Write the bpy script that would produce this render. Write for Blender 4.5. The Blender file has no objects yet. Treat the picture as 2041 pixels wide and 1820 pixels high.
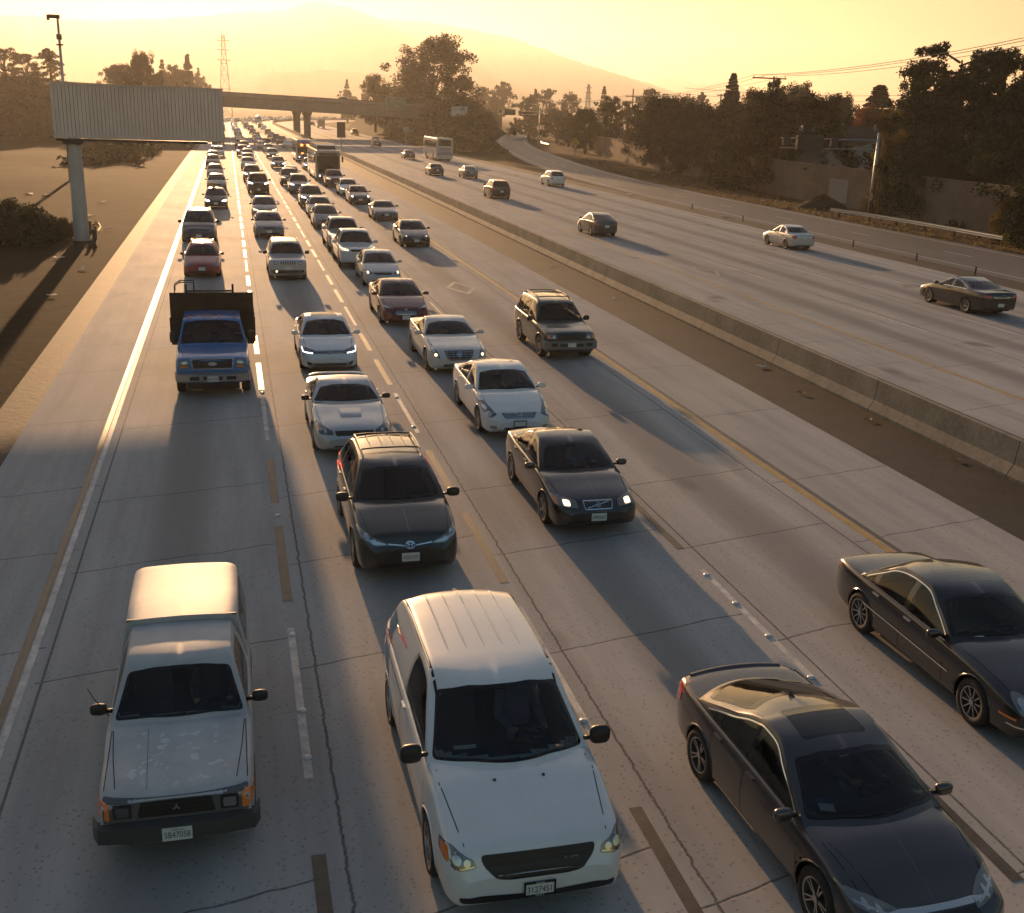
import bpy, bmesh, math, random
import numpy as np
from mathutils import Vector, Matrix
from mathutils.bvhtree import BVHTree
from mathutils.geometry import delaunay_2d_cdt
rnd = random.Random(7)
scene = bpy.context.scene
C = scene.collection
# ---------------------------------------------------------------- camera
PITCH, YAW, ROLL, CAMH, FPX = 0.300400217, 0.249578313, 0.0328449445, 7.87536, 2218.587
def cam_axes():
    cp, sp, cy, sy = math.cos(PITCH), math.sin(PITCH), math.cos(YAW), math.sin(YAW)
    f = Vector((sy*cp, cy*cp, -sp)); r = Vector((cy, -sy, 0)); u = r.cross(f)
    c, s = math.cos(ROLL), math.sin(ROLL)
    return c*r + s*u, -s*r + c*u, f
cd = bpy.data.cameras.new('camera'); cam = bpy.data.objects.new('camera', cd); C.objects.link(cam)
r_, u_, f_ = cam_axes()
M = Matrix((r_, u_, -f_)).transposed().to_4x4(); M.translation = (0, 0, CAMH)
cam.matrix_world = M
cd.sensor_fit = 'HORIZONTAL'; cd.sensor_width = 36; cd.lens = 36*FPX/2041
cd.clip_start = 0.1; cd.clip_end = 20000
scene.camera = cam
# ---------------------------------------------------------------- light, sky, exposure
SUN_EL, SUN_AZ = math.radians(7.5), math.radians(-1.7)      # azimuth from +Y towards +X
w = bpy.data.worlds.new('World'); scene.world = w; w.use_nodes = True
nt = w.node_tree; bg = nt.nodes['Background']
sky = nt.nodes.new('ShaderNodeTexSky'); sky.sky_type = 'NISHITA'; sky.sun_disc = False
sky.sun_elevation = SUN_EL; sky.sun_rotation = SUN_AZ
sky.altitude = 50; sky.air_density = 2.0; sky.dust_density = 0.3; sky.ozone_density = 3.0
hs = nt.nodes.new('ShaderNodeMix'); hs.data_type = 'RGBA'; hs.blend_type = 'MULTIPLY'; hs.inputs[0].default_value = 1; hs.inputs[7].default_value = (0.92, 0.99, 1.15, 1)
nt.links.new(sky.outputs[0], hs.inputs[6]); nt.links.new(hs.outputs[2], bg.inputs[0]); bg.inputs[1].default_value = 0.06
sd = bpy.data.lights.new('sun', 'SUN'); so = bpy.data.objects.new('sun', sd); C.objects.link(so)
sd.energy = 5.0; sd.angle = math.radians(0.5); sd.color = (1.0, 0.58, 0.28)
sv = Vector((math.sin(SUN_AZ)*math.cos(SUN_EL), math.cos(SUN_AZ)*math.cos(SUN_EL), math.sin(SUN_EL)))
so.rotation_euler = sv.to_track_quat('Z', 'Y').to_euler(); so.location = (0, 0, 150)
scene.view_settings.view_transform = 'Standard'; scene.view_settings.look = 'None'
scene.view_settings.exposure = 1.25; scene.view_settings.gamma = 1.0
scene.render.engine = 'CYCLES'
cy_ = scene.cycles
cy_.use_denoising = True; cy_.max_bounces = 8; cy_.transparent_max_bounces = 12; cy_.volume_bounces = 0
cy_.sample_clamp_indirect = 6.0; cy_.caustics_reflective = False; cy_.caustics_refractive = False

# ---------------------------------------------------------------- materials
def nmat(name):
    m = bpy.data.materials.new(name); m.use_nodes = True
    return m, m.node_tree, m.node_tree.nodes['Principled BSDF']
def setp(b, base=None, rough=None, metal=None, coat=None, emit=None, estr=None, spec=None, trans=None):
    I = b.inputs
    if base is not None: I['Base Color'].default_value = (*base, 1)
    if rough is not None: I['Roughness'].default_value = rough
    if metal is not None: I['Metallic'].default_value = metal
    if coat is not None: I['Coat Weight'].default_value = coat; I['Coat Roughness'].default_value = 0.04
    if emit is not None: I['Emission Color'].default_value = (*emit, 1); I['Emission Strength'].default_value = estr
    if spec is not None: I['Specular IOR Level'].default_value = spec
    if trans is not None: I['Transmission Weight'].default_value = trans
def plain(name, base, rough=0.6, metal=0.0, **k):
    m, t, b = nmat(name); setp(b, base, rough, metal, **k); return m
def N(t, typ, **k):
    n = t.nodes.new(typ)
    for a, v in k.items(): setattr(n, a, v)
    return n
def math_(t, op, a, b=None, c=None):
    n = N(t, 'ShaderNodeMath', operation=op)
    for i, x in enumerate((a, b, c)):
        if x is None: continue
        if isinstance(x, (int, float)): n.inputs[i].default_value = x
        else: t.links.new(x, n.inputs[i])
    return n.outputs[0]
def noise(t, vec, scale, detail=4, rough=0.6):
    n = N(t, 'ShaderNodeTexNoise'); n.inputs['Scale'].default_value = scale
    n.inputs['Detail'].default_value = detail; n.inputs['Roughness'].default_value = rough
    t.links.new(vec, n.inputs['Vector']); return n.outputs['Fac']
def ramp(t, fac, stops):
    n = N(t, 'ShaderNodeValToRGB'); e = n.color_ramp.elements
    while len(e) < len(stops): e.new(0.5)
    for i, (p, c) in enumerate(stops):
        e[i].position = p; e[i].color = (*c, 1) if len(c) == 3 else c
    t.links.new(fac, n.inputs[0]); return n.outputs[0]
def mixc(t, fac, a, b, mode='MIX'):
    n = N(t, 'ShaderNodeMix', data_type='RGBA', blend_type=mode)
    for i, x in ((0, fac), (6, a), (7, b)):
        if isinstance(x, (int, float)): n.inputs[i].default_value = x
        elif isinstance(x, tuple): n.inputs[i].default_value = (*x, 1)
        else: t.links.new(x, n.inputs[i])
    return n.outputs[2]
def pos(t): return N(t, 'ShaderNodeNewGeometry').outputs['Position']
def sep(t, v):
    n = N(t, 'ShaderNodeSeparateXYZ'); t.links.new(v, n.inputs[0]); return n.outputs
def vmul(t, v, s):
    n = N(t, 'ShaderNodeVectorMath', operation='MULTIPLY'); t.links.new(v, n.inputs[0]); n.inputs[1].default_value = s
    return n.outputs[0]
def bump(t, b, h, strength=0.3, dist=0.02):
    n = N(t, 'ShaderNodeBump'); n.inputs['Strength'].default_value = strength; n.inputs['Distance'].default_value = dist
    t.links.new(h, n.inputs['Height']); t.links.new(n.outputs[0], b.inputs['Normal'])
def band(t, x, c, hw, soft):       # 1 inside |x-c|<hw, soft edge
    d = math_(t, 'ABSOLUTE', math_(t, 'SUBTRACT', x, c))
    n = N(t, 'ShaderNodeMapRange', interpolation_type='SMOOTHSTEP'); t.links.new(d, n.inputs[0])
    n.inputs[1].default_value = hw; n.inputs[2].default_value = hw+soft; n.inputs[3].default_value = 1; n.inputs[4].default_value = 0
    return n.outputs[0]

def concrete_road():
    m, t, b = nmat('road_concrete'); p = pos(t); X, Y, Z = sep(t, p)
    n1 = noise(t, p, 0.35, 5); n2 = noise(t, vmul(t, p, (1.6, 0.12, 1)), 1.0, 4)
    n3 = noise(t, p, 14, 3, 0.7)
    col = ramp(t, n1, [(0.3, (0.37, 0.358, 0.345)), (0.7, (0.47, 0.455, 0.435))])
    col = mixc(t, 0.55, col, ramp(t, n2, [(0.35, (0.29, 0.28, 0.27)), (0.65, (0.48, 0.465, 0.445))]))
    # aggregate speckle
    sp = N(t, 'ShaderNodeTexVoronoi'); sp.inputs['Scale'].default_value = 11; t.links.new(p, sp.inputs['Vector'])
    spk = math_(t, 'LESS_THAN', sp.outputs['Distance'], math_(t, 'MULTIPLY_ADD', n3, .30, .06))
    spc = N(t, 'ShaderNodeTexVoronoi'); spc.inputs['Scale'].default_value = 6.5; t.links.new(p, spc.inputs['Vector'])
    spd = math_(t, 'LESS_THAN', spc.outputs['Distance'], 0.13)
    col = mixc(t, math_(t, 'MULTIPLY', spk, math_(t, 'MULTIPLY_ADD', n1, .7, -.02)), col, (0.10, 0.096, 0.09))
    col = mixc(t, math_(t, 'MULTIPLY', spd, 0.25), col, (0.48, 0.46, 0.43))
    # oil drip down the middle of each lane, worn wheel tracks
    for c in (-1.2, 2.55, 6.25, 10.1, 25.0, 28.6, 32.1, 35.6):
        k = band(t, X, c, 0.15, 0.75)
        col = mixc(t, math_(t, 'MULTIPLY', k, math_(t, 'MULTIPLY_ADD', n2, 0.7, 0.10)), col, (0.13, 0.122, 0.115))
    # oil blotches
    bl = noise(t, vmul(t, p, (0.55, 0.33, 1)), 0.62, 2)
    bl = ramp(t, bl, [(0.66, (0, 0, 0)), (0.73, (1, 1, 1))])
    col = mixc(t, math_(t, 'MULTIPLY', bl, 0.55), col, (0.095, 0.09, 0.085))
    # skewed joints with an irregular spacing, offset from lane to lane
    lane = math_(t, 'FLOOR', math_(t, 'DIVIDE', math_(t, 'ADD', X, 2.95), 3.65))
    q = math_(t, 'SUBTRACT', Y, math_(t, 'MULTIPLY', X, 0.24))
    q = math_(t, 'ADD', q, math_(t, 'MULTIPLY', noise(t, p, 0.8, 3), 0.25))
    q = math_(t, 'ADD', q, math_(t, 'MULTIPLY', lane, 1.1))
    q = math_(t, 'FLOORED_MODULO', q, 18.9)
    J = None
    for c in (1.0, 4.66, 10.15, 15.94):
        k = band(t, q, c, 0.008, 0.016); J = k if J is None else math_(t, 'MAXIMUM', J, k)
    wig = math_(t, 'MULTIPLY', math_(t, 'SUBTRACT', noise(t, vmul(t, p, (0, 1, 0)), 2.6, 7, 0.8), 0.5), 0.17)
    for c in (0.93, 4.66, 8.32, -2.86, 11.6):
        k = band(t, math_(t, 'ADD', X, wig if c > 0.5 and c < 8 else math_(t, 'MULTIPLY', wig, 0.12)), c, 0.010, 0.016); J = math_(t, 'MAXIMUM', J, k)
    for c in (26.98, 30.6, 34.0):
        J = math_(t, 'MAXIMUM', J, band(t, X, c, 0.012, 0.02))
    col = mixc(t, math_(t, 'MULTIPLY', J, math_(t, 'MULTIPLY_ADD', n3, .8, .25)), col, (0.03, 0.028, 0.026))
    t.links.new(col, b.inputs['Base Color'])
    rr = math_(t, 'MULTIPLY_ADD', n1, 0.12, 0.70); t.links.new(rr, b.inputs['Roughness'])
    b.inputs['Specular IOR Level'].default_value = 0.03
    h = math_(t, 'SUBTRACT', n3, math_(t, 'MULTIPLY', J, 1.2)); bump(t, b, h, 0.16, 0.012)
    return m
def noisy(name, c0, c1, scale, rough=0.8, detail=6, bmp=0.4, dist=0.03, stretch=(1, 1, 1), c2=None):
    m, t, b = nmat(name); p = vmul(t, pos(t), stretch); n1 = noise(t, p, scale, detail, 0.65); n2 = noise(t, p, scale*9, 3, 0.7)
    f = math_(t, 'MULTIPLY_ADD', n2, 0.4, math_(t, 'MULTIPLY', n1, 0.6))
    st = [(0.36, c0), (0.62, c1)] + ([(0.72, c2)] if c2 else [])
    t.links.new(ramp(t, f, st), b.inputs['Base Color']); setp(b, rough=rough, spec=0.03 if rough >= .9 else 0.3)
    if bmp: bump(t, b, n2, bmp, dist)
    return m
M_CONC = concrete_road()
M_ASPH = noisy('old_asphalt', (0.022, 0.019, 0.016), (0.046, 0.040, 0.034), 0.5, 0.75)
M_RAMP = noisy('ramp_asphalt', (0.085, 0.080, 0.076), (0.130, 0.122, 0.115), 0.4, 0.6, stretch=(1, 0.3, 1))
M_DIRT = noisy('dry_dirt', (0.014, 0.012, 0.008), (0.032, 0.025, 0.016), 0.16, 0.95, 8, 0.35, 0.06, c2=(0.055, 0.038, 0.021))  # colour darkened to stand in for the self-shadowing of dry grass
M_VERGE = noisy('orange_dirt', (0.055, 0.036, 0.022), (0.12, 0.075, 0.042), 0.3, 0.95, 8, 0.6, 0.08, c2=(0.16, 0.105, 0.06))
M_GRND = noisy('dry_ground', (0.07, 0.058, 0.036), (0.15, 0.115, 0.07), 0.05, 0.95, 8, 0.5, 0.2)
M_BANK = noisy('bank_scrub', (0.030, 0.032, 0.016), (0.085, 0.070, 0.038), 0.12, 0.95, 8, 0.8, 0.5, c2=(0.19, 0.14, 0.075))
M_WHITE = noisy('worn_white_paint', (0.34, 0.33, 0.315), (0.66, 0.65, 0.62), 3.0, 0.6, 5, 0.1)
M_YEL = noisy('worn_yellow_paint', (0.34, 0.20, 0.05), (0.50, 0.32, 0.09), 2.5, 0.5, 5, 0.1)
M_TAPE = noisy('black_contrast_stripe', (0.050, 0.045, 0.040), (0.10, 0.088, 0.072), 3.0, 0.5, 5, 0.1)
M_BROWN = noisy('scraped_stripe', (0.12, 0.10, 0.075), (0.17, 0.14, 0.105), 3.0, 0.5, 5, 0.1)
M_BARR = noisy('barrier_concrete', (0.13, 0.12, 0.10), (0.26, 0.24, 0.205), 0.8, 0.85, 6, 0.3, 0.02)
def jointed(m, per):
    t = m.node_tree; b = t.nodes['Principled BSDF']; Y = sep(t, pos(t))[1]; l = b.inputs['Base Color'].links[0].from_socket
    t.links.new(mixc(t, math_(t, 'MULTIPLY', band(t, math_(t, 'FLOORED_MODULO', Y, per), per/2, .012, .02), .85), l, (.03, .028, .025)), b.inputs['Base Color'])
jointed(M_BARR, 6.1)
M_DECK = noisy('bridge_concrete', (0.20, 0.18, 0.15), (0.30, 0.27, 0.23), 0.3, 0.85, 6, 0.2, 0.02)
M_WALL = noisy('sound_wall_block', (0.15, 0.118, 0.092), (0.225, 0.178, 0.14), 0.35, 0.9, 6, 0.3, 0.02)
M_BLACK = plain('black_plastic', (0.012, 0.012, 0.012), 0.45)
M_METAL = plain('galvanised_steel', (0.42, 0.42, 0.41), 0.45, 0.85)
M_WOOD = noisy('weathered_wood', (0.05, 0.036, 0.025), (0.12, 0.09, 0.06), 2.0, 0.85)

# ---------------------------------------------------------------- mesh helper
class MB:
    def __init__(s): s.v = []; s.f = []; s.m = []
    def add(s, vs, fs, mi=0):
        o = len(s.v); s.v += [tuple(map(float, p)) for p in vs]; s.f += [tuple(i+o for i in f) for f in fs]
        s.m += ([mi]*len(fs) if isinstance(mi, int) else list(mi)); return s
    def box(s, c, d, mi=0, rot=None, taper=1.0):
        x, y, z = (q/2 for q in d)
        vs = [Vector((sx*x*(taper if sz > 0 else 1), sy*y*(taper if sz > 0 else 1), sz*z)) for sz in (-1, 1) for sy in (-1, 1) for sx in (-1, 1)]
        if rot is not None: vs = [rot @ q for q in vs]
        vs = [q+Vector(c) for q in vs]
        return s.add(vs, [(0, 2, 3, 1), (4, 5, 7, 6), (0, 1, 5, 4), (2, 6, 7, 3), (0, 4, 6, 2), (1, 3, 7, 5)], mi)
    def tube(s, pts, r, n=8, mi=0, cap=True):
        pts = [Vector(p) for p in pts]; k = len(pts)
        rs = [r]*k if isinstance(r, (int, float)) else r
        vs = []; fs = []; up = None
        for i, p in enumerate(pts):
            d = (pts[min(i+1, k-1)]-pts[max(i-1, 0)]).normalized()
            if up is None: up = Vector((0, 0, 1)) if abs(d.z) < 0.9 else Vector((1, 0, 0))
            a = d.cross(up).normalized(); bb = a.cross(d).normalized(); up = bb
            for j in range(n):
                th = 2*math.pi*j/n; vs.append(p+rs[i]*(math.cos(th)*a+math.sin(th)*bb))
        for i in range(k-1):
            for j in range(n):
                fs.append((i*n+j, i*n+(j+1) % n, (i+1)*n+(j+1) % n, (i+1)*n+j))
        if cap: fs += [tuple(range(n))[::-1], tuple(range((k-1)*n, k*n))]
        return s.add(vs, fs, mi)
    def grid(s, P, mi=0, flip=False):          # P: array (a,b,3)
        a, b = len(P), len(P[0]); vs = [q for row in P for q in row]; fs = []
        for i in range(a-1):
            for j in range(b-1):
                f = (i*b+j, i*b+j+1, (i+1)*b+j+1, (i+1)*b+j); fs.append(f[::-1] if flip else f)
        return s.add(vs, fs, mi)
    def prism(s, poly, axis, a, b, mi=0):      # extrude a 2-D outline along an axis
        n = len(poly)
        def P(u, v, t): return {'x': (t, u, v), 'y': (u, t, v), 'z': (u, v, t)}[axis]
        vs = [P(u, v, a) for u, v in poly]+[P(u, v, b) for u, v in poly]
        fs = [tuple(range(n))[::-1], tuple(range(n, 2*n))]+[(i, (i+1) % n, n+(i+1) % n, n+i) for i in range(n)]
        return s.add(vs, fs, mi)
    def build(s, name, mats, parent=None, smooth=False, recalc=False, angle=None):
        me = bpy.data.meshes.new(name); me.from_pydata(s.v, [], s.f); me.update()
        for m in (mats if isinstance(mats, (list, tuple)) else [mats]): me.materials.append(m)
        if any(s.m): me.polygons.foreach_set('material_index', s.m)
        if recalc:
            bm = bmesh.new(); bm.from_mesh(me); bmesh.ops.recalc_face_normals(bm, faces=bm.faces); bm.to_mesh(me); bm.free()
        if smooth or angle:
            me.polygons.foreach_set('use_smooth', [True]*len(me.polygons))
        if angle: me.set_sharp_from_angle(angle=math.radians(angle))
        o = bpy.data.objects.new(name, me); C.objects.link(o)
        if parent: o.parent = parent
        return o
def tag(o, label=None, cat=None, group=None, kind=None):
    if label: o['label'] = label
    if cat: o['category'] = cat
    if group: o['group'] = group
    if kind: o['kind'] = kind
    return o
def empty(name, loc=(0, 0, 0), rz=0.0, label=None, cat=None, group=None):
    o = bpy.data.objects.new(name, None); C.objects.link(o); o.location = loc; o.rotation_euler = (0, 0, rz)
    o.empty_display_size = 0.2
    return tag(o, label, cat, group)
def copy_tree(o, parent=None):
    c = o.copy(); C.objects.link(c)
    if parent: c.parent = parent
    for ch in list(o.children): copy_tree(ch, c)
    return c
def struct(o, label=None): return tag(o, label, None, None, 'structure')
def sstep(a, b, x):
    t = min(1, max(0, (x-a)/(b-a))); return t*t*(3-2*t)

# ---------------------------------------------------------------- the freeway: straight, then a long right-hand bend
S0, RAD = 470.0, 520.0
def road(x, s):
    if s <= S0: return (x, s)
    a = (s-S0)/RAD; R = RAD-(x-10)
    return (10+RAD-R*math.cos(a), S0+R*math.sin(a))
def strip(mb, x0, x1, s0, s1, z, mi, step=40.0):
    k = max(1, int(math.ceil((s1-s0)/step))); P = []
    for i in range(k+1):
        s = s0+(s1-s0)*i/k; a = road(x0, s); b = road(x1, s); P.append([(a[0], a[1], z), (b[0], b[1], z)])
    mb.grid(P, mi)
SEND = 760
rd = MB()
strip(rd, -5.2, 15.1, -30, SEND, 0, 0, 10); strip(rd, 20.2, 38.8, -30, SEND, 0, 0, 10)
strip(rd, 15.1, 20.2, -30, SEND, 0.001, 1, 10); strip(rd, -6.1, -5.2, -30, SEND, -0.004, 1, 20); strip(rd, 38.8, 40.9, -30, 300, -0.004, 1, 20)
zl = 0.005
strip(rd, -3.30, -3.18, 6, SEND, zl, 4, 10); strip(rd, -3.16, -3.05, 6, SEND, zl, 2, 10)
strip(rd, 12.0, 12.16, 5, SEND, zl, 3, 10); strip(rd, 12.20, 12.32, 5, SEND, zl, 5, 10)
strip(rd, 23.05, 23.2, 5, SEND, zl, 3, 10); strip(rd, 37.32, 37.46, 5, SEND, zl, 2, 10)
def dashes(x, s, white0, per=14.7, n=60):
    for i in range(-1, n):
        a = white0+per*i
        strip(rd, x-0.055, x+0.055, a, a+4.2, zl, 2)
        strip(rd, x-0.08, x+0.08, a+5.2, a+8.75, zl, 5)
        strip(rd, x-0.08, x+0.08, a+10.1, a+13.2, zl, 5)
dashes(0.64, 0, 12.05); dashes(4.38, 0, 12.2); dashes(8.07, 0, 13.2)
for x, o in ((26.75, 38.6), (30.35, 37.8), (33.75, 49.8)):
    for i in range(-1, 40): strip(rd, x-0.06, x+0.06, o+14.7*i, o+4.4+14.7*i, zl, 2)
# carpool diamonds
def diamond(cx, cy, w, l):
    o = [(cx, cy-l), (cx+w, cy), (cx, cy+l), (cx-w, cy)]; q = 0.72
    i = [(cx+(a-cx)*q, cy+(b-cy)*q) for a, b in o]
    for k in range(4):
        n = (k+1) % 4
        rd.add([(*o[k], zl), (*o[n], zl), (*i[n], zl), (*i[k], zl)], [(0, 1, 2, 3)], 6)
M_FADE = noisy('faded_white_paint', (0.27, 0.26, 0.25), (0.40, 0.39, 0.37), 4.0, 0.6, 5, 0.1)
diamond(24.65, 55.9, 0.75, 1.9); diamond(10.2, 50.6, 0.75, 1.9)
struct(rd.build('road', [M_CONC, M_ASPH, M_WHITE, M_YEL, M_BROWN, M_TAPE, M_FADE]))
# on-ramp
RC = [(45.5, -30), (45.5, 60), (45.2, 100), (46.2, 136), (50.2, 172), (62.5, 247), (73.5, 300), (92.5, 373), (122.5, 482), (160, 600)]
def rampc(y):
    for (x0, y0), (x1, y1) in zip(RC, RC[1:]):
        if y <= y1: return x0+(x1-x0)*(y-y0)/(y1-y0)
    return RC[-1][0]
ramp_mb = MB(); P = []; Q = []
ys = np.arange(-30, 590, 8.0)
def rsm(y): return np.mean([rampc(y+d) for d in (-18, -9, 0, 9, 18)])
for y in ys:
    x = rsm(y); P.append([(x-4.6, y, 0.0), (x+4.4, y, 0.0)])
ramp_mb.grid(P, 0)
for off, w_, a, b in ((-3.6, 0.14, 0, 999), (3.4, 0.14, 0, 999)):
    ramp_mb.grid([[(rsm(y)+off, y, 0.006), (rsm(y)+off+w_, y, 0.006)] for y in ys], 1)
for y in np.arange(50, 300, 12):
    ramp_mb.grid([[(rsm(t)-0.06, t, 0.006), (rsm(t)+0.06, t, 0.006)] for t in (y, y+3)], 1)
struct(ramp_mb.build('ramp', [M_RAMP, M_WHITE]))

# ---------------------------------------------------------------- terrain
def wob(x, y): return 0.25*math.sin(x*0.21+1.3*math.sin(y*0.05))+0.2*math.sin(y*0.13+0.7*x*0.11)
def hL(x, y):      # left bank
    d = -6.1-x
    h = 0.35*wob(x, y)*sstep(2, 14, d)-0.03
    h += 11.0*sstep(175+0.15*d, 275, y)*sstep(5, 34, d)
    h += 3*sstep(60, 160, d)
    return h
def hR(x, y):      # between the road and the ramp, and beyond the ramp
    c = rsm(y); h = -0.03
    a = sstep(41, 49, x)*sstep(c-5, c-12, x)
    h += 9.0*sstep(205, 270, y)*a
    h += 1.0*sstep(c+14, c+40, x)
    return h
def terrain(name, xs, ys, hf, m):
    mb = MB(); mb.grid([[(x, y, hf(x, y)) for x in xs] for y in ys]); o = mb.build(name, m, smooth=True); return struct(o)
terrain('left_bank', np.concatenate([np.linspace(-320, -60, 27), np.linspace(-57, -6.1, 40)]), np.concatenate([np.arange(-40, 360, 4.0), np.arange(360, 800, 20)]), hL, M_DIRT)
gp = MB(); Y_ = np.arange(100, 420, 4.0)
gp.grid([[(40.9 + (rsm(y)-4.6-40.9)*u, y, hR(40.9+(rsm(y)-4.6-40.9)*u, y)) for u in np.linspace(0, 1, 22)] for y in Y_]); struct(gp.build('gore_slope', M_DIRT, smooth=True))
gp = MB(); Y_ = np.arange(-30, 560, 8.0)
gp.grid([[(rsm(y)+4.4+(d), y, hR(rsm(y)+4.4+d, y)+0.03*(d > 0)) for d in (0, 1, 3, 6, 9, 14, 22, 36, 60, 120)] for y in Y_]); struct(gp.build('verge', M_VERGE, smooth=True))
gm = MB(); gm.grid([[(x, y, -0.12) for x in np.linspace(-3380, 5180, 40)] for y in np.linspace(-70, 6300, 40)])
struct(gm.build('ground', M_GRND))

# ---------------------------------------------------------------- hills
def hill(name, dist, prof, m, depth=500, seed=1, rough=2.5):
    rr = random.Random(seed); mb = MB(); az = [p[0] for p in prof]; el = [p[1] for p in prof]
    A = np.arange(az[0], az[-1]+0.01, 0.12); E = np.interp(A, az, el)
    ker = np.array([1, 2, 3, 2, 1])/9; E = np.convolve(np.pad(E, 2, 'edge'), ker, 'valid')
    P = []; ph = [rr.random()*6 for _ in range(6)]
    for k, q in enumerate(np.linspace(0, 1, 16)):
        row = []
        for a, e in zip(A, E):
            top = CAMH+dist*math.tan(math.radians(e))
            d = dist-depth*(1-q)
            jag = 0.5*rough*(rr.random()-0.5)*(1 if q > 0.9 else 0.8)
            gul = 1+0.16*math.sin(a*2.1+ph[0])*(1-q)+0.10*math.sin(a*5.3+ph[1]+q*2)*(1-q)
            z = top*(q**0.8)*gul + jag - (4 if k == 0 else 0)
            row.append((d*math.sin(math.radians(a)), d*math.cos(math.radians(a)), max(z, -3)))
        P.append(row)
    mb.grid(P); return struct(mb.build(name, m, smooth=True))
M_HILL = noisy('hill_scrub', (0.05, 0.05, 0.03), (0.12, 0.10, 0.06), 0.012, 0.95, 8, 0)
hill('hills', 5000, [(-40, 2.2), (-20, 2.7), (-9.6, 3.35), (-5.4, 3.33), (-1.1, 3.75), (.5, 4.0), (2.7, 4.2), (4.1, 4.67), (5.9, 4.47), (7.4, 4.01), (9.7, 3.97), (10.8, 3.83), (13.5, 3.42), (15.3, 2.89), (17, 2.36), (19.4, 1.77), (21.2, 1.27), (23.7, .71), (30, .3), (50, .2)], M_HILL, 1800, 3, 16)
hill('low_hills', 2600, [(-3, 0.2), (1.0, 1.2), (1.8, 1.39), (4.5, 1.61), (7.8, 1.5), (10, 1.0), (13, 0.4)], M_HILL, 500, 5, 8)
hill('far_hills', 6200, [(18, .5), (19.8, 1.5), (21.5, 1.8), (22.6, 1.55), (24.1, 1.67), (25.3, 1.33), (27.5, .8), (33, .5), (45, .4)], M_HILL, 800, 8, 16)
# ---------------------------------------------------------------- haze: the smoky evening air, one closed box
hz = MB(); hz.box((900, 3120, 214), (8600, 6400, 432))
ho = hz.build('haze', [])
mh = bpy.data.materials.new('haze_air'); mh.use_nodes = True; th = mh.node_tree; th.nodes.clear()
vo = th.nodes.new('ShaderNodeVolumePrincipled'); oo = th.nodes.new('ShaderNodeOutputMaterial')
vo.inputs['Color'].default_value = (0.93, 0.90, 0.86, 1); vo.inputs['Density'].default_value = 0.0002
vo.inputs['Anisotropy'].default_value = 0.55
th.links.new(vo.outputs[0], oo.inputs['Volume']); ho.data.materials.append(mh)
tag(ho, 'thin smoky sunset haze over the whole freeway', None, None, 'stuff')
ho.display_type = 'WIRE'

# ================================================================ vehicles
def pch(xy, x):                     # monotone cubic through control points
    xs = np.array([p[0] for p in xy], float); ys = np.array([p[1] for p in xy], float); x = np.asarray(x, float)
    h = np.diff(xs); d = np.diff(ys)/h; m = np.zeros(len(xs)); m[0] = d[0]; m[-1] = d[-1]
    for i in range(1, len(xs)-1):
        if d[i-1]*d[i] > 0:
            w1 = 2*h[i]+h[i-1]; w2 = h[i]+2*h[i-1]; m[i] = (w1+w2)/(w1/d[i-1]+w2/d[i])
    k = np.clip(np.searchsorted(xs, x)-1, 0, len(xs)-2); t = np.clip((x-xs[k])/h[k], 0, 1)
    return ((2*t**3-3*t**2+1)*ys[k]+(t**3-2*t**2+t)*h[k]*m[k]+(-2*t**3+3*t**2)*ys[k+1]+(t**3-t**2)*h[k]*m[k+1])
def chaikin(P, n=2):
    for _ in range(n):
        Q = [P[0]]
        for a, b in zip(P[:-1], P[1:]): Q += [0.75*a+0.25*b, 0.25*a+0.75*b]
        Q.append(P[-1]); P = Q
    return P
def rpoly(pts, r=0.03, seg=4):      # outline with rounded corners
    n = len(pts); out = []
    for i in range(n):
        p = np.array(pts[i], float); a = np.array(pts[i-1], float)-p; b = np.array(pts[(i+1) % n], float)-p
        la, lb = np.hypot(*a), np.hypot(*b); rr = min(r, 0.45*la, 0.45*lb)
        p0, p1 = p+a/la*rr, p+b/lb*rr
        for k in range(seg+1):
            t = k/seg; out.append(tuple((1-t)**2*p0+2*t*(1-t)*p+t*t*p1))
    return out
def ell(cx, cy, a, b=None, n=20): return [(cx+a*math.cos(2*math.pi*i/n), cy+(b or a)*math.sin(2*math.pi*i/n)) for i in range(n)]
def mir(poly): return [(-x, z) for x, z in poly][::-1]
def line_poly(pts, wd):             # thin closed outline round a polyline
    P = [np.array(p, float) for p in pts]; L, R = [], []
    for i, p in enumerate(P):
        d = P[min(i+1, len(P)-1)]-P[max(i-1, 0)]; d /= max(1e-9, np.hypot(*d)); n = np.array((-d[1], d[0]))*wd/2
        L.append(tuple(p+n)); R.append(tuple(p-n))
    return L+R[::-1]
def inside(pt, poly):
    x, y = pt; c = False; n = len(poly)
    for i in range(n):
        x0, y0 = poly[i]; x1, y1 = poly[i-1]
        if (y0 > y) != (y1 > y) and x < (x1-x0)*(y-y0)/(y1-y0)+x0: c = not c
    return c
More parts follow.
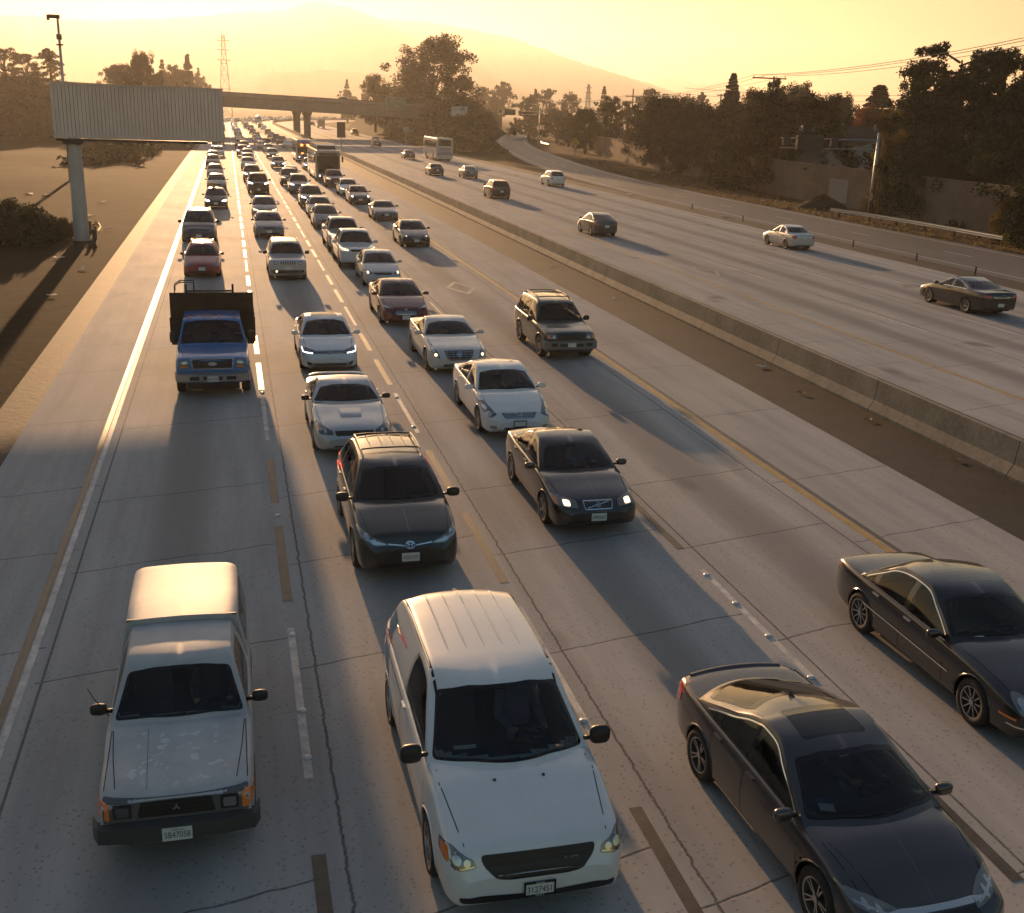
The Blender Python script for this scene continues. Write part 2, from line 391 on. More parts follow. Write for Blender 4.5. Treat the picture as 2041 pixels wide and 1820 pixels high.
def tri2d(poly, sp):
    pts = []; n = len(poly)
    for i in range(n):
        a = np.array(poly[i]); b = np.array(poly[(i+1) % n]); k = max(1, int(np.hypot(*(b-a))/sp))
        for j in range(k): pts.append(tuple(a+(b-a)*j/k))
    m = len(pts); edges = [(i, (i+1) % m) for i in range(m)]
    xs = [p[0] for p in pts]; ys = [p[1] for p in pts]; extra = []
    for x in np.arange(min(xs)+sp*0.6, max(xs), sp):
        for y in np.arange(min(ys)+sp*0.5, max(ys), sp):
            if inside((x, y), pts): extra.append((x, y))
    v, e, f, *_ = delaunay_2d_cdt([Vector(p) for p in pts+extra], edges, [], 1, 1e-5)
    out = []
    for t in f:
        c = (v[t[0]]+v[t[1]]+v[t[2]])/3
        if inside((c.x, c.y), pts): out.append(t)
    return [(p.x, p.y) for p in v], out
RAY = {'F': (Vector((0, -9, 0)), Vector((0, 1, 0)), lambda a, b: (a, 0, b)), 'B': (Vector((0, 9, 0)), Vector((0, -1, 0)), lambda a, b: (a, 0, b)),
       'R': (Vector((9, 0, 0)), Vector((-1, 0, 0)), lambda a, b: (0, a, b)), 'L': (Vector((-9, 0, 0)), Vector((1, 0, 0)), lambda a, b: (0, a, b)),
       'T': (Vector((0, 0, 9)), Vector((0, 0, -1)), lambda a, b: (a, b, 0))}
def patch(mb, bvh, poly, ax, off, mi=0, sp=0.09):   # lay an outline on the body, seen along an axis
    o, d, f = RAY[ax]; v2, tris = tri2d(poly, sp); P = []
    for a, b in v2:
        s = Vector(f(a, b))+o; hit = bvh.ray_cast(s, d)
        if hit[0] is None:
            q = bvh.find_nearest(Vector(f(a, b))+o*0.1); loc, nr = q[0], q[1]
        else: loc, nr = hit[0], hit[1]
        if nr.dot(d) > 0: nr = -nr
        P.append(loc+(nr*0.6-d*0.4)*off)
    T = []
    for t in tris:
        n = (P[t[1]]-P[t[0]]).cross(P[t[2]]-P[t[0]]); T.append(tuple(t) if n.dot(d) < 0 else tuple(t)[::-1])
    mb.add(P, T, mi); return mb

def paint(name, c, metal=0.0, rough=0.32, dust=0.12, coat=0.9):
    m, t, b = nmat(name); setp(b, c, rough, metal, coat)
    g = N(t, 'ShaderNodeTexCoord').outputs['Object']; n = noise(t, g, 2.3, 6, 0.7)
    k = math_(t, 'MULTIPLY', ramp(t, n, [(0.42, (0, 0, 0)), (0.75, (1, 1, 1))]), dust)
    _, _, Z = sep(t, g); low = N(t, 'ShaderNodeMapRange'); t.links.new(Z, low.inputs[0]); low.inputs[1].default_value = 0.2; low.inputs[2].default_value = 0.75; low.inputs[3].default_value = 1; low.inputs[4].default_value = 0
    dk = .25 if sum(c) < .25 else 1.0; k = math_(t, 'MULTIPLY', math_(t, 'MULTIPLY_ADD', low.outputs[0], 0.18, k), dk)
    t.links.new(mixc(t, k, c, (0.16, 0.14, 0.115)), b.inputs['Base Color'])
    t.links.new(math_(t, 'MULTIPLY_ADD', k, 0.5, rough), b.inputs['Roughness'])
    t.links.new(math_(t, 'SUBTRACT', coat, k), b.inputs['Coat Weight'])
    return m
def glass_mat(name, tint, alpha):
    m = bpy.data.materials.new(name); m.use_nodes = True; t = m.node_tree; t.nodes.clear()
    out = N(t, 'ShaderNodeOutputMaterial'); g = N(t, 'ShaderNodeBsdfGlossy'); g.inputs['Roughness'].default_value = 0.02
    tr = N(t, 'ShaderNodeBsdfTransparent'); tr.inputs[0].default_value = (*tint, 1)
    fr = N(t, 'ShaderNodeFresnel'); fr.inputs[0].default_value = 1.52
    mx = N(t, 'ShaderNodeMixShader'); t.links.new(fr.outputs[0], mx.inputs[0]); t.links.new(tr.outputs[0], mx.inputs[1]); t.links.new(g.outputs[0], mx.inputs[2])
    t.links.new(mx.outputs[0], out.inputs[0]); return m
M_GLASS = glass_mat('clear_tinted_glass', (0.62, 0.68, 0.66), 0.5)
M_PRIV = glass_mat('dark_privacy_glass', (0.10, 0.11, 0.11), 0.1)
M_DGLASS = plain('dark_glass', (0.012, 0.014, 0.015), 0.05, 0, spec=0.5)
M_FRIT = plain('black_glass_band', (0.008, 0.008, 0.008), 0.12)
M_TRIM = plain('black_trim', (0.014, 0.014, 0.014), 0.5)
M_GAP = plain('panel_gap', (0.006, 0.006, 0.006), 0.8)
M_CHROME = plain('chrome', (0.75, 0.74, 0.72), 0.12, 1.0)
M_RIM = plain('alloy_rim', (0.45, 0.45, 0.45), 0.28, 0.9)
M_DRIM = plain('grey_rim', (0.16, 0.16, 0.16), 0.35, 0.8)
M_TYRE = plain('tyre_rubber', (0.018, 0.017, 0.016), 0.85)
M_LENS = plain('headlamp_lens', (0.20, 0.20, 0.20), 0.08, 0.35, coat=1.0)
M_LENSD = plain('smoked_headlamp_lens', (0.09, 0.095, 0.10), 0.06, 0.3, coat=1.0)
M_REFL = plain('lamp_reflector', (0.60, 0.59, 0.57), 0.22, 1.0)
M_AMBER = plain('amber_lens', (0.75, 0.20, 0.02), 0.15, coat=1.0)
M_RED = plain('red_lens', (0.45, 0.012, 0.012), 0.12, coat=1.0)
M_REDON = plain('red_lamp_lit', (0.5, 0.012, 0.012), 0.2, emit=(1, 0.06, 0.03), estr=1.2)
M_LAMP = plain('lamp_lit', (0.9, 0.9, 0.9), 0.2, emit=(1.0, 0.93, 0.80), estr=6.0)
M_DRL = plain('white_lamp_strip', (0.9, 0.9, 0.9), 0.2, emit=(0.86, 0.85, 1.0), estr=3.5)
M_LAMPW = plain('warm_lamp_lit', (0.9, 0.8, 0.6), 0.2, emit=(1.0, 0.72, 0.40), estr=1.1)
M_PLATE = plain('plate_white', (0.62, 0.62, 0.60), 0.4)
M_PTXT = plain('plate_ink', (0.02, 0.03, 0.10), 0.5)
M_SEAT = plain('seat_cloth', (0.085, 0.083, 0.082), 0.9)
M_SEATT = plain('tan_seat', (0.26, 0.21, 0.155), 0.8)
M_PAPER = plain('paper', (0.6, 0.62, 0.6), 0.7)

_wheel = {}
def wheel_mesh(R, wd, style):
    key = (R, wd, style)
    if key in _wheel: return _wheel[key]
    n = 28 if style != 'far' else 12
    prof = [(R*0.66, -wd/2), (R*0.90, -wd/2), (R*0.985, -wd*0.36), (R, -wd*0.15), (R, wd*0.15), (R*0.985, wd*0.36), (R*0.90, wd/2), (R*0.70, wd/2), (R*0.66, wd*0.42), (R*0.63, wd*0.1)]
    tb = MB(); P = []
    for r, x in prof: P.append([(x, r*math.cos(2*math.pi*i/n), r*math.sin(2*math.pi*i/n)) for i in range(n+1)])
    tb.grid(P, 0, True)
    me_t = tb.build('tyre', M_TYRE, smooth=True)
    rb = MB()
    def disc(r, x, mi, k=n): rb.add([(x, 0, 0)]+[(x, r*math.cos(2*math.pi*i/k), r*math.sin(2*math.pi*i/k)) for i in range(k)], [(0, 1+i, 1+(i+1) % k) for i in range(k)], mi)
    if style == 'far': disc(R*0.66, wd*0.38, 0)
    else:
        disc(R*0.64, wd*0.05, 1); rm = R*0.67
        lip = [[(x, r*math.cos(2*math.pi*i/n), r*math.sin(2*math.pi*i/n)) for i in range(n+1)] for r, x in ((rm, wd*0.46), (rm*0.93, wd*0.44), (rm*0.90, wd*0.05))]
        rb.grid(lip, 0, True)
        if style == 'steel':
            disc(rm*0.9, wd*0.25, 0)
            for i in range(10): rb.add(ell3(rm*0.62, i/10, rm*0.12, wd*0.262), [tuple(range(8))], 1)
        else:
            ns = {'five': 5, 'multi': 10, 'twin': 10, 'six': 6}[style]
            for i in range(ns):
                a = 2*math.pi*i/ns + (0.16*(1 if i % 2 else -1) if style == 'twin' else 0)
                wdt = {'five': 0.20, 'multi': 0.085, 'twin': 0.085, 'six': 0.17}[style]
                q = []
                for rr, ww in ((rm*0.14, wdt*1.15), (rm*0.95, wdt*0.85)):
                    for sgn in (-1, 1):
                        th = a+sgn*math.atan2(ww*rm*0.5, rr); rr2 = math.hypot(rr, ww*rm*0.5); q.append((rr2*math.cos(th), rr2*math.sin(th)))
                rb.add([(wd*0.36, *q[0]), (wd*0.36, *q[1]), (wd*0.42, *q[2]), (wd*0.42, *q[3]), (wd*0.1, *q[0]), (wd*0.1, *q[1]), (wd*0.1, *q[2]), (wd*0.1, *q[3])],
                       [(0, 1, 3, 2), (0, 2, 6, 4), (1, 5, 7, 3)], 0)
            disc(rm*0.2, wd*0.43, 0, 12)
    me_r = rb.build('rim', [M_RIM, M_GAP])
    ms = (me_t.data, me_r.data)
    for o in (me_t, me_r): bpy.data.objects.remove(o)
    _wheel[key] = ms; return ms
def ell3(r, fr, a, x):
    th = 2*math.pi*fr; cy, cz = r*math.cos(th), r*math.sin(th)
    return [(x, cy+a*math.cos(2*math.pi*i/8), cz+a*math.sin(2*math.pi*i/8)) for i in range(8)]
def add_wheel(root, x, y, R, wd, style, rimmat=None):
    t, r = wheel_mesh(R, wd, style); s = 1 if x > 0 else -1
    w_ = bpy.data.objects.new('wheel', t); C.objects.link(w_); w_.parent = root
    w_.location = (x-s*wd/2, y, R); w_.rotation_euler = (rnd.random()*6.28 if s > 0 else rnd.random()*6.28, 0, 0 if s > 0 else math.pi)
    q = bpy.data.objects.new('rim', r); C.objects.link(q); q.parent = w_
    if rimmat:
        q.material_slots[0].link = 'OBJECT'; q.material_slots[0].material = rimmat
    return w_
def text_mb(mb, txt, size, origin, ux, uy, mi, fit=None):
    cu = bpy.data.curves.new('t', 'FONT'); cu.body = txt; cu.size = size; cu.align_x = 'CENTER'; cu.align_y = 'CENTER'
    o = bpy.data.objects.new('t', cu); C.objects.link(o); bpy.context.view_layer.update()
    me = o.evaluated_get(bpy.context.evaluated_depsgraph_get()).to_mesh()
    wx = max([abs(v.co.x) for v in me.vertices] or [1])*2; k = min(1, fit/wx) if fit else 1
    vs = [Vector(origin)+Vector(ux)*v.co.x*k+Vector(uy)*v.co.y for v in me.vertices]; fs = [tuple(p.vertices) for p in me.polygons]
    mb.add(vs, fs, mi); o.to_mesh_clear(); bpy.data.objects.remove(o); bpy.data.curves.remove(cu)

class Car:
    """one vehicle kind, built round its own origin, nose towards -Y"""
    D = dict(L=4.7, W=1.8, H=1.45, gc=.19, nose=.70, bump=.46, cowl_t=1.18, cowl_z=.95, head_t=2.05, roof_t=3.35, back_t=4.15, deck=1.0, tail=.98,
             belt=(.88, .95), roofw=.70, R=.325, wd=.215, fw=.95, rw=.98, style='five', nosew=.62, boxy=0, bow=.20, backbow=.16, splits=(2.55, 3.45), pillar='body',
             detail=2, end_t=None, privacy=False, interior=True, chrome_dlo=False, nose_r=1.0, dlo_end=None, roof_crown=.035, hoodmid=None, sides=True, rimmat=None)
    def __init__(s, name, label, cat, paintm, **k):
        s.__dict__.update(Car.D); s.__dict__.update(k); s.mat = paintm
        s.root = empty(name, label=label, cat=cat); s.hw = s.W/2
        s.body(); 
        if s.detail > 0: s.features()
        else: s.far_features()
    def y(s, t): return t-s.L/2
    # -- section curves
    def curves(s):
        L, n = s.L, s.nose_r; hw = s.hw; b = s.boxy
        nw = s.nosew
        s.cw = [(0, nw*hw), (.05*n, (nw*.6+.4*.93)*hw), (.16*n, .90*hw+.04*b*hw), (.36*n, .955*hw+.02*b*hw), (.8, .985*hw), (1.3, hw), (L-1.3, hw), (L-.5, (.965+.02*b)*hw), (L-.16, (.90+.06*b)*hw), (L-.04, (.82+.12*b)*hw), (L, (.74+.18*b)*hw)]
        bz = s.bump
        s.czb = [(0, min(bz-.16, s.gc+.16)), (.04*n, s.gc+.09), (.14*n, s.gc+.02), (.5, s.gc), (L-.6, s.gc+.02), (L-.12, s.gc+.10), (L, s.gc+.20-.05*b)]
        hm = s.hoodmid or (s.nose+(s.cowl_z-s.nose)*.62)
        s.czc = [(0, bz+.04+b*(s.nose-bz-.08)), (.05*n, bz+.12+b*(s.nose-bz-.14)), (.15*n, s.nose-.045*(1-b)), (.30*n, s.nose+.02), (.55*s.cowl_t+.1, hm), (s.cowl_t, s.cowl_z), (s.cowl_t+.5, s.cowl_z+.01), (s.back_t-.2, s.deck), (s.back_t+.05, s.deck), (max(s.back_t+.1, L-.14), s.tail), (L-.03, s.tail-.10), (L, s.tail-.22)]
        bf, br = s.belt
        s.czs = [(0, bz+.02+b*(s.nose-bz-.12)), (.05*n, bz+.09+b*(s.nose-bz-.17)), (.15*n, s.nose-.10+.05*b), (.30*n, s.nose-.045+.02*b), (.55*s.cowl_t+.1, hm-.06+.02*b), (s.cowl_t, bf), (s.back_t, br), (max(s.back_t+.08, L-.14), min(br, s.tail-.05)), (L-.03, s.tail-.15), (L, s.tail-.27)]
        # roof line
        c0, c1, r1, k1 = s.cowl_t, s.head_t, s.roof_t, s.back_t; z0, zh = s.cowl_z-.015, s.H-.055
        zr = [(c0-.3, z0-.20), (c0, z0)]
        for q in (.2, .4, .6, .8): zr.append((c0+(c1-c0)*q, z0+(zh-z0)*q+.030*4*q*(1-q)))
        zr += [(c1, zh), (c1+.16, s.H-.022), (c1+.55, s.H)]
        mid = .5*(c1+r1); 
        if mid > c1+.6: zr.append((mid, s.H+.004))
        zr += [(r1-.35, s.H-.018), (r1, s.H-.075)]
        zd = s.deck-.03
        for q in (.33, .66): zr.append((r1+(k1-r1)*q, (s.H-.075)+(zd-(s.H-.075))*q+.022*4*q*(1-q)))
        zr += [(k1, zd), (k1+.3, zd-.25)]
        s.czr = [p for i, p in enumerate(zr) if i == 0 or p[0] > zr[i-1][0]+1e-3]
    def section_low(s, t, n):
        w_, zb, zc, zs = (float(pch(c, t)) for c in (s.cw, s.czb, s.czc, s.czs))
        zs = max(zs, zb+.06); b = s.boxy
        cr = zc-zs
        P = [np.array(p) for p in ((0, zb), (.80*w_, zb), (.955*w_, zb+.02), (.985*w_, zb+.28*(zs-zb)), (w_, zb+.62*(zs-zb)), ((.975+.015*b)*w_, zs-.16*(zs-zb)), ((.945+.025*b)*w_, zs-.01), ((.83+.06*b)*w_, zs+.45*cr), (.5*w_, zs+.86*cr), (.2*w_, zc), (0, zc))]
        return chaikin(P, n)
    def belt_w(s, t): return float(pch(s.cw, t))*(.935+.02*s.boxy)-.012
    def top_z(s, t, u):
        m = .5*(s.head_t+s.roof_t); bw = s.bow*sstep(m, s.head_t-.1, t)-s.backbow*sstep(m, s.roof_t+.1, t)
        return float(pch(s.czr, t-bw*u*u))
    def section_cab(s, t, ns, ntop):
        zb = float(pch(s.czs, t)); wb = s.belt_w(t); H = s.H; ze = s.top_z(t, 1.0)-s.roof_crown; h = max(0, min(1, (ze-zb)/(H-.05-zb)))
        wt = wb+(s.roofw*s.W/2*1.0-wb)*h; wt = max(wt, .1)
        P = [(wb, zb-.10)]
        for i in range(ns+1):
            q = i/ns; hh = max(0, ze-.05*h-zb)*q; P.append((wb+(wt-wb)*q*.96+.018*4*q*(1-q)*h, zb+hh))
        P.append((wt-.006*h, ze-.018*h))
        for i in range(ntop+1):
            u = 1-i/ntop; uu = .965*u; z = s.top_z(t, u)-s.roof_crown*u*u*(1 if u < .999 else 1)
            P.append((wt*uu, z))
        return P
    def add_loft(s, mb, secs, mi=0):
        n = len(secs[0][1]); ring = []
        for y, P in secs: ring.append([(p[0], y, p[1]) for p in P]+[(-p[0], y, p[1]) for p in P[::-1]])
        mb.grid(ring, mi, True)
        m = 2*n
        for r, fl in ((ring[0], False), (ring[-1], True)):
            c = np.mean(np.array(r), 0); b0 = len(mb.v); mb.add([tuple(c)]+r, [((0, i+1, i+2) if not fl else (0, i+2, i+1)) for i in range(m-1)], mi)
    def body(s):
        s.curves(); d = s.detail; L = s.L
        nt = {3: 64, 2: 46, 1: 30, 0: 18}[d]; it = {3: 2, 2: 2, 1: 1, 0: 1}[d]
        end = np.array([0, .012, .03, .05, .08, .11, .15, .2, .26, .33, .42]) if d > 0 else np.array([0, .04, .12, .3])
        ts = sorted(set(list(np.round(end*s.nose_r, 4))+list(np.round(L-end*.5, 4))+list(np.linspace(.5, L-.25, nt))))
        lo = MB(); s.add_loft(lo, [(s.y(t), s.section_low(t, it)) for t in ts])
        s.nlow = len(lo.v)
        c0, c1 = s.cowl_t-.02, (s.end_t or s.back_t+.06)
        ns, ntp = (7, 10) if d >= 2 else ((4, 6) if d == 1 else (2, 4))
        tc = sorted(set(list(np.round(np.linspace(c0, c1, {3: 52, 2: 40, 1: 24, 0: 14}[d]), 4))))
        if s.end_t: tc = [t for t in tc if t < c1-.02]+[c1-.02, c1]
        cb = MB(); s.add_loft(cb, [(s.y(t), s.section_cab(t, ns, ntp)) for t in tc])
        allv = lo.v+cb.v; allf = lo.f+[tuple(i+len(lo.v) for i in f) for f in cb.f]
        s.extra_body(allv, allf)
        s.V, s.F, s.nlowf = allv, allf, len(lo.f)
        s.bvh = BVHTree.FromPolygons([Vector(v) for v in allv], allf)
        s.cut = []      # (axis, polygon) window openings to cut
        s.gaps = MB()
    def extra_body(s, v, f): pass
    def hits(s, a, b, ax):
        o, d, f = RAY[ax]; return s.bvh.ray_cast(Vector(f(a, b))+o, d)[0]
    def finish_body(s):
        V = [list(v) for v in s.V]; R = s.R+.055; keep = []; cutv = {}
        arcs = [(s.y(s.fw), s.R), (s.y(s.L-s.rw), s.R)]
        P = np.array(V)
        wins = [(ax, poly) for ax, poly in s.cut]
        for fi, f in enumerate(s.F):
            c = P[list(f)].mean(0)
            drop = False; wpoly = None
            if fi < s.nlowf and abs(c[0]) > .62*s.hw:
                for ay, az in arcs:
                    if (c[1]-ay)**2+(c[2]-az)**2 < R*R: drop = True
            if fi < s.nlowf and s.interior and s.detail >= 2 and abs(c[0]) < .86*s.hw and c[2] > s.belt[0]-.22 and s.y(s.cowl_t+.1) < c[1] < s.y(min(s.back_t-.12, (s.end_t or 99)-.1)) and s.top_z(c[1]+s.L/2, min(1, abs(c[0])/(s.roofw*s.hw)))-.16 > c[2]: drop = True
            if not drop and wins and s.interior and c[2] > s.belt[0]-.15:
                for ax, poly in wins:
                    if ax in 'RL' and (c[0] > 0) != (ax == 'R'): continue
                    if ax == 'F' and c[1] > s.y(s.head_t+.25): continue
                    if ax == 'B' and c[1] < s.y(s.roof_t-.25): continue
                    ix = (1, 2) if ax in 'RL' else (0, 2)
                    if all(inside((P[i][ix[0]], P[i][ix[1]]), poly) for i in f): drop = True; wpoly = (ax, poly); break
            if not drop: keep.append(f)
            elif wpoly is not None:
                for i in f: cutv[i] = wpoly
        kv = set(i for f in keep for i in f)
        for i, (ax, poly) in cutv.items():
            if i not in kv: continue
            ix = (1, 2) if ax in 'RL' else (0, 2); p = np.array([P[i][ix[0]], P[i][ix[1]]]); A = np.array(poly); B = np.roll(A, -1, 0); d = B-A
            u = np.clip(((p-A)*d).sum(1)/np.maximum(1e-9, (d*d).sum(1)), 0, 1); Q = A+d*u[:, None]; q = Q[((Q-p)**2).sum(1).argmin()]
            h = s.hits(float(q[0]), float(q[1]), ax)
            if h is not None and (h-Vector(P[i])).length < .13: V[i] = list(h)
        for i, v in enumerate(V):
            if i < s.nlow and abs(v[0]) > .60*s.hw:
                for ay, az in arcs:
                    dy, dz = v[1]-ay, v[2]-az; r = math.hypot(dy, dz)
                    if 1e-3 < r < R: v[1], v[2] = ay+dy/r*R, az+dz/r*R
        mb = MB(); mb.add(V, keep, 0)
        if s.gaps.v: mb.add(s.gaps.v, s.gaps.f, 1)
        # wheel-arch lips
        if s.detail >= 2:
            for ay, az in arcs:
                for sg in (-1, 1):
                    pts = []
                    for k in range(13):
                        th = math.radians(-12+204*k/12); yy, zz = ay+(R-.004)*math.cos(th), az+(R-.004)*math.sin(th)
                        h = s.hits(yy+.03*math.cos(th), zz+.03*math.sin(th), 'R'); pts.append((sg*((h.x if h else s.hw*.97)-.004), yy, zz))
                    mb.tube(pts, .016, 5, 2 if getattr(s, 'flare', False) else 0)
        b = mb.build('body', [s.mat, M_GAP, M_TRIM], s.root, angle=38 if s.detail >= 2 else 45); s.bodyo = b
        if s.detail == 0: return
        u = MB(); u.box((0, 0, .43), (s.W-.62, s.L-.5, .42)); u.box((0, 0, s.gc+.10), (s.W-.25, max(.4, min(s.L-s.fw-s.rw-2*R, s.L-s.fw-R-.2)), .12)); u.build('underbody', M_BLACK, s.root)
    def part(s, name, mat, polys, ax, off=.005, sp=.09, label=None):
        mb = MB()
        for p in polys: patch(mb, s.bvh, p, ax, off, 0, sp)
        o = mb.build(name, mat, s.root, smooth=True); return o
    def line(s, pts, ax, wd=.010):
        patch(s.gaps, s.bvh, line_poly(pts, wd), ax, .0025, 0, .12)
    # -- the openings every car has
    def windscreen_poly(s):
        zt0 = s.top_z(s.head_t, 0)-.03; zc = s.cowl_z; t1 = s.head_t
        wt = s.roofw*s.W/2; wb = s.belt_w(s.cowl_t+.25)
        ze = zt0-s.roof_crown-.02
        w_lo = min(wb-.045, .93*wb); w_hi = wt-.035
        zlo_c, zlo_e = zc+.035, max(s.belt[0]+.0, zc-.05)+.045
        pts = [(-w_lo, zlo_e), (-.5*w_lo, zlo_c+.005), (0, zlo_c), (.5*w_lo, zlo_c+.005), (w_lo, zlo_e), (w_hi, ze-.02), (.5*w_hi, zt0-.012), (0, zt0), (-.5*w_hi, zt0-.012), (-w_hi, ze-.02)]
        return rpoly(pts, .05)
    def rear_poly(s):
        zt = s.H-.105; wt = s.roofw*s.W/2; lo = s.rear_lo if hasattr(s, 'rear_lo') else s.deck+.03
        wb = s.belt_w(s.back_t-.15); q = max(.15, min(1, (zt-lo)/(s.H-s.belt[1])))
        return rpoly([(-min(wb-.08, wt+(wb-wt)*.8), lo), (min(wb-.08, wt+(wb-wt)*.8), lo), (wt-.06, zt-.02), (0, zt), (-wt+.06, zt-.02)], .06)
    def side_polys(s):
        t0, t1 = s.cowl_t+.18, (s.dlo_end or s.back_t-.18); ts = np.linspace(t0, t1, 60); top, bot = [], []
        for t in ts:
            ze = s.top_z(t, 1.0)-s.roof_crown-.075; zb = float(pch(s.czs, t))+.012
            top.append(ze); bot.append(zb)
        sp = [t0]+[x for x in s.splits if t0 < x < t1]+[t1]; out = []; rng = []
        g = .035
        for i, (a, b) in enumerate(zip(sp[:-1], sp[1:])):
            aa = a+(g if i else 0); bb = b-(g if i < len(sp)-2 else 0)
            q = [(t, lo_, hi_) for t, lo_, hi_ in zip(ts, bot, top) if aa <= t <= bb and hi_-lo_ > .02]
            if len(q) < 3: continue
            q = [q[k] for k in range(0, len(q), 3)]+([q[-1]] if (len(q)-1) % 3 else [])
            poly = [(s.y(t), l) for t, l, h in q]+[(s.y(t), h) for t, l, h in q[::-1]]
            poly = [p for k, p in enumerate(poly) if k == 0 or np.hypot(p[0]-poly[k-1][0], p[1]-poly[k-1][1]) > .012]
            if len(poly) > 5: out.append(rpoly(poly, .03, 2)); rng.append((poly[0][0], poly[-1][0]))
        return out
    def glass(s, name, poly, ax, mat, frit=.0):
        mb = MB()
        if frit > 0 and s.detail >= 2:
            D = []
            for k in range(len(poly)):
                a0, a1 = np.array(poly[k]), np.array(poly[(k+1) % len(poly)]); n = max(1, int(np.hypot(*(a1-a0))/.06))
                D += [tuple(a0+(a1-a0)*i/n) for i in range(n)]
            P = np.array(D); c = P.mean(0); e = abs(P-c).max(0); q = c+(P-c)*(1-frit/np.maximum(.05, e))
            o_, d_, f_ = RAY[ax]; V = []
            for ring, off in ((P, .004), (q, .0065)):
                for a, b_ in ring:
                    h = s.bvh.ray_cast(Vector(f_(float(a), float(b_)))+o_, d_)
                    if h[0] is None: h = s.bvh.find_nearest(Vector(f_(float(a), float(b_)))+o_*.1)
                    nr = h[1] if h[1].dot(d_) < 0 else -h[1]
                    V.append(h[0]+(nr*.6-d_*.4)*off)
            m = len(P); F = []
            for k in range(m):
                f = (k, (k+1) % m, m+(k+1) % m, m+k); nn = (V[f[1]]-V[f[0]]).cross(V[f[3]]-V[f[0]]); F.append(f if nn.dot(d_) < 0 else f[::-1])
            mb.add(V, F, 1); patch(mb, s.bvh, [tuple(p) for p in c+(P-c)*(1-.7*frit/np.maximum(.05, e))], ax, .0050, 0, .08)
        else: patch(mb, s.bvh, poly, ax, .0045 if s.detail >= 2 else .012, 0, .10)
        return mb.build(name, [mat, M_FRIT], s.root, smooth=True)
    def features(s):
        d = s.detail; inter = s.interior and d >= 2
        if not inter: s.interior = False
        gl = M_GLASS if inter else M_DGLASS; gr = (M_PRIV if s.privacy else gl) if inter else M_DGLASS
        wp = s.windscreen_poly(); s.glass('windshield', wp, 'F', gl, .03); s.cut.append(('F', shrink(wp, .02)))
        if getattr(s, 'rear_win', True):
            rp = s.rear_poly(); s.glass('rear_window', rp, 'B', gr, .03); getattr(s, 'rear_cut', True) and s.cut.append(('B', shrink(rp, .02)))
        if s.sides:
            sp = s.side_polys()
            if s.pillar == 'black' and d >= 1:
                for q0, q1 in zip(sp[:-1], sp[1:]):
                    e0 = [p for p in q0 if p[0] > max(x for x, _ in q0)-.03]; e1 = [p for p in q1 if p[0] < min(x for x, _ in q1)+.03]
                    pl = [min(e0, key=lambda p: p[1]), min(e1, key=lambda p: p[1]), max(e1, key=lambda p: p[1]), max(e0, key=lambda p: p[1])]
                    for ax in 'RL': patch(MB(), s.bvh, pl, ax, .004, 0, .1).build('window_pillar', M_FRIT, s.root)
            for ax in 'RL':
                for i, q in enumerate(sp):
                    s.glass('side_window', q, ax, gr if (i > 0) else gl); s.cut.append((ax, shrink(q, .012)))
            if s.chrome_dlo:
                top = []
                for q in sp: top += q
                t0, t1 = min(p[0] for p in top), max(p[0] for p in top)
                ts = np.linspace(t0-.02, t1+.02, 46); hi = [(y, s.top_z(y+s.L/2, 1.0)-s.roof_crown-.062) for y in ts]; lo = [(y, float(pch(s.czs, y+s.L/2))+.004) for y in ts]
                hi = [p for p, l in zip(hi, lo) if p[1] > l[1]]
                for ax in 'RL':
                    for pl in ([hi, lo] if s.chrome_dlo == 2 else [hi]): patch(MB(), s.bvh, line_poly(pl, .015), ax, .008, 0, .06).build('chrome_strip', M_CHROME, s.root)
        # wheels
        for x in (-s.hw+.012, s.hw-.012):
            for y in (s.y(s.fw), s.y(s.L-s.rw)): add_wheel(s.root, x, y, s.R, s.wd, s.style if d >= 2 else 'far', s.rimmat)
        # panel gaps
        if d >= 2:
            w0 = float(pch(s.cw, .5))*.80; w1 = s.belt_w(s.cowl_t)*.93
            hl = [(w0*.96, s.y(.20)), (w0, s.y(.42)), (w0*.5+w1*.5, s.y(.75)), (w1, s.y(s.cowl_t-.03))]
            if getattr(s, 'hoodline', True):
                for sg in (1, -1): s.line([(sg*x, y) for x, y in hl], 'T')
            if s.sides:
                zt = s.belt[0]
                for t in [s.cowl_t+.22]+list(s.splits[:getattr(s, 'ndoor', 2)]):
                    for ax in 'RL':
                        s.line([(s.y(t), s.gc+.10), (s.y(t), float(pch(s.czs, t))-.01)], ax)
                for t in list(s.splits[:getattr(s, 'ndoor', 2)]):
                    for sg in (-1, 1):
                        h = s.hits(s.y(t-.16), float(pch(s.czs, t))-.09, 'R'); mb = MB()
                        if h: mb.box((sg*(h.x+.012), s.y(t-.16), h.z), (.03, .17, .028)).build('door_handle', getattr(s, 'handle', s.mat), s.root)
        s.mirrors()
        if d >= 2:
            if inter: s.cabin()
            for x0 in (-.45, .18):
                pts = []; mb = MB()
                for q in np.linspace(0, 1, 6):
                    h = s.hits(x0+.52*q, s.cowl_z+.045+.015*q, 'F')
                    if h: pts.append(h+Vector((0, -.012, .012)))
                if len(pts) > 2: mb.tube(pts, .008, 4).build('wiper', M_TRIM, s.root)
    def far_features(s):
        s.interior = False
        patch(s.gaps, s.bvh, s.windscreen_poly(), 'F', .004, 0, .4); patch(s.gaps, s.bvh, s.rear_poly(), 'B', .004, 0, .4)
        for q in s.side_polys():
            for ax in 'RL': patch(s.gaps, s.bvh, q, ax, .004, 0, .5)
        for x in (-s.hw+.11, s.hw-.11):
            for y in (s.y(s.fw), s.y(s.L-s.rw)): s.gaps.tube([(x-.1, y, s.R), (x+.1, y, s.R)], s.R, 9)
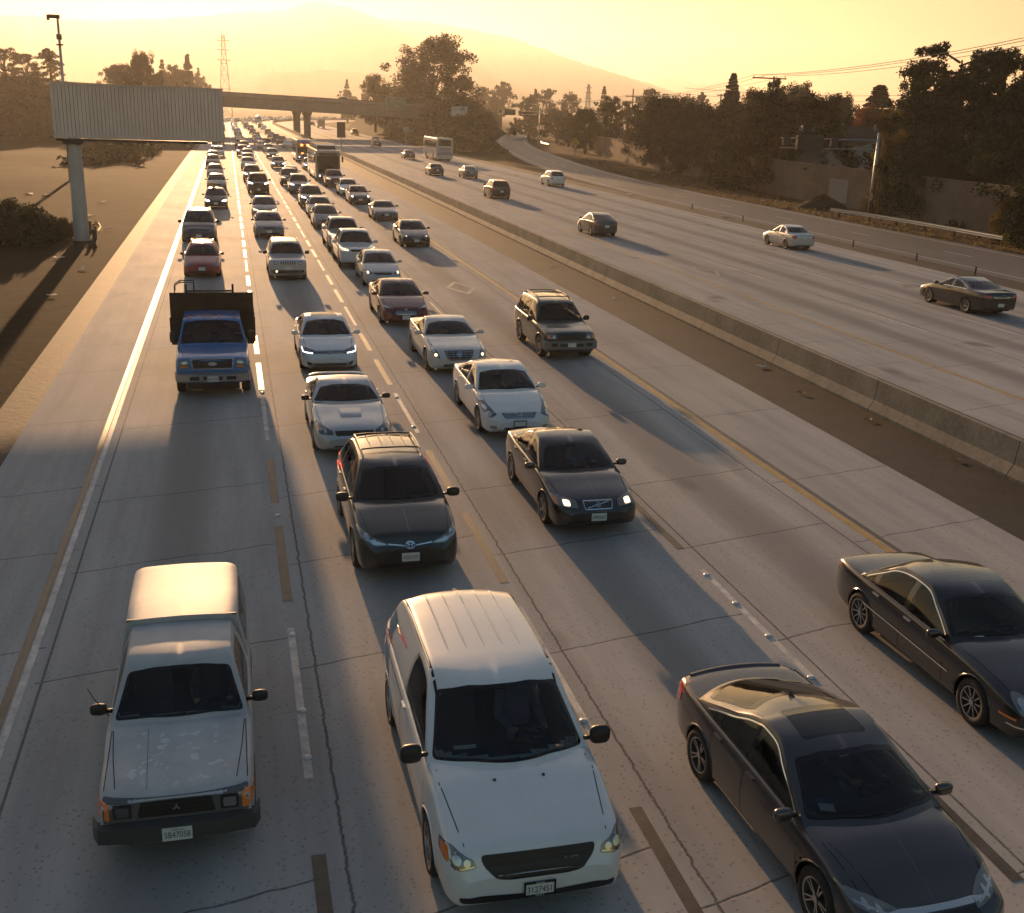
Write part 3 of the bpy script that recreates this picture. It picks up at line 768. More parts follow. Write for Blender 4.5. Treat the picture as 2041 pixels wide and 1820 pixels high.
    def mirrors(s):
        ym = s.y(s.cowl_t+getattr(s, 'mir_t', .42)); zm = s.belt[0]+getattr(s, 'mir_z', .10); big = getattr(s, 'mir', (.20, .10, .14)); mm = getattr(s, 'mirmat', s.mat)
        for sg in (-1, 1):
            h = s.hits(ym, zm-.06, 'R'); x0 = (h.x if h else s.hw*.9)
            mb = MB(); n = 8 if s.detail >= 2 else 5; P = []
            cx = x0+.05+big[0]/2
            for i in range(n+1):
                th = math.pi*i/n; row = []
                for j in range(13):
                    ph = 2*math.pi*j/12; q = .62
                    f = lambda v: math.copysign(abs(v)**q, v)
                    row.append((sg*(cx+big[0]/2*f(math.cos(th))), ym-.01+big[1]/2*f(math.sin(th)*math.cos(ph))*(1.0 if math.cos(ph) < 0 else .75), zm+big[2]/2*f(math.sin(th)*math.sin(ph))))
                P.append(row)
            mb.grid(P, 0, sg < 0); mb.box((sg*(x0+.03), ym+.01, zm-.04), (.10, .05, .035), 1)
            o = mb.build('mirror', [mm, M_TRIM], s.root, smooth=True, recalc=True)
    def cabin(s):
        mb = MB(); fl = s.gc+.15; y0, y1 = s.y(s.cowl_t+.15), s.y(min(s.back_t, s.L-.3)); b = s.belt[0]
        mb.box((0, (y0+y1)/2, .62), (s.W-.34, y1-y0, .06)); W2 = s.W/2-.17
        for sg in (-1, 1): mb.box((sg*(s.hw-.13), (y0+y1)/2, b-.12), (.03, y1-y0, .22))
        # dash
        P = [[(x, y0+dy-.10*(1-(x/W2)**2), z) for x in np.linspace(-W2-.02, W2+.02, 9)] for dy, z in ((-.22, b-.04), (.02, b+.03), (.22, b+.01), (.30, b-.08), (.30, .60))]
        mb.grid(P, 0)
        for sg in (-1, 1): s.seat(mb, sg*.37, s.y(s.head_t+.55), b)
        if s.back_t-s.head_t > 1.5 and s.roof_t-s.head_t > 1.35:
            for sg in (-1, 1): s.seat(mb, sg*.36, s.y(s.head_t+1.42), b, .62)
        # wheel
        c = Vector((.37, s.y(s.head_t-.18), b-.02)); R_ = Matrix.Rotation(math.radians(-62), 3, 'X')
        mb.tube([c+R_ @ Vector((.185*math.cos(a), .185*math.sin(a), 0)) for a in np.linspace(0, 6.2832, 17)], .016, 5, 1, False)
        mb.box(c, (.34, .05, .03), 1, R_); mb.box((0, s.y(s.head_t+.02), s.H-.17), (.22, .03, .065), 1)
        mb.build('interior', [getattr(s, 'seatmat', M_SEAT), M_TRIM], s.root)
    def seat(s, mb, x, y, b, w_=.50):
        rot = Matrix.Rotation(math.radians(-14), 3, 'X')
        mb.box((x, y-.22, b-.36), (w_, .52, .16)); mb.box((x, y+.10, b-.08), (w_-.04, .14, .62), 0, rot); mb.box((x, y+.19, b+.24), (.26, .09, .15), 0, rot)
    # -- front and rear pieces
    def lamps(s, poly, name='headlight', mat=None, ax='F', inner=None, off=.006):
        out = []
        for q, sg in ((poly, 1), (mir(poly), -1)):
            mb = MB(); patch(mb, s.bvh, rpoly(q, .025), ax, off, 0, .05)
            if inner:
                for p, mi in inner:
                    pp = p if sg > 0 else mir(p)
                    patch(mb, s.bvh, pp, ax, off+.004, mi, .05)
            out.append(mb.build(name, [mat or M_LENS, M_REFL, M_AMBER, M_LAMP, M_DRL, M_LAMPW, M_TRIM, M_RED], s.root, smooth=True))
        return out
    def plate(s, z, txt=None, ax='F', frame=False, x=0.0, tops=None):
        h = s.hits(x, z, ax); yy = (h.y if h else s.y(0)); sg = -1 if ax == 'F' else 1
        mb = MB(); y_ = yy+sg*.018; ux = (1, 0, 0) if sg < 0 else (-1, 0, 0)
        mb.box((x, y_, z), (.305, .010, .153), 0)
        fy = y_+sg*.0075
        if frame:
            for dx, dz, a, b in ((0, .074, .33, .024), (0, -.074, .33, .024), (.156, 0, .02, .17), (-.156, 0, .02, .17)): mb.box((x+dx, y_+sg*.004, z+dz), (a, .010, b), 2)
            if tops:
                text_mb(mb, tops[0], .034, (x, y_+sg*.0105, z+.074), ux, (0, 0, 1), 0); text_mb(mb, tops[1], .034, (x, y_+sg*.0105, z-.074), ux, (0, 0, 1), 0)
        if txt: text_mb(mb, txt, .105, (x, fy, z-.010), ux, (0, 0, 1), 1, .265)
        o = mb.build('license_plate', [M_PLATE, M_PTXT, M_TRIM], s.root); return o
    def torus(s, mb, c, a, b, r, mi=0, nrm='F', n=20, tilt=0.0):
        pts = []
        for i in range(n+1):
            th = 2*math.pi*i/n; pts.append((c[0]+a*math.cos(th), c[1]-tilt*b*math.sin(th)*-1, c[2]+b*math.sin(th)))
        mb.tube(pts, r, 5, mi, False)
    def done(s): s.finish_body(); return s.root
def shrink(poly, d):
    P = np.array(poly); c = P.mean(0); e = np.maximum(.05, abs(P-c).max(0)); return [tuple(c+(p-c)*(1-d/e)) for p in P]

def driver(car, shirt, label, x=.37, hair=(.03, .02, .015)):
    """seated person with hands on the steering wheel, one continuous skinned body"""
    b = car.belt[0]; ys = car.y(car.head_t+.52); o = Vector((x, ys, b-.30)); yw = car.y(car.head_t-.16)
    J = [(0, 0, .0), (0, .06, .22), (0, .10, .42), (0, .09, .52), (0, .06, .59), (0, .035, .68), (0, .03, .76)]
    R = [.15, .145, .15, .075, .055, .085, .082]; E = [(0, 1), (1, 2), (2, 3), (3, 4), (4, 5), (5, 6)]
    wy, wz = yw-ys+.02, .30
    for sg in (-1, 1):
        k = len(J); J += [(sg*.19, .08, .44), (sg*.25, -.08, .22), (sg*.20, wy+.10, wz-.02), (sg*.175, wy+.01, wz+.03), (sg*.165, wy-.03, wz+.06)]; R += [.075, .052, .042, .034, .03]
        E += [(2, k), (k, k+1), (k+1, k+2), (k+2, k+3), (k+3, k+4)]
        k2 = len(J); J += [(sg*.10, -.08, -.02), (sg*.16, -.45, .06), (sg*.15, -.62, -.25)]; R += [.095, .07, .05]; E += [(0, k2), (k2, k2+1), (k2+1, k2+2)]
    k = len(J); J += [(0, -.055, .685)]; R += [.022]; E += [(5, k)]
    me = bpy.data.meshes.new('p'); me.from_pydata(J, E, []); ob = bpy.data.objects.new('p', me); C.objects.link(ob)
    md = ob.modifiers.new('s', 'SKIN'); sv_ = me.skin_vertices[0].data
    for i, r in enumerate(R): sv_[i].radius = (r, r); sv_[i].use_root = (i == 0)
    sub = ob.modifiers.new('u', 'SUBSURF'); sub.levels = 2; sub.render_levels = 2
    bpy.context.view_layer.update(); m2 = bpy.data.meshes.new_from_object(ob.evaluated_get(bpy.context.evaluated_depsgraph_get())); bpy.data.objects.remove(ob)
    m2.materials.clear(); m2.materials.append(shirt); m2.materials.append(M_SKIN); m2.materials.append(M_TROUS)
    for p in m2.polygons:
        c = p.center; p.use_smooth = True
        p.material_index = 1 if (c.z > .545 or c.y < wy+.07 and c.z > .2) else (2 if c.z < .08 else 0)
    pr = bpy.data.objects.new('person', m2); C.objects.link(pr); pr.matrix_world = car.root.matrix_basis @ Matrix.Translation(o); tag(pr, label, 'person', 'drivers seen through the windscreens')
    hb = MB(); P = []
    for th in np.linspace(.02, 1.75, 7): P.append([(.092*math.sin(th)*math.cos(a), .045+.098*math.sin(th)*math.sin(a)+.01, .715+.115*math.cos(th)+(.045 if math.sin(a) < -.2 else 0)*math.sin(th)) for a in np.linspace(0, 6.2832, 15)])
    hb.grid(P, 0); hb.build('hair', plain('hair', hair, .8), pr, True)
M_SKIN = plain('skin', (.38, .23, .16), .6); M_TROUS = plain('dark_trousers', (.03, .03, .04), .9)

# ---------------------------------------------------------------- helpers for the particular vehicles
def arc_ring(cx, cz, a, b=None, n=24): return [(cx+a*math.cos(t), cz+(b or a)*math.sin(t)) for t in np.linspace(.04, 2*math.pi-.04, n)]
def emblem(s, polys, off=.014, mat=None, sp=.04, ax='F', name='emblem'):
    mb = MB()
    for p in polys: patch(mb, s.bvh, p, ax, off, 0, sp)
    return mb.build(name, mat or M_CHROME, s.root)
def grille(s, poly, mat=None, bars=0, vert=0, barmat=None, frame=None, r=.03, off=.006, name='grille'):
    mb = MB(); q = rpoly(poly, r); patch(mb, s.bvh, q, 'F', off, 0, .06)
    xs = [p[0] for p in poly]; zs = [p[1] for p in poly]
    def span(z):
        c = []
        for (x0, z0), (x1, z1) in zip(poly, poly[1:]+poly[:1]):
            if (z0 > z) != (z1 > z): c.append(x0+(z-z0)*(x1-x0)/(z1-z0))
        return (min(c), max(c)) if len(c) > 1 else None
    for i in range(bars):
        z = min(zs)+(max(zs)-min(zs))*(i+.7)/(bars+.4); sp_ = span(z)
        if sp_: patch(mb, s.bvh, line_poly([(x, z) for x in np.linspace(sp_[0]+.03, sp_[1]-.03, 8)], .012), 'F', off+.006, 1, .1)
    for i in range(vert):
        x = min(xs)+(max(xs)-min(xs))*(i+.5)/vert
        zz = [z0+(x-x0)*(z1-z0)/(x1-x0) for (x0, z0), (x1, z1) in zip(poly, poly[1:]+poly[:1]) if (x0 > x) != (x1 > x)]
        if len(zz) > 1: patch(mb, s.bvh, line_poly([(x, min(zz)+.02), (x, max(zz)-.02)], .014), 'F', off+.006, 1, .1)
    if frame: patch(mb, s.bvh, line_poly(q+[q[0]], frame)[:], 'F', off+.008, 2, .1) if False else [patch(mb, s.bvh, line_poly([q[i], q[(i+1) % len(q)]], frame), 'F', off+.008, 2, .1) for i in range(len(q)) if np.hypot(q[i][0]-q[(i+1) % len(q)][0], q[i][1]-q[(i+1) % len(q)][1]) > .004]
    return mb.build(name, [mat or M_TRIM, barmat or M_TRIM, M_CHROME], s.root)
def rails(s, t0, t1, x, mat, h=.045, cross=(), cm=None):
    for sg in (-1, 1):
        pts = []
        for t in np.linspace(t0, t1, 7):
            p = s.hits(sg*x, s.y(t), 'T'); pts.append((sg*x, s.y(t), p.z+(h if t0 < t < t1 else .0)))
        MB().tube(pts, .02, 6).build('roof_rail', mat, s.root)
    for t in cross:
        z = s.hits(x, s.y(t), 'T').z+h; MB().tube([(-x, s.y(t), z), (-.3, s.y(t), z+.02), (.3, s.y(t), z+.02), (x, s.y(t), z)], .018, 6).build('crossbar', cm or mat, s.root)
def antenna(s, t, x=0.0, h=.09):
    z = s.hits(x, s.y(t), 'T').z; y = s.y(t)
    MB().add([(x-.02, y-.09, z-.005), (x+.02, y-.09, z-.005), (x+.022, y+.05, z-.005), (x-.022, y+.05, z-.005), (x-.006, y+.04, z+h*.7), (x+.006, y+.04, z+h*.7)], [(0, 1, 5, 4), (1, 2, 5), (2, 3, 4, 5), (3, 0, 4)], 0).build('antenna', s.mat, s.root)
def sunroof(s, t0, t1, x, mat=None):
    p = rpoly([(-x, s.y(t0)), (x, s.y(t0)), (x-.03, s.y(t1)), (-x+.03, s.y(t1))], .07)
    mb = MB(); patch(mb, s.bvh, p, 'T', .003, 0, .1); mb.build('sunroof', mat or M_DGLASS, s.root)
def tails(s, poly, mat=None): return s.lamps(poly, 'taillight', mat or M_RED, 'B')
def visor_paper(s, pts, ax='F', mat=None, name='sticker'):
    mb = MB(); patch(mb, s.bvh, pts, ax, .002, 0, .05); return mb.build(name, mat or M_PAPER, s.root)
def mudline(s): pass
def put(s, x, fwy, rz=0.0):
    y = fwy-s.fw+s.L/2; s.root.location = (x, y, 0); s.root.rotation_euler.z = rz; s.X, s.Yc = x, y; return s
QUEUE = 'vehicles queuing towards the camera'
AWAY = 'vehicles driving away beyond the median'
def qtag(s, g=QUEUE): s.root['group'] = g

# ---- 1 white pickup with a camper shell
P_OLDW = paint('chalky_white_paint', (0.52, 0.52, 0.52), 0, .55, .35, .15)
def oldwhite():
    m, t, b = nmat('peeling_white_paint'); g = N(t, 'ShaderNodeTexCoord').outputs['Object']; n = noise(t, g, 1.6, 6, .7); n2 = noise(t, vmul(t, g, (1, 1, 1)), 9, 3, .55)
    X, Y, Z = sep(t, g)
    col = ramp(t, n, [(.35, (.36, .37, .39)), (.68, (.50, .50, .51))])
    spots = ramp(t, n2, [(.60, (0, 0, 0)), (.62, (1, 1, 1))])
    hood = math_(t, 'MULTIPLY', band(t, Y, -1.65, .42, .15), band(t, X, .0, .48, .1)); hood = math_(t, 'MULTIPLY', hood, math_(t, 'GREATER_THAN', Z, .85))
    col = mixc(t, math_(t, 'MULTIPLY', spots, math_(t, 'MULTIPLY', hood, .75)), col, (.62, .63, .65)); t.links.new(col, b.inputs['Base Color']); setp(b, rough=.5, coat=.12)
    return m
M_OLDW = oldwhite()
s = Car('pickup_truck', 'old white pickup with peeling hood, amber turn lamps and a white camper shell', 'pickup', M_OLDW, detail=3, L=4.62, W=1.66, H=1.56, gc=.26, nose=.90, bump=.52, boxy=1, nosew=.93, nose_r=.6,
        cowl_t=1.28, cowl_z=1.02, head_t=1.86, roof_t=4.2, back_t=4.4, deck=1.0, tail=.99, belt=(.98, 1.0), end_t=2.82, bow=.10, backbow=.02, roofw=.74, splits=(9,), fw=.80, rw=1.08, R=.33, style='steel',
        pillar='body', rear_win=False, ndoor=1, mir=(.19, .10, .14), mirmat=M_TRIM, mir_t=.35, mir_z=.10, flare=True, dlo_end=2.6, roof_crown=.02)
s.line([(s.y(.05)*0-.74, s.y(.10)), (-.74, s.y(1.25))], 'T'); s.line([(.74, s.y(.10)), (.74, s.y(1.25))], 'T'); s.line([(-.30, s.y(.12)), (-.34, s.y(1.2))], 'T', .004)
grille(s, [(-.74, .63), (.74, .63), (.74, .875), (-.74, .875)], plain('grey_grille', (.10, .10, .105), .5), r=.02, name='grille_panel')
grille(s, [(-.40, .66), (.40, .66), (.36, .845), (-.36, .845)], M_TRIM, 3, 0, plain('dark_grille_bar', (.03, .03, .03), .5), r=.03, off=.012)
tri = lambda a: [(0+.0, .752)]
dm = lambda an: [(.0, .755), (.024*math.cos(an-.5), .755+.024*math.sin(an-.5)), (.046*math.cos(an), .755+.046*math.sin(an)), (.024*math.cos(an+.5), .755+.024*math.sin(an+.5))]
emblem(s, [dm(math.pi/2), dm(math.pi/2+2.094), dm(math.pi/2-2.094)], .024)
for sg, lit in ((1, 0), (-1, 1)):
    q = [(.45, .67), (.64, .67), (.64, .835), (.45, .835)]; q = q if sg > 0 else mir(q)
    mb = MB(); patch(mb, s.bvh, rpoly(q, .02), 'F', .014, 0, .05); p2 = rpoly([(sg*.48, .695), (sg*.615, .695), (sg*.615, .81), (sg*.48, .81)][::sg], .03); patch(mb, s.bvh, p2, 'F', .022, 1, .05)
    mb.build('headlight', [M_TRIM, M_LENS if sg > 0 else M_LENSD], s.root)
    q = [(.675, .66), (.80, .66), (.80, .84), (.675, .84)]; q = q if sg > 0 else mir(q)
    mb = MB(); patch(mb, s.bvh, rpoly(q, .02), 'F', .016, 0, .05); mb.build('turn_signal', M_AMBER, s.root)
mb = MB(); B = [(-.86, .12), (-.80, -.02), (-.5, -.07), (.5, -.07), (.80, -.02), (.86, .12)]
mb.grid([[(x, s.y(0)+dy+oy, z) for x, dy in B] for z, oy in ((.40, .03), (.42, -.04), (.60, -.05), (.63, .06))], 0, True); mb.build('bumper', plain('grey_bumper', (.05, .05, .052), .55), s.root)
mb = MB(); y_ = s.y(-.125)
mb.box((.0, y_, .50), (.305, .01, .153), 0); text_mb(mb, '5B47058', .105, (0, y_-.008, .49), (1, 0, 0), (0, 0, 1), 1, .265); text_mb(mb, 'California', .034, (0, y_-.008, .556), (1, 0, 0), (0, 0, 1), 1)
mb.build('license_plate', [M_PLATE, M_PTXT], s.root)
# the shell over the bed
sh_ = MB(); secs = []
for y, k in ((2.84, .97), (2.88, 1), (3.6, 1.005), (4.40, 1.0), (4.52, .985), (4.56, .95)):
    hw = .755*k; zt = 1.62*(.985+.015*k) if k < 1 else 1.62
    secs.append((s.y(y), chaikin([np.array(p) for p in ((.80*k, .99), (.79*k, 1.10), (hw*.93, zt-.10), (hw*.90, zt-.015), (hw*.55, zt+.006), (0, zt+.015))], 2)))
s.add_loft(sh_, secs); so_ = sh_.build('camper_shell', M_OLDW, s.root, angle=40)
sb = BVHTree.FromPolygons([Vector(v) for v in sh_.v], sh_.f)
for ax in 'RL':
    mb = MB(); patch(mb, sb, rpoly([(s.y(2.98), 1.12), (s.y(4.36), 1.12), (s.y(4.34), 1.52), (s.y(2.98), 1.52)], .06), ax, .006, 0, .1); patch(mb, sb, line_poly([(s.y(3.66), 1.13), (s.y(3.66), 1.51)], .03), ax, .010, 1, .1); w_ = mb.build('shell_window', [M_DGLASS, M_TRIM], so_)
mb = MB(); patch(mb, sb, rpoly([(-.6, 1.08), (.6, 1.08), (.55, 1.56), (-.55, 1.56)], .05), 'B', .006, 0, .1); mb.build('shell_window', M_DGLASS, so_)
MB().tube([(-.70, s.y(2.85), 1.0), (-.66, s.y(2.86), 1.6), (.66, s.y(2.86), 1.6), (.70, s.y(2.85), 1.0)], .018, 6).build('rubber_seal', M_TRIM, s.root)
MB().tube([(-.80, s.y(1.55), 1.02), (-.95, s.y(1.5), 1.30), (-1.0, s.y(1.5), 1.42)], .006, 5).build('antenna', M_TRIM, s.root)
tails(s, [(.66, .60), (.80, .60), (.80, .85), (.66, .85)])
s.done(); put(s, -.82, 11.45, .0); driver(s, plain('dark_shirt', (.06, .06, .07), .8), 'driver in a dark shirt inside the old white pickup')

# ---- 2 white panel minivan
P_WHITE = paint('white_paint', (0.70, 0.71, 0.72), 0, .3, .10)
s = Car('cargo_minivan', 'white cargo minivan with black mirrors and blank side panels, lowest in frame', 'van', P_WHITE, detail=3, L=5.12, W=1.99, H=1.74, gc=.20, nose=.88, bump=.52, nosew=.76, nose_r=.8, boxy=.15, cowl_t=1.08, cowl_z=1.10, head_t=2.02, roof_t=4.55, back_t=5.02, deck=1.10, tail=1.04,
        belt=(1.04, 1.12), roofw=.74, R=.345, fw=1.00, rw=1.04, splits=(2.95,), dlo_end=2.95, style='multi', mirmat=M_TRIM, mir=(.24, .13, .22), mir_z=.12, bow=.30, backbow=.10, handle=M_CHROME, ndoor=2, roof_crown=.05, rear_cut=False)
s.line([(s.y(3.0), .35), (s.y(3.0), 1.55)], 'R'); s.line([(s.y(3.0), .35), (s.y(3.0), 1.55)], 'L'); s.line([(s.y(2.9), 1.0), (s.y(4.9), 1.03)], 'L', .014); s.line([(s.y(2.9), 1.0), (s.y(4.9), 1.03)], 'R', .014)
for sg in (-1, 1): s.line([(sg*.70, s.y(2.05)), (sg*.715, s.y(3.2)), (sg*.70, s.y(4.55))], 'T', .03)
mb = MB()
for x in (-.44, -.22, 0, .22, .44):
    pts = [s.hits(x, s.y(t), 'T')+Vector((0, 0, .001)) for t in np.linspace(2.75, 4.45, 8)]; mb.tube(pts, [.006]+[.016]*6+[.006], 6)
mb.build('roof_rib', P_WHITE, s.root)
MB().box(s.hits(0, s.y(4.62), 'T')+Vector((0, 0, .015)), (.06, .09, .05)).build('antenna', M_TRIM, s.root)
grille(s, [(-.60, .80), (.60, .80), (.57, .70), (.44, .575), (.30, .55), (-.30, .55), (-.44, .575), (-.57, .70)], M_TRIM, 3, 0, plain('black_grille_bar', (.02, .02, .02), .35), r=.05)
grille(s, [(-.82, .385), (-.60, .40), (0, .36), (.60, .40), (.82, .385), (.80, .31), (.5, .285), (0, .27), (-.5, .285), (-.80, .31)], M_TRIM, r=.04, name='lower_intake')
s.lamps([(.64, .69), (.80, .67), (.955, .71), (.94, .835), (.86, .855), (.67, .77)], inner=[(rpoly([(.90, .71), (.948, .72), (.935, .82), (.895, .84)], .02), 2), (ell(.83, .765, .042), 1), (ell(.735, .74, .036), 1), (rpoly([(.66, .70), (.86, .675), (.86, .69), (.66, .715)], .005), 1)])
s.plate(.415, '31274S1', frame=True, tops=('DAVIS', 'SWIFT'))
h = s.hits(.33, .70, 'F'); mb = MB(); text_mb(mb, 'RAM', .075, h+Vector((0, -.02, 0)), (1, 0, 0), (0, -.25, .95), 0); mb.build('emblem', M_CHROME, s.root)
for ax in 'L':
    mb = MB(); patch(mb, s.bvh, rpoly([(s.y(3.9), .75), (s.y(4.35), 1.15), (s.y(4.15), 1.42), (s.y(4.6), 1.48), (s.y(4.75), 1.30), (s.y(4.5), 1.05), (s.y(4.75), .80)], .12), ax, .004, 0, .1)
    mb.build('blue_graphic', plain('blue_vinyl', (.05, .16, .30), .4), s.root)
visor_paper(s, rpoly([(-.62, 1.20), (-.38, 1.235), (-.38, 1.26), (-.62, 1.225)], .01)); tails(s, [(.80, .85), (.93, .85), (.90, 1.45), (.82, 1.45)])
for x in (-.27, .27): MB().box(s.hits(x, s.y(.94), 'T')+Vector((0, 0, .006)), (.03, .03, .015)).build('washer_nozzle', M_TRIM, s.root)
s.done(); put(s, 2.74, 10.05); driver(s, plain('work_shirt', (.12, .15, .22), .8), 'driver in dark blue inside the white cargo minivan')

# ---- 3 dark grey fastback sedan
P_GREY = paint('dark_grey_metallic', (0.062, 0.060, 0.066), .55, .30, .10)
s = Car('sedan', 'dark grey fastback sedan with sunroof and red tail lamps at the bottom edge', 'car', P_GREY, detail=3, L=4.65, W=1.81, H=1.42, nose=.70, bump=.44, nosew=.55, nose_r=1.3, cowl_t=1.10, cowl_z=.94, head_t=2.05, roof_t=3.05, back_t=4.28, deck=.99, tail=.98, belt=(.86, .96), roofw=.70, R=.335, fw=.93, rw=1.0,
        splits=(2.55, 3.35), style='twin', chrome_dlo=1, mir=(.21, .12, .14), bow=.24, backbow=.28, dlo_end=3.85, pillar='black')
sunroof(s, 2.16, 2.78, .40); antenna(s, 3.12)
s.lamps([(.40, .60), (.80, .66), (.865, .76), (.62, .715), (.42, .665)], inner=[(rpoly([(.45, .625), (.78, .675), (.80, .69), (.45, .64)], .004), 1), (ell(.60, .66, .025), 1), (ell(.70, .68, .025), 1)])
emblem(s, [rpoly([(-.62, .645), (-.40, .635), (.40, .635), (.62, .645), (.40, .665), (-.40, .665)], .01)], .006, name='chrome_bar'); grille(s, [(-.45, .56), (.45, .56), (.40, .625), (-.40, .625)], r=.02); grille(s, [(-.55, .27), (.55, .27), (.48, .40), (-.48, .40)], name='lower_intake')
tails(s, [(.50, .82), (.62, .84), (.84, .90), (.80, .70), (.74, .70), (.74, .80)])
for ax in 'RL': patch(MB(), s.bvh, rpoly([(s.y(4.33), .72), (s.y(4.40), .70), (s.y(4.50), .95), (s.y(4.30), .97)], .03), ax, .006, 0, .06).build('taillight', M_RED, s.root, smooth=True)
mb = MB(); mb.grid([[(x, s.y(4.45)+dy+.07*(1-(x/.64)**2), z-.02*(x/.64)**2) for x in np.linspace(-.64, .64, 11)] for dy, z in ((-.02, .96), (.03, 1.005), (.07, 1.00), (.06, .94))]); mb.build('spoiler', P_GREY, s.root, smooth=True)
visor_paper(s, [(-.60, 1.005), (-.46, 1.01), (-.45, 1.05), (-.59, 1.045)]); visor_paper(s, [(-.60, 1.055), (-.46, 1.06), (-.455, 1.075), (-.595, 1.07)], mat=plain('blue_sticker', (.05, .09, .25), .5)); visor_paper(s, [(-.13, 1.295), (-.02, 1.30), (-.02, 1.335), (-.13, 1.33)], mat=plain('pale_tag', (.5, .6, .6), .5), name='toll_tag')
s.line([(-.52, s.y(.22)), (-.60, s.y(.6)), (-.72, s.y(1.05))], 'T', .008)
s.done(); put(s, 6.28, 8.45, .045); driver(s, plain('grey_shirt', (.16, .16, .17), .8), 'driver in grey inside the dark grey fastback sedan')

# ---- 4 black luxury saloon with round lamps
P_BLACK = paint('black_paint', (0.010, 0.010, 0.011), 0, .22, .06)
s = Car('sedan', 'black saloon with round headlamps and chrome window surrounds at the right edge', 'car', P_BLACK, detail=3, L=4.88, W=1.82, H=1.44, nose=.74, bump=.46, nosew=.60, nose_r=1.2, cowl_t=1.42, cowl_z=.96, head_t=2.25, roof_t=3.45, back_t=4.2, deck=.98, tail=.95, belt=(.86, .92), roofw=.70, R=.335, fw=.95, rw=1.02,
        splits=(2.75, 3.62), style='multi', chrome_dlo=2, mir=(.21, .12, .13), dlo_end=4.0, seatmat=M_SEATT, handle=M_CHROME)
sunroof(s, 2.45, 3.0, .38, P_BLACK)
for sg in (1, -1):
    mb = MB(); patch(mb, s.bvh, ell(sg*.66, .655, .115, .10)[::sg], 'F', .006, 0, .05); patch(mb, s.bvh, ell(sg*.66, .655, .075, .065)[::sg], 'F', .012, 1, .05); mb.build('headlight', [M_LENS, M_REFL], s.root)
    mb = MB(); patch(mb, s.bvh, ell(sg*.44, .635, .075, .07)[::sg], 'F', .006, 0, .05); mb.build('headlight', M_LENS, s.root)
grille(s, ell(0, .60, .22, .13, 16), M_TRIM, 0, 9, M_CHROME, frame=.02)
emblem(s, [line_poly([(-.84, .41), (-.5, .385), (0, .375), (.5, .385), (.84, .41)], .022)], .01, name='chrome_strip')
mb = MB(); [patch(mb, s.bvh, line_poly([(s.y(1.5), .52), (s.y(3.75), .56)], .025), ax, .01, 0, .1) for ax in 'RL']; mb.build('chrome_moulding', M_CHROME, s.root)
mb = MB(); patch(mb, s.bvh, line_poly([(s.y(.16), .50), (s.y(.42), .50)], .03), 'L', .008, 0, .05); mb.build('side_marker', M_AMBER, s.root)
tails(s, [(.60, .66), (.80, .70), (.80, .88), (.66, .86)]); visor_paper(s, [(-.50, .985), (-.36, .99), (-.36, 1.01), (-.50, 1.005)])
s.done(); put(s, 10.46, 11.65)

# ---- 5 dark green-grey compact SUV with rails
P_DGRN = paint('dark_grey_green_metallic', (0.026, 0.028, 0.026), .4, .28, .10)
s = Car('compact_suv', 'dark charcoal compact SUV with silver roof rails and crossbars', 'SUV', P_DGRN, detail=3, L=4.57, W=1.845, H=1.64, gc=.22, nose=.90, bump=.54, nosew=.66, nose_r=1.0, boxy=.2, cowl_t=1.08, cowl_z=1.10, head_t=1.92, roof_t=3.95, back_t=4.46, deck=1.12, tail=1.06, belt=(1.03, 1.12), roofw=.69, R=.355, wd=.23, fw=.92, rw=.98,
        splits=(2.45, 3.4), style='five', mirmat=M_TRIM, mir=(.24, .13, .17), privacy=True, chrome_dlo=False, bow=.26)
rails(s, 2.25, 4.05, .56, plain('silver_rail', (.5, .5, .5), .35, .8), .06, (2.6, 3.8), M_TRIM); antenna(s, 4.05, 0, .12)
mb = MB()
for x in (-.34, -.11, .11, .34): mb.tube([s.hits(x, s.y(t), 'T')+Vector((0, 0, .001)) for t in np.linspace(2.9, 3.95, 6)], [.005, .014, .014, .014, .014, .005], 6)
mb.build('roof_rib', P_DGRN, s.root)
s.lamps([(.36, .70), (.60, .70), (.84, .83), (.875, .94), (.78, .90), (.42, .745)], inner=[(ell(.62, .765, .04), 1), (ell(.735, .83, .045), 1), (rpoly([(.42, .715), (.58, .715), (.80, .835), (.42, .73)], .004), 1)])
emblem(s, [line_poly([(-.38, .725), (-.10, .69)], .022), line_poly([(.38, .725), (.10, .69)], .022), *[line_poly(arc_ring(0, .70, a, b), .013) for a, b in ((.078, .055), (.030, .054))], line_poly(arc_ring(0, .722, .052, .022), .012)], .012)
grille(s, [(-.50, .60), (.50, .60), (.44, .645), (-.44, .645)]); grille(s, [(-.52, .30), (.52, .30), (.60, .46), (-.60, .46)], name='lower_intake')
s.plate(.50, 'WERWOOF'); tails(s, [(.72, .95), (.90, .98), (.88, 1.2), (.80, 1.15)], M_REDON); s.done(); put(s, 2.76, 18.58)

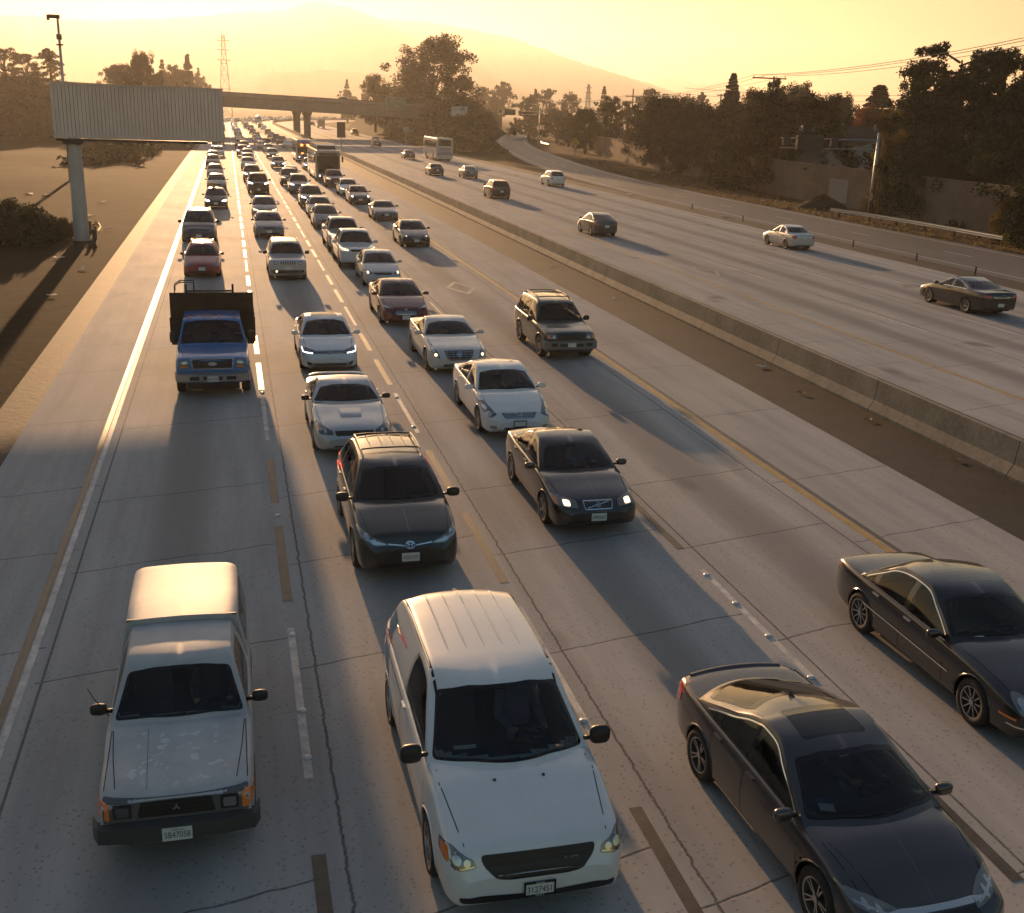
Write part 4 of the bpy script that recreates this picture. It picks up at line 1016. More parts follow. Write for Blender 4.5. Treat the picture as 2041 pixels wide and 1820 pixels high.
# ---- 6 black sedan with a wide chrome grille and driver
s = Car('sedan', 'black sedan with lit headlamps, a chrome-framed grille and a driver inside', 'car', P_BLACK, detail=3, L=4.58, W=1.80, H=1.43, nose=.74, bump=.48, nosew=.62, cowl_t=1.22, cowl_z=.95, head_t=2.10, roof_t=3.15, back_t=3.98, deck=1.0, tail=.98, belt=(.90, .98), roofw=.70, R=.325, fw=.92, rw=.97, splits=(2.58, 3.45), style='five', mir=(.22, .12, .14), dlo_end=3.85)
sunroof(s, 2.3, 2.85, .40, P_BLACK)
s.line([(-.40, s.y(2.28)), (.40, s.y(2.28)), (.37, s.y(2.88)), (-.37, s.y(2.88)), (-.40, s.y(2.28))][:4], 'T', .007)
s.lamps([(.40, .60), (.82, .64), (.84, .76), (.72, .765), (.42, .715)], inner=[(rpoly([(.55, .635), (.68, .645), (.68, .725), (.55, .715)], .03), 5), (rpoly([(.76, .65), (.815, .655), (.82, .745), (.76, .74)], .01), 2)])
grille(s, [(-.27, .575), (.27, .575), (.30, .705), (-.30, .705)], M_TRIM, 0, 11, plain('dark_chrome', (.2, .2, .2), .3, .9), frame=.018); emblem(s, [line_poly([(-.22, .60), (.22, .69)], .014), line_poly(arc_ring(0, .645, .035), .012)], .024)
s.plate(.43, '4MMZ667'); grille(s, [(-.62, .28), (.62, .28), (.58, .36), (-.58, .36)], name='lower_intake'); tails(s, [(.66, .66), (.82, .66), (.80, 1.0), (.70, 1.0)]); s.done(); put(s, 6.68, 20.15)
VOLVO = s
driver(s, plain('pale_blue_shirt', (.40, .46, .55), .8), 'driver in a pale blue shirt inside the black sedan with the chrome grille')

# ---- 7 white sedan
s = Car('sedan', 'white sedan with clear headlamps following behind the black sedan', 'car', P_WHITE, detail=3, L=4.84, W=1.80, H=1.47, nose=.74, bump=.46, nosew=.58, nose_r=1.2, cowl_t=1.22, cowl_z=.98, head_t=2.10, roof_t=3.30, back_t=4.22, deck=1.03, tail=1.0, belt=(.93, 1.0), roofw=.72, R=.335, fw=.97, rw=1.08, splits=(2.62, 3.52), style='multi', mir=(.22, .12, .14), dlo_end=4.0, seatmat=M_SEATT, chrome_dlo=1)
s.lamps([(.56, .66), (.74, .58), (.84, .66), (.86, .84), (.78, .87), (.66, .76)], M_LENSD and 'headlight', M_LENSD, inner=[(ell(.74, .66, .05), 1), (ell(.795, .765, .045), 1)])
grille(s, [(-.46, .69), (.46, .69), (.36, .57), (-.36, .57)], M_TRIM, 4, 0, M_CHROME, frame=.014); emblem(s, [line_poly(arc_ring(0, .635, .058), .014), rpoly([(-.075, .622), (.075, .622), (.075, .648), (-.075, .648)], .005)], .022)
grille(s, [(-.42, .27), (.42, .27), (.40, .36), (-.40, .36)], name='lower_intake'); s.plate(.45, None, frame=True)
for sg in (-1, 1):
    mb = MB(); patch(mb, s.bvh, ell(sg*.66, .36, .09, .045)[::sg], 'F', .006, 0, .05); mb.build('fog_lamp', M_LENS, s.root)
s.done(); put(s, 6.78, 26.85); driver(s, plain('white_shirt', (.5, .5, .5), .8), 'driver in white inside the white sedan')

# ---- 8 silver coupe
P_SILV = paint('silver_paint', (0.50, 0.51, 0.52), .45, .32, .12)
s = Car('coupe', 'silver two-door coupe with a hood scoop, smoked headlamps and black mirrors', 'car', P_SILV, detail=3, L=4.65, W=1.86, H=1.35, nose=.72, bump=.46, nosew=.66, cowl_t=1.62, cowl_z=.93, head_t=2.35, roof_t=3.15, back_t=3.95, deck=.99, tail=.97, belt=(.90, .96), roofw=.70, R=.33, wd=.235, fw=.95, rw=1.13, splits=(3.35,), style='five', mirmat=M_TRIM, mir=(.20, .12, .13), ndoor=1, dlo_end=3.75)
mb = MB(); mb.grid([[(x, s.y(t), s.hits(x, s.y(t), 'T').z+h) for x in np.linspace(-.24, .24, 5)] for t, h in ((.72, .004), (.78, .035), (.95, .045), (1.30, .006))], 0, True); mb.build('hood_scoop', P_SILV, s.root, smooth=True)
s.lamps([(.48, .58), (.80, .60), (.875, .70), (.84, .775), (.66, .72), (.50, .66)], 'headlight', M_LENSD, inner=[(ell(.66, .65, .035), 1), (rpoly([(.78, .63), (.85, .69), (.83, .73), (.77, .69)], .01), 2)]); grille(s, [(-.42, .56), (.42, .56), (.46, .66), (-.46, .66)], r=.03); grille(s, [(-.50, .28), (.50, .28), (.46, .34), (-.46, .34)], name='lower_intake')
mb = MB(); mb.grid([[(x, s.y(4.52)+dy, z-.05*(abs(x)/.72)**6) for x in np.linspace(-.74, .74, 13)] for dy, z in ((-.02, 1.02), (.06, 1.045), (.12, 1.035), (.06, 1.01), (-.02, 1.02))]); mb.build('spoiler', P_SILV, s.root, smooth=True)
tails(s, [(.52, .72), (.80, .72), (.80, .86), (.52, .86)]); s.done(); put(s, 2.58, 25.9)

# ---- 9 white compact sedan with light strips
s = Car('sedan', 'white compact sedan with L-shaped white light strips and a sunroof', 'car', P_WHITE, detail=3, L=4.65, W=1.78, H=1.45, nose=.74, bump=.46, nosew=.62, cowl_t=1.14, cowl_z=.96, head_t=2.02, roof_t=3.2, back_t=4.1, deck=1.02, tail=1.0, belt=(.92, 1.0), roofw=.70, R=.32, fw=.90, rw=1.03, splits=(2.52, 3.42), style='five', mir=(.21, .12, .14), dlo_end=3.9)
sunroof(s, 2.2, 2.85, .42); antenna(s, 3.3)
s.lamps([(.40, .63), (.80, .67), (.84, .80), (.44, .715)], 'headlight', M_LENSD, inner=[(rpoly([(.52, .640), (.80, .668), (.832, .77), (.815, .765), (.79, .685), (.52, .655)], .004), 4)])
grille(s, [(-.40, .635), (.40, .635), (.42, .71), (-.42, .71)], M_TRIM, 2, 0, M_CHROME); emblem(s, [line_poly(arc_ring(0, .672, .052), .012), line_poly([(-.028, .70), (0, .64), (.028, .70)], .011)], .022)
grille(s, [(-.72, .42), (-.5, .36), (.5, .36), (.72, .42), (.66, .30), (.5, .275), (-.5, .275), (-.66, .30)], name='lower_intake'); emblem(s, [line_poly([(-.68, .275), (-.4, .25), (.4, .25), (.68, .275)], .014)], .008, name='chrome_strip'); s.plate(.47, None); s.done(); put(s, 2.76, 34.55)

# ---- 10 silver coupe with tall lamps
s = Car('coupe', 'pearl white two-door coupe with tall stacked headlamps and an egg-crate grille', 'car', paint('pearl_white', (.58, .57, .55), .2, .3, .1), detail=3, L=4.79, W=1.88, H=1.42, nose=.82, bump=.48, nosew=.70, boxy=.25, cowl_t=1.38, cowl_z=.99, head_t=2.25, roof_t=3.0, back_t=4.30, deck=1.05, tail=1.02, belt=(.94, 1.03), roofw=.70, R=.35, wd=.24, fw=.95, rw=.96, splits=(3.4,), ndoor=1, style='multi', mir=(.22, .12, .14), backbow=.2, dlo_end=3.7, chrome_dlo=1)
s.lamps([(.60, .55), (.76, .58), (.86, .72), (.84, .90), (.76, .88), (.64, .70)], inner=[(ell(.73, .66, .045), 5), (ell(.79, .78, .045, .055), 1)]); grille(s, [(-.46, .78), (.46, .78), (.40, .56), (.26, .50), (-.26, .50), (-.40, .56)], M_TRIM, 4, 5, plain('satin_bars', (.45, .45, .45), .3, .8), frame=.02)
emblem(s, [line_poly(arc_ring(0, .665, .085, .07), .022), rpoly([(-.035, .63), (.035, .63), (.045, .69), (-.045, .69)], .01)], .026); grille(s, [(-.5, .30), (.5, .30), (.5, .38), (-.5, .38)], name='lower_intake', barmat=M_CHROME, bars=1); s.done(); put(s, 6.66, 34.0)

# ---- 12 dark green SUV with roof rack
P_DKG = paint('dark_green_paint', (0.022, 0.028, 0.026), .2, .32, .18)
s = Car('suv', 'dark green SUV with a roof rack and grey bumper, alone in the carpool lane', 'SUV', P_DKG, detail=3, L=4.65, W=1.82, H=1.72, gc=.27, nose=.95, bump=.58, boxy=.7, nosew=.86, nose_r=.7, cowl_t=1.25, cowl_z=1.10, head_t=1.95, roof_t=4.25, back_t=4.52, deck=1.12, tail=1.08, belt=(1.05, 1.10), roofw=.70, R=.375, wd=.25, fw=.85, rw=1.1, splits=(2.5, 3.35), style='six', mirmat=M_TRIM, mir=(.22, .12, .17), flare=True, privacy=True, bow=.14)
s.lamps([(.50, .74), (.80, .75), (.82, .90), (.50, .90)], inner=[(rpoly([(.70, .76), (.80, .765), (.81, .885), (.70, .885)], .01), 2), (ell(.60, .82, .05), 1)]); grille(s, [(-.42, .73), (.42, .73), (.45, .88), (-.45, .88)], M_TRIM, 2)
mb = MB(); B = [(-.93, .40), (-.90, .06), (-.6, -.05), (.6, -.05), (.90, .06), (.93, .40)]
mb.grid([[(x, s.y(0)+dy+oy, z) for x, dy in B] for z, oy in ((.38, .04), (.42, -.04), (.66, -.05), (.69, .08))], 0, True); bo = mb.build('bumper', plain('scuffed_grey_bumper', (.17, .17, .165), .5), s.root)
mb = MB()
for x0, x1, z0, z1 in ((-.40, -.14, .50, .60), (.14, .40, .50, .60), (-.70, -.5, .52, .62), (.5, .7, .52, .62)): mb.box(((x0+x1)/2, s.y(-.104), (z0+z1)/2), (x1-x0, .03, z1-z0))
mb.build('bumper_slot', M_TRIM, s.root); y_ = s.y(-.12); mb = MB(); mb.box((0, y_, .56), (.28, .01, .13)); mb.build('license_plate', M_PLATE, s.root)
rails(s, 2.2, 4.2, .55, M_TRIM, .09, (2.3, 3.2, 4.1), M_TRIM); s.done(); put(s, 10.77, 35.65)

# ---- 13 maroon sedan
P_MAR = paint('maroon_metallic', (0.095, 0.006, 0.010), .2, .28, .06)
s = Car('sedan', 'maroon sedan with slim headlamps and a hexagonal slatted grille', 'car', P_MAR, detail=2, L=4.87, W=1.85, H=1.47, nose=.76, bump=.46, nosew=.60, nose_r=1.15, cowl_t=1.2, cowl_z=.99, head_t=2.15, roof_t=3.25, back_t=4.4, deck=1.06, tail=1.03, belt=(.94, 1.03), roofw=.70, R=.335, fw=.98, rw=1.04, splits=(2.65, 3.5), style='five', mir=(.22, .12, .14), backbow=.25, dlo_end=4.1)
s.lamps([(.46, .66), (.82, .72), (.86, .80), (.50, .72)], inner=[(rpoly([(.62, .70), (.78, .73), (.80, .765), (.62, .73)], .01), 1)]); grille(s, [(-.34, .62), (.34, .62), (.46, .53), (.34, .44), (-.34, .44), (-.46, .53)], M_TRIM, 5, 0, M_CHROME, r=.02); s.plate(.37); grille(s, [(-.5, .24), (.5, .24), (.45, .30), (-.45, .30)], name='lower_intake'); emblem(s, [ell(0, .66, .06, .025)], .01); s.done(); put(s, 6.22, 42.1)

# ---- 14 silver compact
s = Car('sedan', 'silver compact sedan with lit headlamps just ahead of a dark pickup', 'car', paint('light_silver', (.44, .46, .48), .4, .32, .1), detail=2, L=4.54, W=1.76, H=1.465, nose=.76, bump=.46, nosew=.60, cowl_t=1.08, cowl_z=.98, head_t=1.98, roof_t=3.15, back_t=4.0, deck=1.05, tail=1.02, belt=(.93, 1.0), R=.315, fw=.90, rw=1.0, splits=(2.5, 3.35), mir=(.20, .12, .14), dlo_end=3.8)
s.lamps([(.48, .62), (.78, .66), (.84, .80), (.74, .80), (.50, .70)], inner=[(ell(.68, .70, .05), 5)]); grille(s, [(-.38, .60), (.38, .60), (.42, .69), (-.42, .69)], M_TRIM, 3); grille(s, [(-.5, .28), (.5, .28), (.5, .38), (-.5, .38)], name='lower_intake'); s.plate(.45); s.done(); put(s, 6.6, 51.5)

# ---- 16 silver square SUV
s = Car('compact_suv', 'silver boxy SUV with round headlamps and a seven-slot grille', 'SUV', P_SILV, detail=2, L=4.41, W=1.78, H=1.66, gc=.24, nose=.98, bump=.58, boxy=.8, nosew=.88, nose_r=.7, cowl_t=1.18, cowl_z=1.09, head_t=1.75, roof_t=4.05, back_t=4.30, deck=1.1, tail=1.06, belt=(1.05, 1.08), roofw=.72, R=.345, fw=.85, rw=.92, splits=(2.4, 3.3), mirmat=M_TRIM, mir=(.21, .12, .17), flare=True, bow=.12)
grille(s, [(-.38, .76), (.38, .76), (.40, .93), (-.40, .93)], P_SILV, 0, 0, r=.02); emblem(s, [rpoly([(x-.026, .775), (x+.026, .775), (x+.026, .915), (x-.026, .915)], .02) for x in np.linspace(-.31, .31, 7)], .012, M_GAP, name='grille_slot')
for sg in (1, -1):
    mb = MB(); patch(mb, s.bvh, ell(sg*.56, .845, .085)[::sg], 'F', .008, 0, .05); patch(mb, s.bvh, ell(sg*.56, .845, .05)[::sg], 'F', .014, 1, .05); mb.build('headlight', [M_LENS, M_REFL], s.root)
    mb = MB(); patch(mb, s.bvh, ell(sg*.52, .46, .05)[::sg], 'F', .01, 0, .05); mb.build('fog_lamp', M_LAMPW if sg < 0 else M_LENS, s.root)
grille(s, [(-.80, .36), (.80, .36), (.80, .52), (-.80, .52)], M_TRIM, r=.02, off=.004, name='lower_bumper'); s.plate(.60); rails(s, 1.95, 4.0, .56, M_TRIM, .05); s.done(); put(s, 2.46, 53.7)

# ---- 17 red wagon
P_RED = paint('red_paint', (0.30, 0.012, 0.010), .0, .32, .05)
s = Car('station_wagon', 'red station wagon with a roof rack and oval headlamps', 'car', P_RED, detail=2, L=4.55, W=1.70, H=1.43, nose=.70, bump=.46, nosew=.66, cowl_t=1.12, cowl_z=.92, head_t=1.95, roof_t=3.95, back_t=4.42, deck=.98, tail=.95, belt=(.88, .92), R=.305, fw=.90, rw=1.05, splits=(2.5, 3.35), mirmat=M_TRIM, mir=(.19, .11, .13), roofw=.64)
s.lamps([(.42, .585), (.74, .60), (.78, .68), (.64, .695), (.44, .66)]); grille(s, [(-.25, .58), (.25, .58), (.25, .60), (-.25, .60)]); s.plate(.46); grille(s, [(-.6, .30), (.6, .30), (.6, .36), (-.6, .36)], name='lower_intake'); rails(s, 2.3, 3.9, .50, M_TRIM, .07, (2.4, 3.2, 3.85)); s.done(); put(s, -1.42, 54.65)

# ---- 18 dark minivan
s = Car('minivan', 'dark grey minivan with the sun flaring off its roof, behind the red wagon', 'van', P_GREY, detail=2, L=5.08, W=1.96, H=1.74, nose=.88, bump=.52, nosew=.60, nose_r=1.3, cowl_t=1.05, cowl_z=1.12, head_t=2.1, roof_t=4.5, back_t=4.98, deck=1.12, tail=1.06, belt=(1.04, 1.1), roofw=.70, R=.335, fw=1.0, rw=1.05, splits=(2.8, 3.9), mirmat=M_TRIM, mir=(.23, .12, .17), bow=.3)
s.lamps([(.52, .66), (.82, .70), (.90, .86), (.80, .88), (.60, .76)]); grille(s, [(-.38, .68), (.38, .68), (.40, .76), (-.40, .76)], M_TRIM, 2, 0, M_CHROME); s.plate(.46); grille(s, [(-.7, .28), (.7, .28), (.7, .38), (-.7, .38)], name='lower_intake'); rails(s, 2.4, 4.5, .62, M_TRIM, .05); s.done(); put(s, -1.87, 68.5)

# ---- 19 dark sports sedan
s = Car('sedan', 'black sports sedan with small glowing lamps in the carpool lane behind the dark green SUV', 'car', P_BLACK, detail=2, L=4.58, W=1.80, H=1.42, nose=.72, bump=.46, nosew=.60, nose_r=1.15, cowl_t=1.3, cowl_z=.95, head_t=2.15, roof_t=3.1, back_t=4.0, deck=1.02, tail=1.0, belt=(.91, .99), R=.325, fw=.88, rw=.97, splits=(2.6, 3.4), mir=(.20, .12, .13))
s.lamps([(.46, .62), (.80, .66), (.84, .77), (.50, .71)], inner=[(ell(.60, .665, .03), 5)]); grille(s, [(-.28, .54), (.28, .54), (.34, .66), (-.34, .66)], M_TRIM, 2, 0, M_CHROME, frame=.012); s.plate(.43); grille(s, [(-.6, .28), (.6, .28), (.55, .40), (-.55, .40)], name='lower_intake'); s.done(); put(s, 10.56, 66.7)
# ---- 20 grey sports car
P_MID = paint('mid_grey_metallic', (0.13, 0.135, 0.14), .5, .3, .1)
s = Car('sports_car', 'grey low sports car with swept headlamps', 'car', P_MID, detail=2, L=4.30, W=1.84, H=1.31, nose=.70, bump=.46, nosew=.64, nose_r=1.3, cowl_t=1.45, cowl_z=.90, head_t=2.15, roof_t=2.75, back_t=3.95, deck=.95, tail=.92, belt=(.87, .95), R=.335, wd=.25, fw=.88, rw=.85, splits=(3.0,), ndoor=1, roofw=.67, mir=(.21, .12, .13))
s.lamps([(.58, .60), (.72, .60), (.86, .76), (.76, .80)]); grille(s, [(-.42, .34), (.42, .34), (.36, .50), (-.36, .50)]); s.plate(.47); s.done(); put(s, 10.9, 82.5)
# ---- 21 dark sedan with bright lamps
s = Car('sedan', 'charcoal sedan with two white lit headlamps, behind the grey sports car', 'car', P_GREY, detail=2, L=4.75, W=1.77, H=1.45, nose=.74, bump=.46, cowl_t=1.3, cowl_z=.96, head_t=2.15, roof_t=3.25, back_t=4.1, deck=1.02, tail=1.0, belt=(.91, .98), R=.325, fw=.86, splits=(2.6, 3.45))
s.lamps([(.48, .62), (.80, .66), (.84, .77), (.50, .72)], inner=[(ell(.66, .69, .05), 3)]); grille(s, [(-.30, .56), (.30, .56), (.36, .68), (-.36, .68)], M_TRIM, 2, 0, M_CHROME); s.plate(.44); s.done(); put(s, 10.56, 96.4)
# ---- 22 grey family sedan
P_GBLU = paint('blue_grey_metallic', (0.17, 0.185, 0.20), .5, .3, .12)
s = Car('sedan', 'blue-grey family sedan directly behind the silver boxy SUV', 'car', P_GBLU, detail=2, L=4.8, W=1.80, H=1.46, nose=.75, bump=.46, nosew=.6, cowl_t=1.2, cowl_z=.98, head_t=2.1, roof_t=3.25, back_t=4.2, deck=1.04, tail=1.0, belt=(.93, 1.0), R=.33, fw=.96, splits=(2.6, 3.5))
s.lamps([(.46, .64), (.80, .68), (.85, .80), (.54, .73)]); grille(s, [(-.34, .62), (.34, .62), (.38, .70), (-.38, .70)], M_TRIM, 2); s.plate(.45); grille(s, [(-.6, .28), (.6, .28), (.6, .38), (-.6, .38)], name='lower_intake'); s.done(); put(s, 2.22, 71)

# ---------------------------------------------------------------- blue work truck with a stake bed
P_BLUE = paint('blue_paint', (0.025, 0.16, 0.42), .0, .32, .08)
s = Car('work_truck', 'blue work truck with a tall dark box bed and five amber roof lamps', 'truck', P_BLUE, detail=3, L=3.05, W=2.03, H=1.99, gc=.42, nose=1.16, bump=.70, boxy=.9, nosew=.93, nose_r=.6, cowl_t=1.15, cowl_z=1.30, head_t=1.75, roof_t=3.6, back_t=3.9, deck=1.3, tail=1.25, belt=(1.22, 1.25), end_t=2.9, roofw=.78, R=.40, wd=.24, fw=.98, rw=-2.35,
        splits=(9,), dlo_end=2.75, rear_win=False, ndoor=1, style='steel', mirmat=M_TRIM, mir=(.20, .14, .36), mir_z=.22, mir_t=.5, bow=.14, backbow=0, flare=True)
grille(s, [(-.52, .86), (.52, .86), (.56, 1.13), (-.56, 1.13)], plain('black_grille', (.02, .02, .022), .4), 2, 2, M_TRIM, frame=.03); emblem(s, [ell(0, 1.0, .12, .05)], .03, plain('pale_oval', (.55, .57, .6), .3, .6))
s.lamps([(.62, .88), (.88, .88), (.90, 1.12), (.60, 1.12)], inner=[(ell(.74, 1.03, .08, .06), 1), (rpoly([(.64, .90), (.86, .90), (.86, .94), (.64, .94)], .01), 2)])
mb = MB(); B = [(-1.02, .30), (-.98, .0), (-.6, -.08), (.6, -.08), (.98, .0), (1.02, .30)]
mb.grid([[(x, s.y(0)+dy+oy, z) for x, dy in B] for z, oy in ((.50, .02), (.53, -.05), (.72, -.06), (.77, .04))], 0, True); mb.build('bumper', plain('dull_chrome', (.42, .42, .41), .35, .9), s.root)
mb = MB()
for x0, x1 in ((-.62, -.36), (-.26, .26), (.36, .62)): mb.box(((x0+x1)/2, s.y(-.132), .62), (x1-x0, .02, .10))
mb.build('bumper_slot', M_TRIM, s.root); mb = MB(); mb.box((0, s.y(-.15), .60), (.30, .01, .15)); text_mb(mb, '8F44230', .1, (0, s.y(-.158), .59), (1, 0, 0), (0, 0, 1), 1, .26); mb.build('license_plate', [M_PLATE, M_PTXT], s.root)
for x in (-.62, -.22, 0, .22, .62): MB().box(s.hits(x, s.y(1.92), 'T')+Vector((0, 0, .02)), (.09, .12, .05), taper=.7).build('marker_lamp', M_AMBER, s.root)
M_STAKE = noisy('dark_plywood', (.022, .017, .013), (.055, .042, .03), 1.6, .85)
bed = MB(); yb0, yb1 = s.y(3.1), s.y(6.9); bw = 1.20
bed.box((0, yb0+.04, 1.70), (2*bw, .08, 1.52)); bed.box((0, yb1-.04, 1.25), (2*bw-.1, .07, .6))
for sg in (-1, 1):
    for k in range(6): k < 3 and bed.box((sg*(bw-.03), (yb0+yb1)/2, 1.05+k*.22), (.05, yb1-yb0-.18, .20))
    for k in range(5): bed.box((sg*(bw+.02), yb0+.3+k*.8, 1.30), (.05, .09, .75))
bed.box((0, (yb0+yb1)/2, .94), (2*bw, yb1-yb0-.2, .10)); bed.build('stake_bed', M_STAKE, s.root)
rk = MB()
for x in (-.72, .62): rk.tube([(x, yb0-.02, 2.3), (x, yb0-.02, 2.72)], .035, 6)
rk.tube([(-.72, yb0-.02, 2.52), (.62, yb0-.02, 2.52)], .03, 6); rk.tube([(-1.05, yb0+.1, 2.46), (-1.05, yb0+.1, 2.66), (-.9, yb0+.1, 2.76), (-.5, yb0+.1, 2.76), (-.5, yb0+.1, 2.46)], .018, 6); rk.tube([(-1.05, yb0+.5, 2.46), (-1.05, yb0+.5, 2.66), (-.9, yb0+.5, 2.76), (-.5, yb0+.5, 2.76), (-.5, yb0+.5, 2.46)], .018, 6)
for x in (-1.05, -.9, -.5): rk.tube([(x, yb0+.1, 2.74 if x > -1 else 2.62), (x, yb0+.5, 2.74 if x > -1 else 2.62)], .016, 5)
rk.build('ladder_rack', M_TRIM, s.root)
ch = MB(); ch.box((0, s.y(4.8), .72), (.9, 4.2, .22)); ch.build('chassis', M_BLACK, s.root)
s.done(); put(s, -.67, 32.0)

# ---------------------------------------------------------------- coaches and buses
class Bus(Car):
    def body(s):
        L, hw, H, gc = s.L, s.W/2, s.H, s.gc; secs = []
        for t, k, zk in ((0, .86, .965), (.04, .93, .98), (.12, .98, .995), (.3, 1, 1), (1.2, 1, 1), (L*.5, 1, 1), (L-.3, 1, 1), (L-.06, .97, .99), (L, .93, .97)):
            w_ = hw*k; z1 = H*zk; P = [np.array(p) for p in ((0, gc), (.86*w_, gc), (.98*w_, gc+.05), (w_, gc+.5), (w_, H*.55), (.985*w_, z1-.35), (.95*w_, z1-.06), (.82*w_, z1-.01), (0, z1+.02))]
            secs.append((s.y(t), chaikin(P, 1)))
        ts = []
        for (y0, P0), (y1, P1) in zip(secs[:-1], secs[1:]):
            k = max(1, int((y1-y0)/.8))
            for i in range(k): ts.append((y0+(y1-y0)*i/k, [a+(b-a)*i/k for a, b in zip(P0, P1)]))
        ts.append(secs[-1]); mb = MB(); s.add_loft(mb, ts); s.nlow = len(mb.v); s.V, s.F, s.nlowf = mb.v, mb.f, len(mb.f)
        s.bvh = BVHTree.FromPolygons([Vector(v) for v in mb.v], mb.f); s.cut = []; s.gaps = MB(); s.interior = False
    def features(s):
        for x in (-s.hw+.02, s.hw-.02):
            for y in [s.y(s.fw), s.y(s.L-s.rw)]+([s.y(s.L-s.rw+1.2)] if getattr(s, 'tag', 0) else []): add_wheel(s.root, x, y, s.R, .3, 'steel')
    def win(s, poly, ax, mat=None, name='side_window', off=.008): return s.glass(name, rpoly(poly, .08), ax, mat or M_DGLASS)
    def sidewins(s, t0, t1, z0, z1, n):
        for ax in 'RL':
            for i in range(n):
                a = t0+(t1-t0)*i/n; b = t0+(t1-t0)*(i+1)/n-.05; s.win([(s.y(a), z0), (s.y(b), z0), (s.y(b), z1), (s.y(a), z1)], ax)
    def arms(s, z):
        for sg in (-1, 1):
            MB().tube([(sg*1.0, s.y(.1), z), (sg*1.32, s.y(-.35), z+.05), (sg*1.48, s.y(-.45), z-.15), (sg*1.48, s.y(-.45), z-.45)], .045, 6).box((sg*1.48, s.y(-.45), z-.50), (.16, .16, .55)).build('mirror', M_TRIM, s.root)
P_BUSW = paint('bus_white', (.52, .50, .46), 0, .35, .2); P_BUSB = paint('bus_blue', (.06, .13, .38), 0, .3, .1); P_COACH = paint('coach_silver', (.42, .39, .34), .2, .35, .2)
M_LED = plain('amber_led_sign', (.1, .02, .01), .4, emit=(1.0, .17, .04), estr=3.5)
b_ = Bus('city_bus', 'city bus with a blue dome front and an orange lit destination sign', 'bus', P_BUSW, L=12.2, W=2.55, H=3.10, gc=.32, R=.48, fw=2.4, rw=3.2)
b_.win([(-1.08, 1.25), (1.08, 1.25), (1.10, 2.50), (-1.10, 2.50)], 'F', name='windshield'); b_.sidewins(1.6, 11.2, 1.45, 2.35, 8)
dm_ = MB(); patch(dm_, b_.bvh, rpoly([(-1.12, 2.60), (1.12, 2.60), (1.02, 3.02), (-1.02, 3.02)], .12), 'F', .05, 0, .15); patch(dm_, b_.bvh, rpoly([(-1.15, b_.y(.0)), (1.15, b_.y(.0)), (1.15, b_.y(1.0)), (-1.15, b_.y(1.0))], .1), 'T', .04, 0, .2); dm_.build('blue_dome', P_BUSB, b_.root, smooth=True)
for x0, x1, tx in ((-.66, -.32, '55'), (.16, .92, 'EXPRESS')):
    mb = MB(); h = b_.hits((x0+x1)/2, 2.42, 'F'); y_ = h.y-.03; mb.box(((x0+x1)/2, y_, 2.42), (x1-x0, .02, .26)); text_mb(mb, tx, .22, ((x0+x1)/2, y_-.015, 2.42), (1, 0, 0), (0, 0, 1), 1, (x1-x0)*.9); mb.build('destination_sign', [M_LED, M_LED], b_.root)
mb = MB(); mb.box((-.42, b_.hits(-.4, 1.32, 'F').y-.03, 1.32), (.34, .02, .13)); mb.build('number_sign', M_LED, b_.root)
grille(b_, [(-1.1, .55), (1.1, .55), (1.12, 1.15), (-1.12, 1.15)], plain('bus_grey', (.10, .105, .11), .4), name='front_panel')
b_.lamps([(.68, .72), (1.0, .72), (1.0, .92), (.68, .92)], inner=[(ell(.84, .82, .07), 4)]); b_.arms(2.5); b_.done(); b_.root.location = (10.55, 171.5, 0)
b_ = Bus('coach', 'tall commuter coach with a dark windscreen and raised front roof glass', 'bus', P_COACH, L=13.6, W=2.6, H=3.30, gc=.34, R=.5, fw=2.6, rw=3.4, tag=1)
b_.win([(-1.14, .95), (1.14, .95), (1.16, 2.75), (-1.16, 2.75)], 'F', name='windshield'); b_.sidewins(1.2, 12.6, 1.75, 2.65, 8)
mb = MB(); P = [[(x, b_.y(t), z) for x in (-1.1, -.9, 0, .9, 1.1)] for t, z in ((1.9, 3.26), (2.6, 3.72), (3.0, 3.80), (12.6, 3.80), (13.2, 3.3))]
mb.grid(P, 0, True)
for sg in (-1, 1): mb.add([(sg*1.1, b_.y(t), z) for t, z in ((1.9, 3.26), (2.6, 3.72), (3.0, 3.80), (12.6, 3.80), (13.2, 3.3))], [tuple(range(5)) if sg > 0 else tuple(range(5))[::-1]], 0)
ro = mb.build('raised_roof', P_COACH, b_.root); rb_ = BVHTree.FromPolygons([Vector(v) for v in mb.v], mb.f)
mb = MB(); patch(mb, rb_, rpoly([(-1.0, 3.33), (1.0, 3.33), (.92, 3.70), (-.92, 3.70)], .05), 'F', .01, 0, .2); mb.build('roof_window', plain('brown_glass', (.035, .018, .016), .08), b_.root)
mb = MB(); mb.box((0, b_.hits(0, 2.88, 'F').y-.02, 2.90), (1.9, .03, .22)); mb.build('destination_sign', plain('unlit_sign', (.10, .07, .045), .3), b_.root)
grille(b_, [(-1.1, .45), (1.1, .45), (1.1, .80), (-1.1, .80)], M_TRIM, name='front_panel'); b_.lamps([(.72, .58), (1.05, .58), (1.05, .76), (.72, .76)], inner=[(ell(.9, .67, .07), 4)]); b_.arms(2.9); b_.done(); b_.root.location = (10.3, 131, 0)
b_ = Bus('coach', 'white touring coach seen from behind on the far carriageway', 'bus', P_BUSW, L=13.0, W=2.6, H=3.55, gc=.36, R=.5, fw=2.6, rw=3.6, tag=1); b_.root['group'] = AWAY
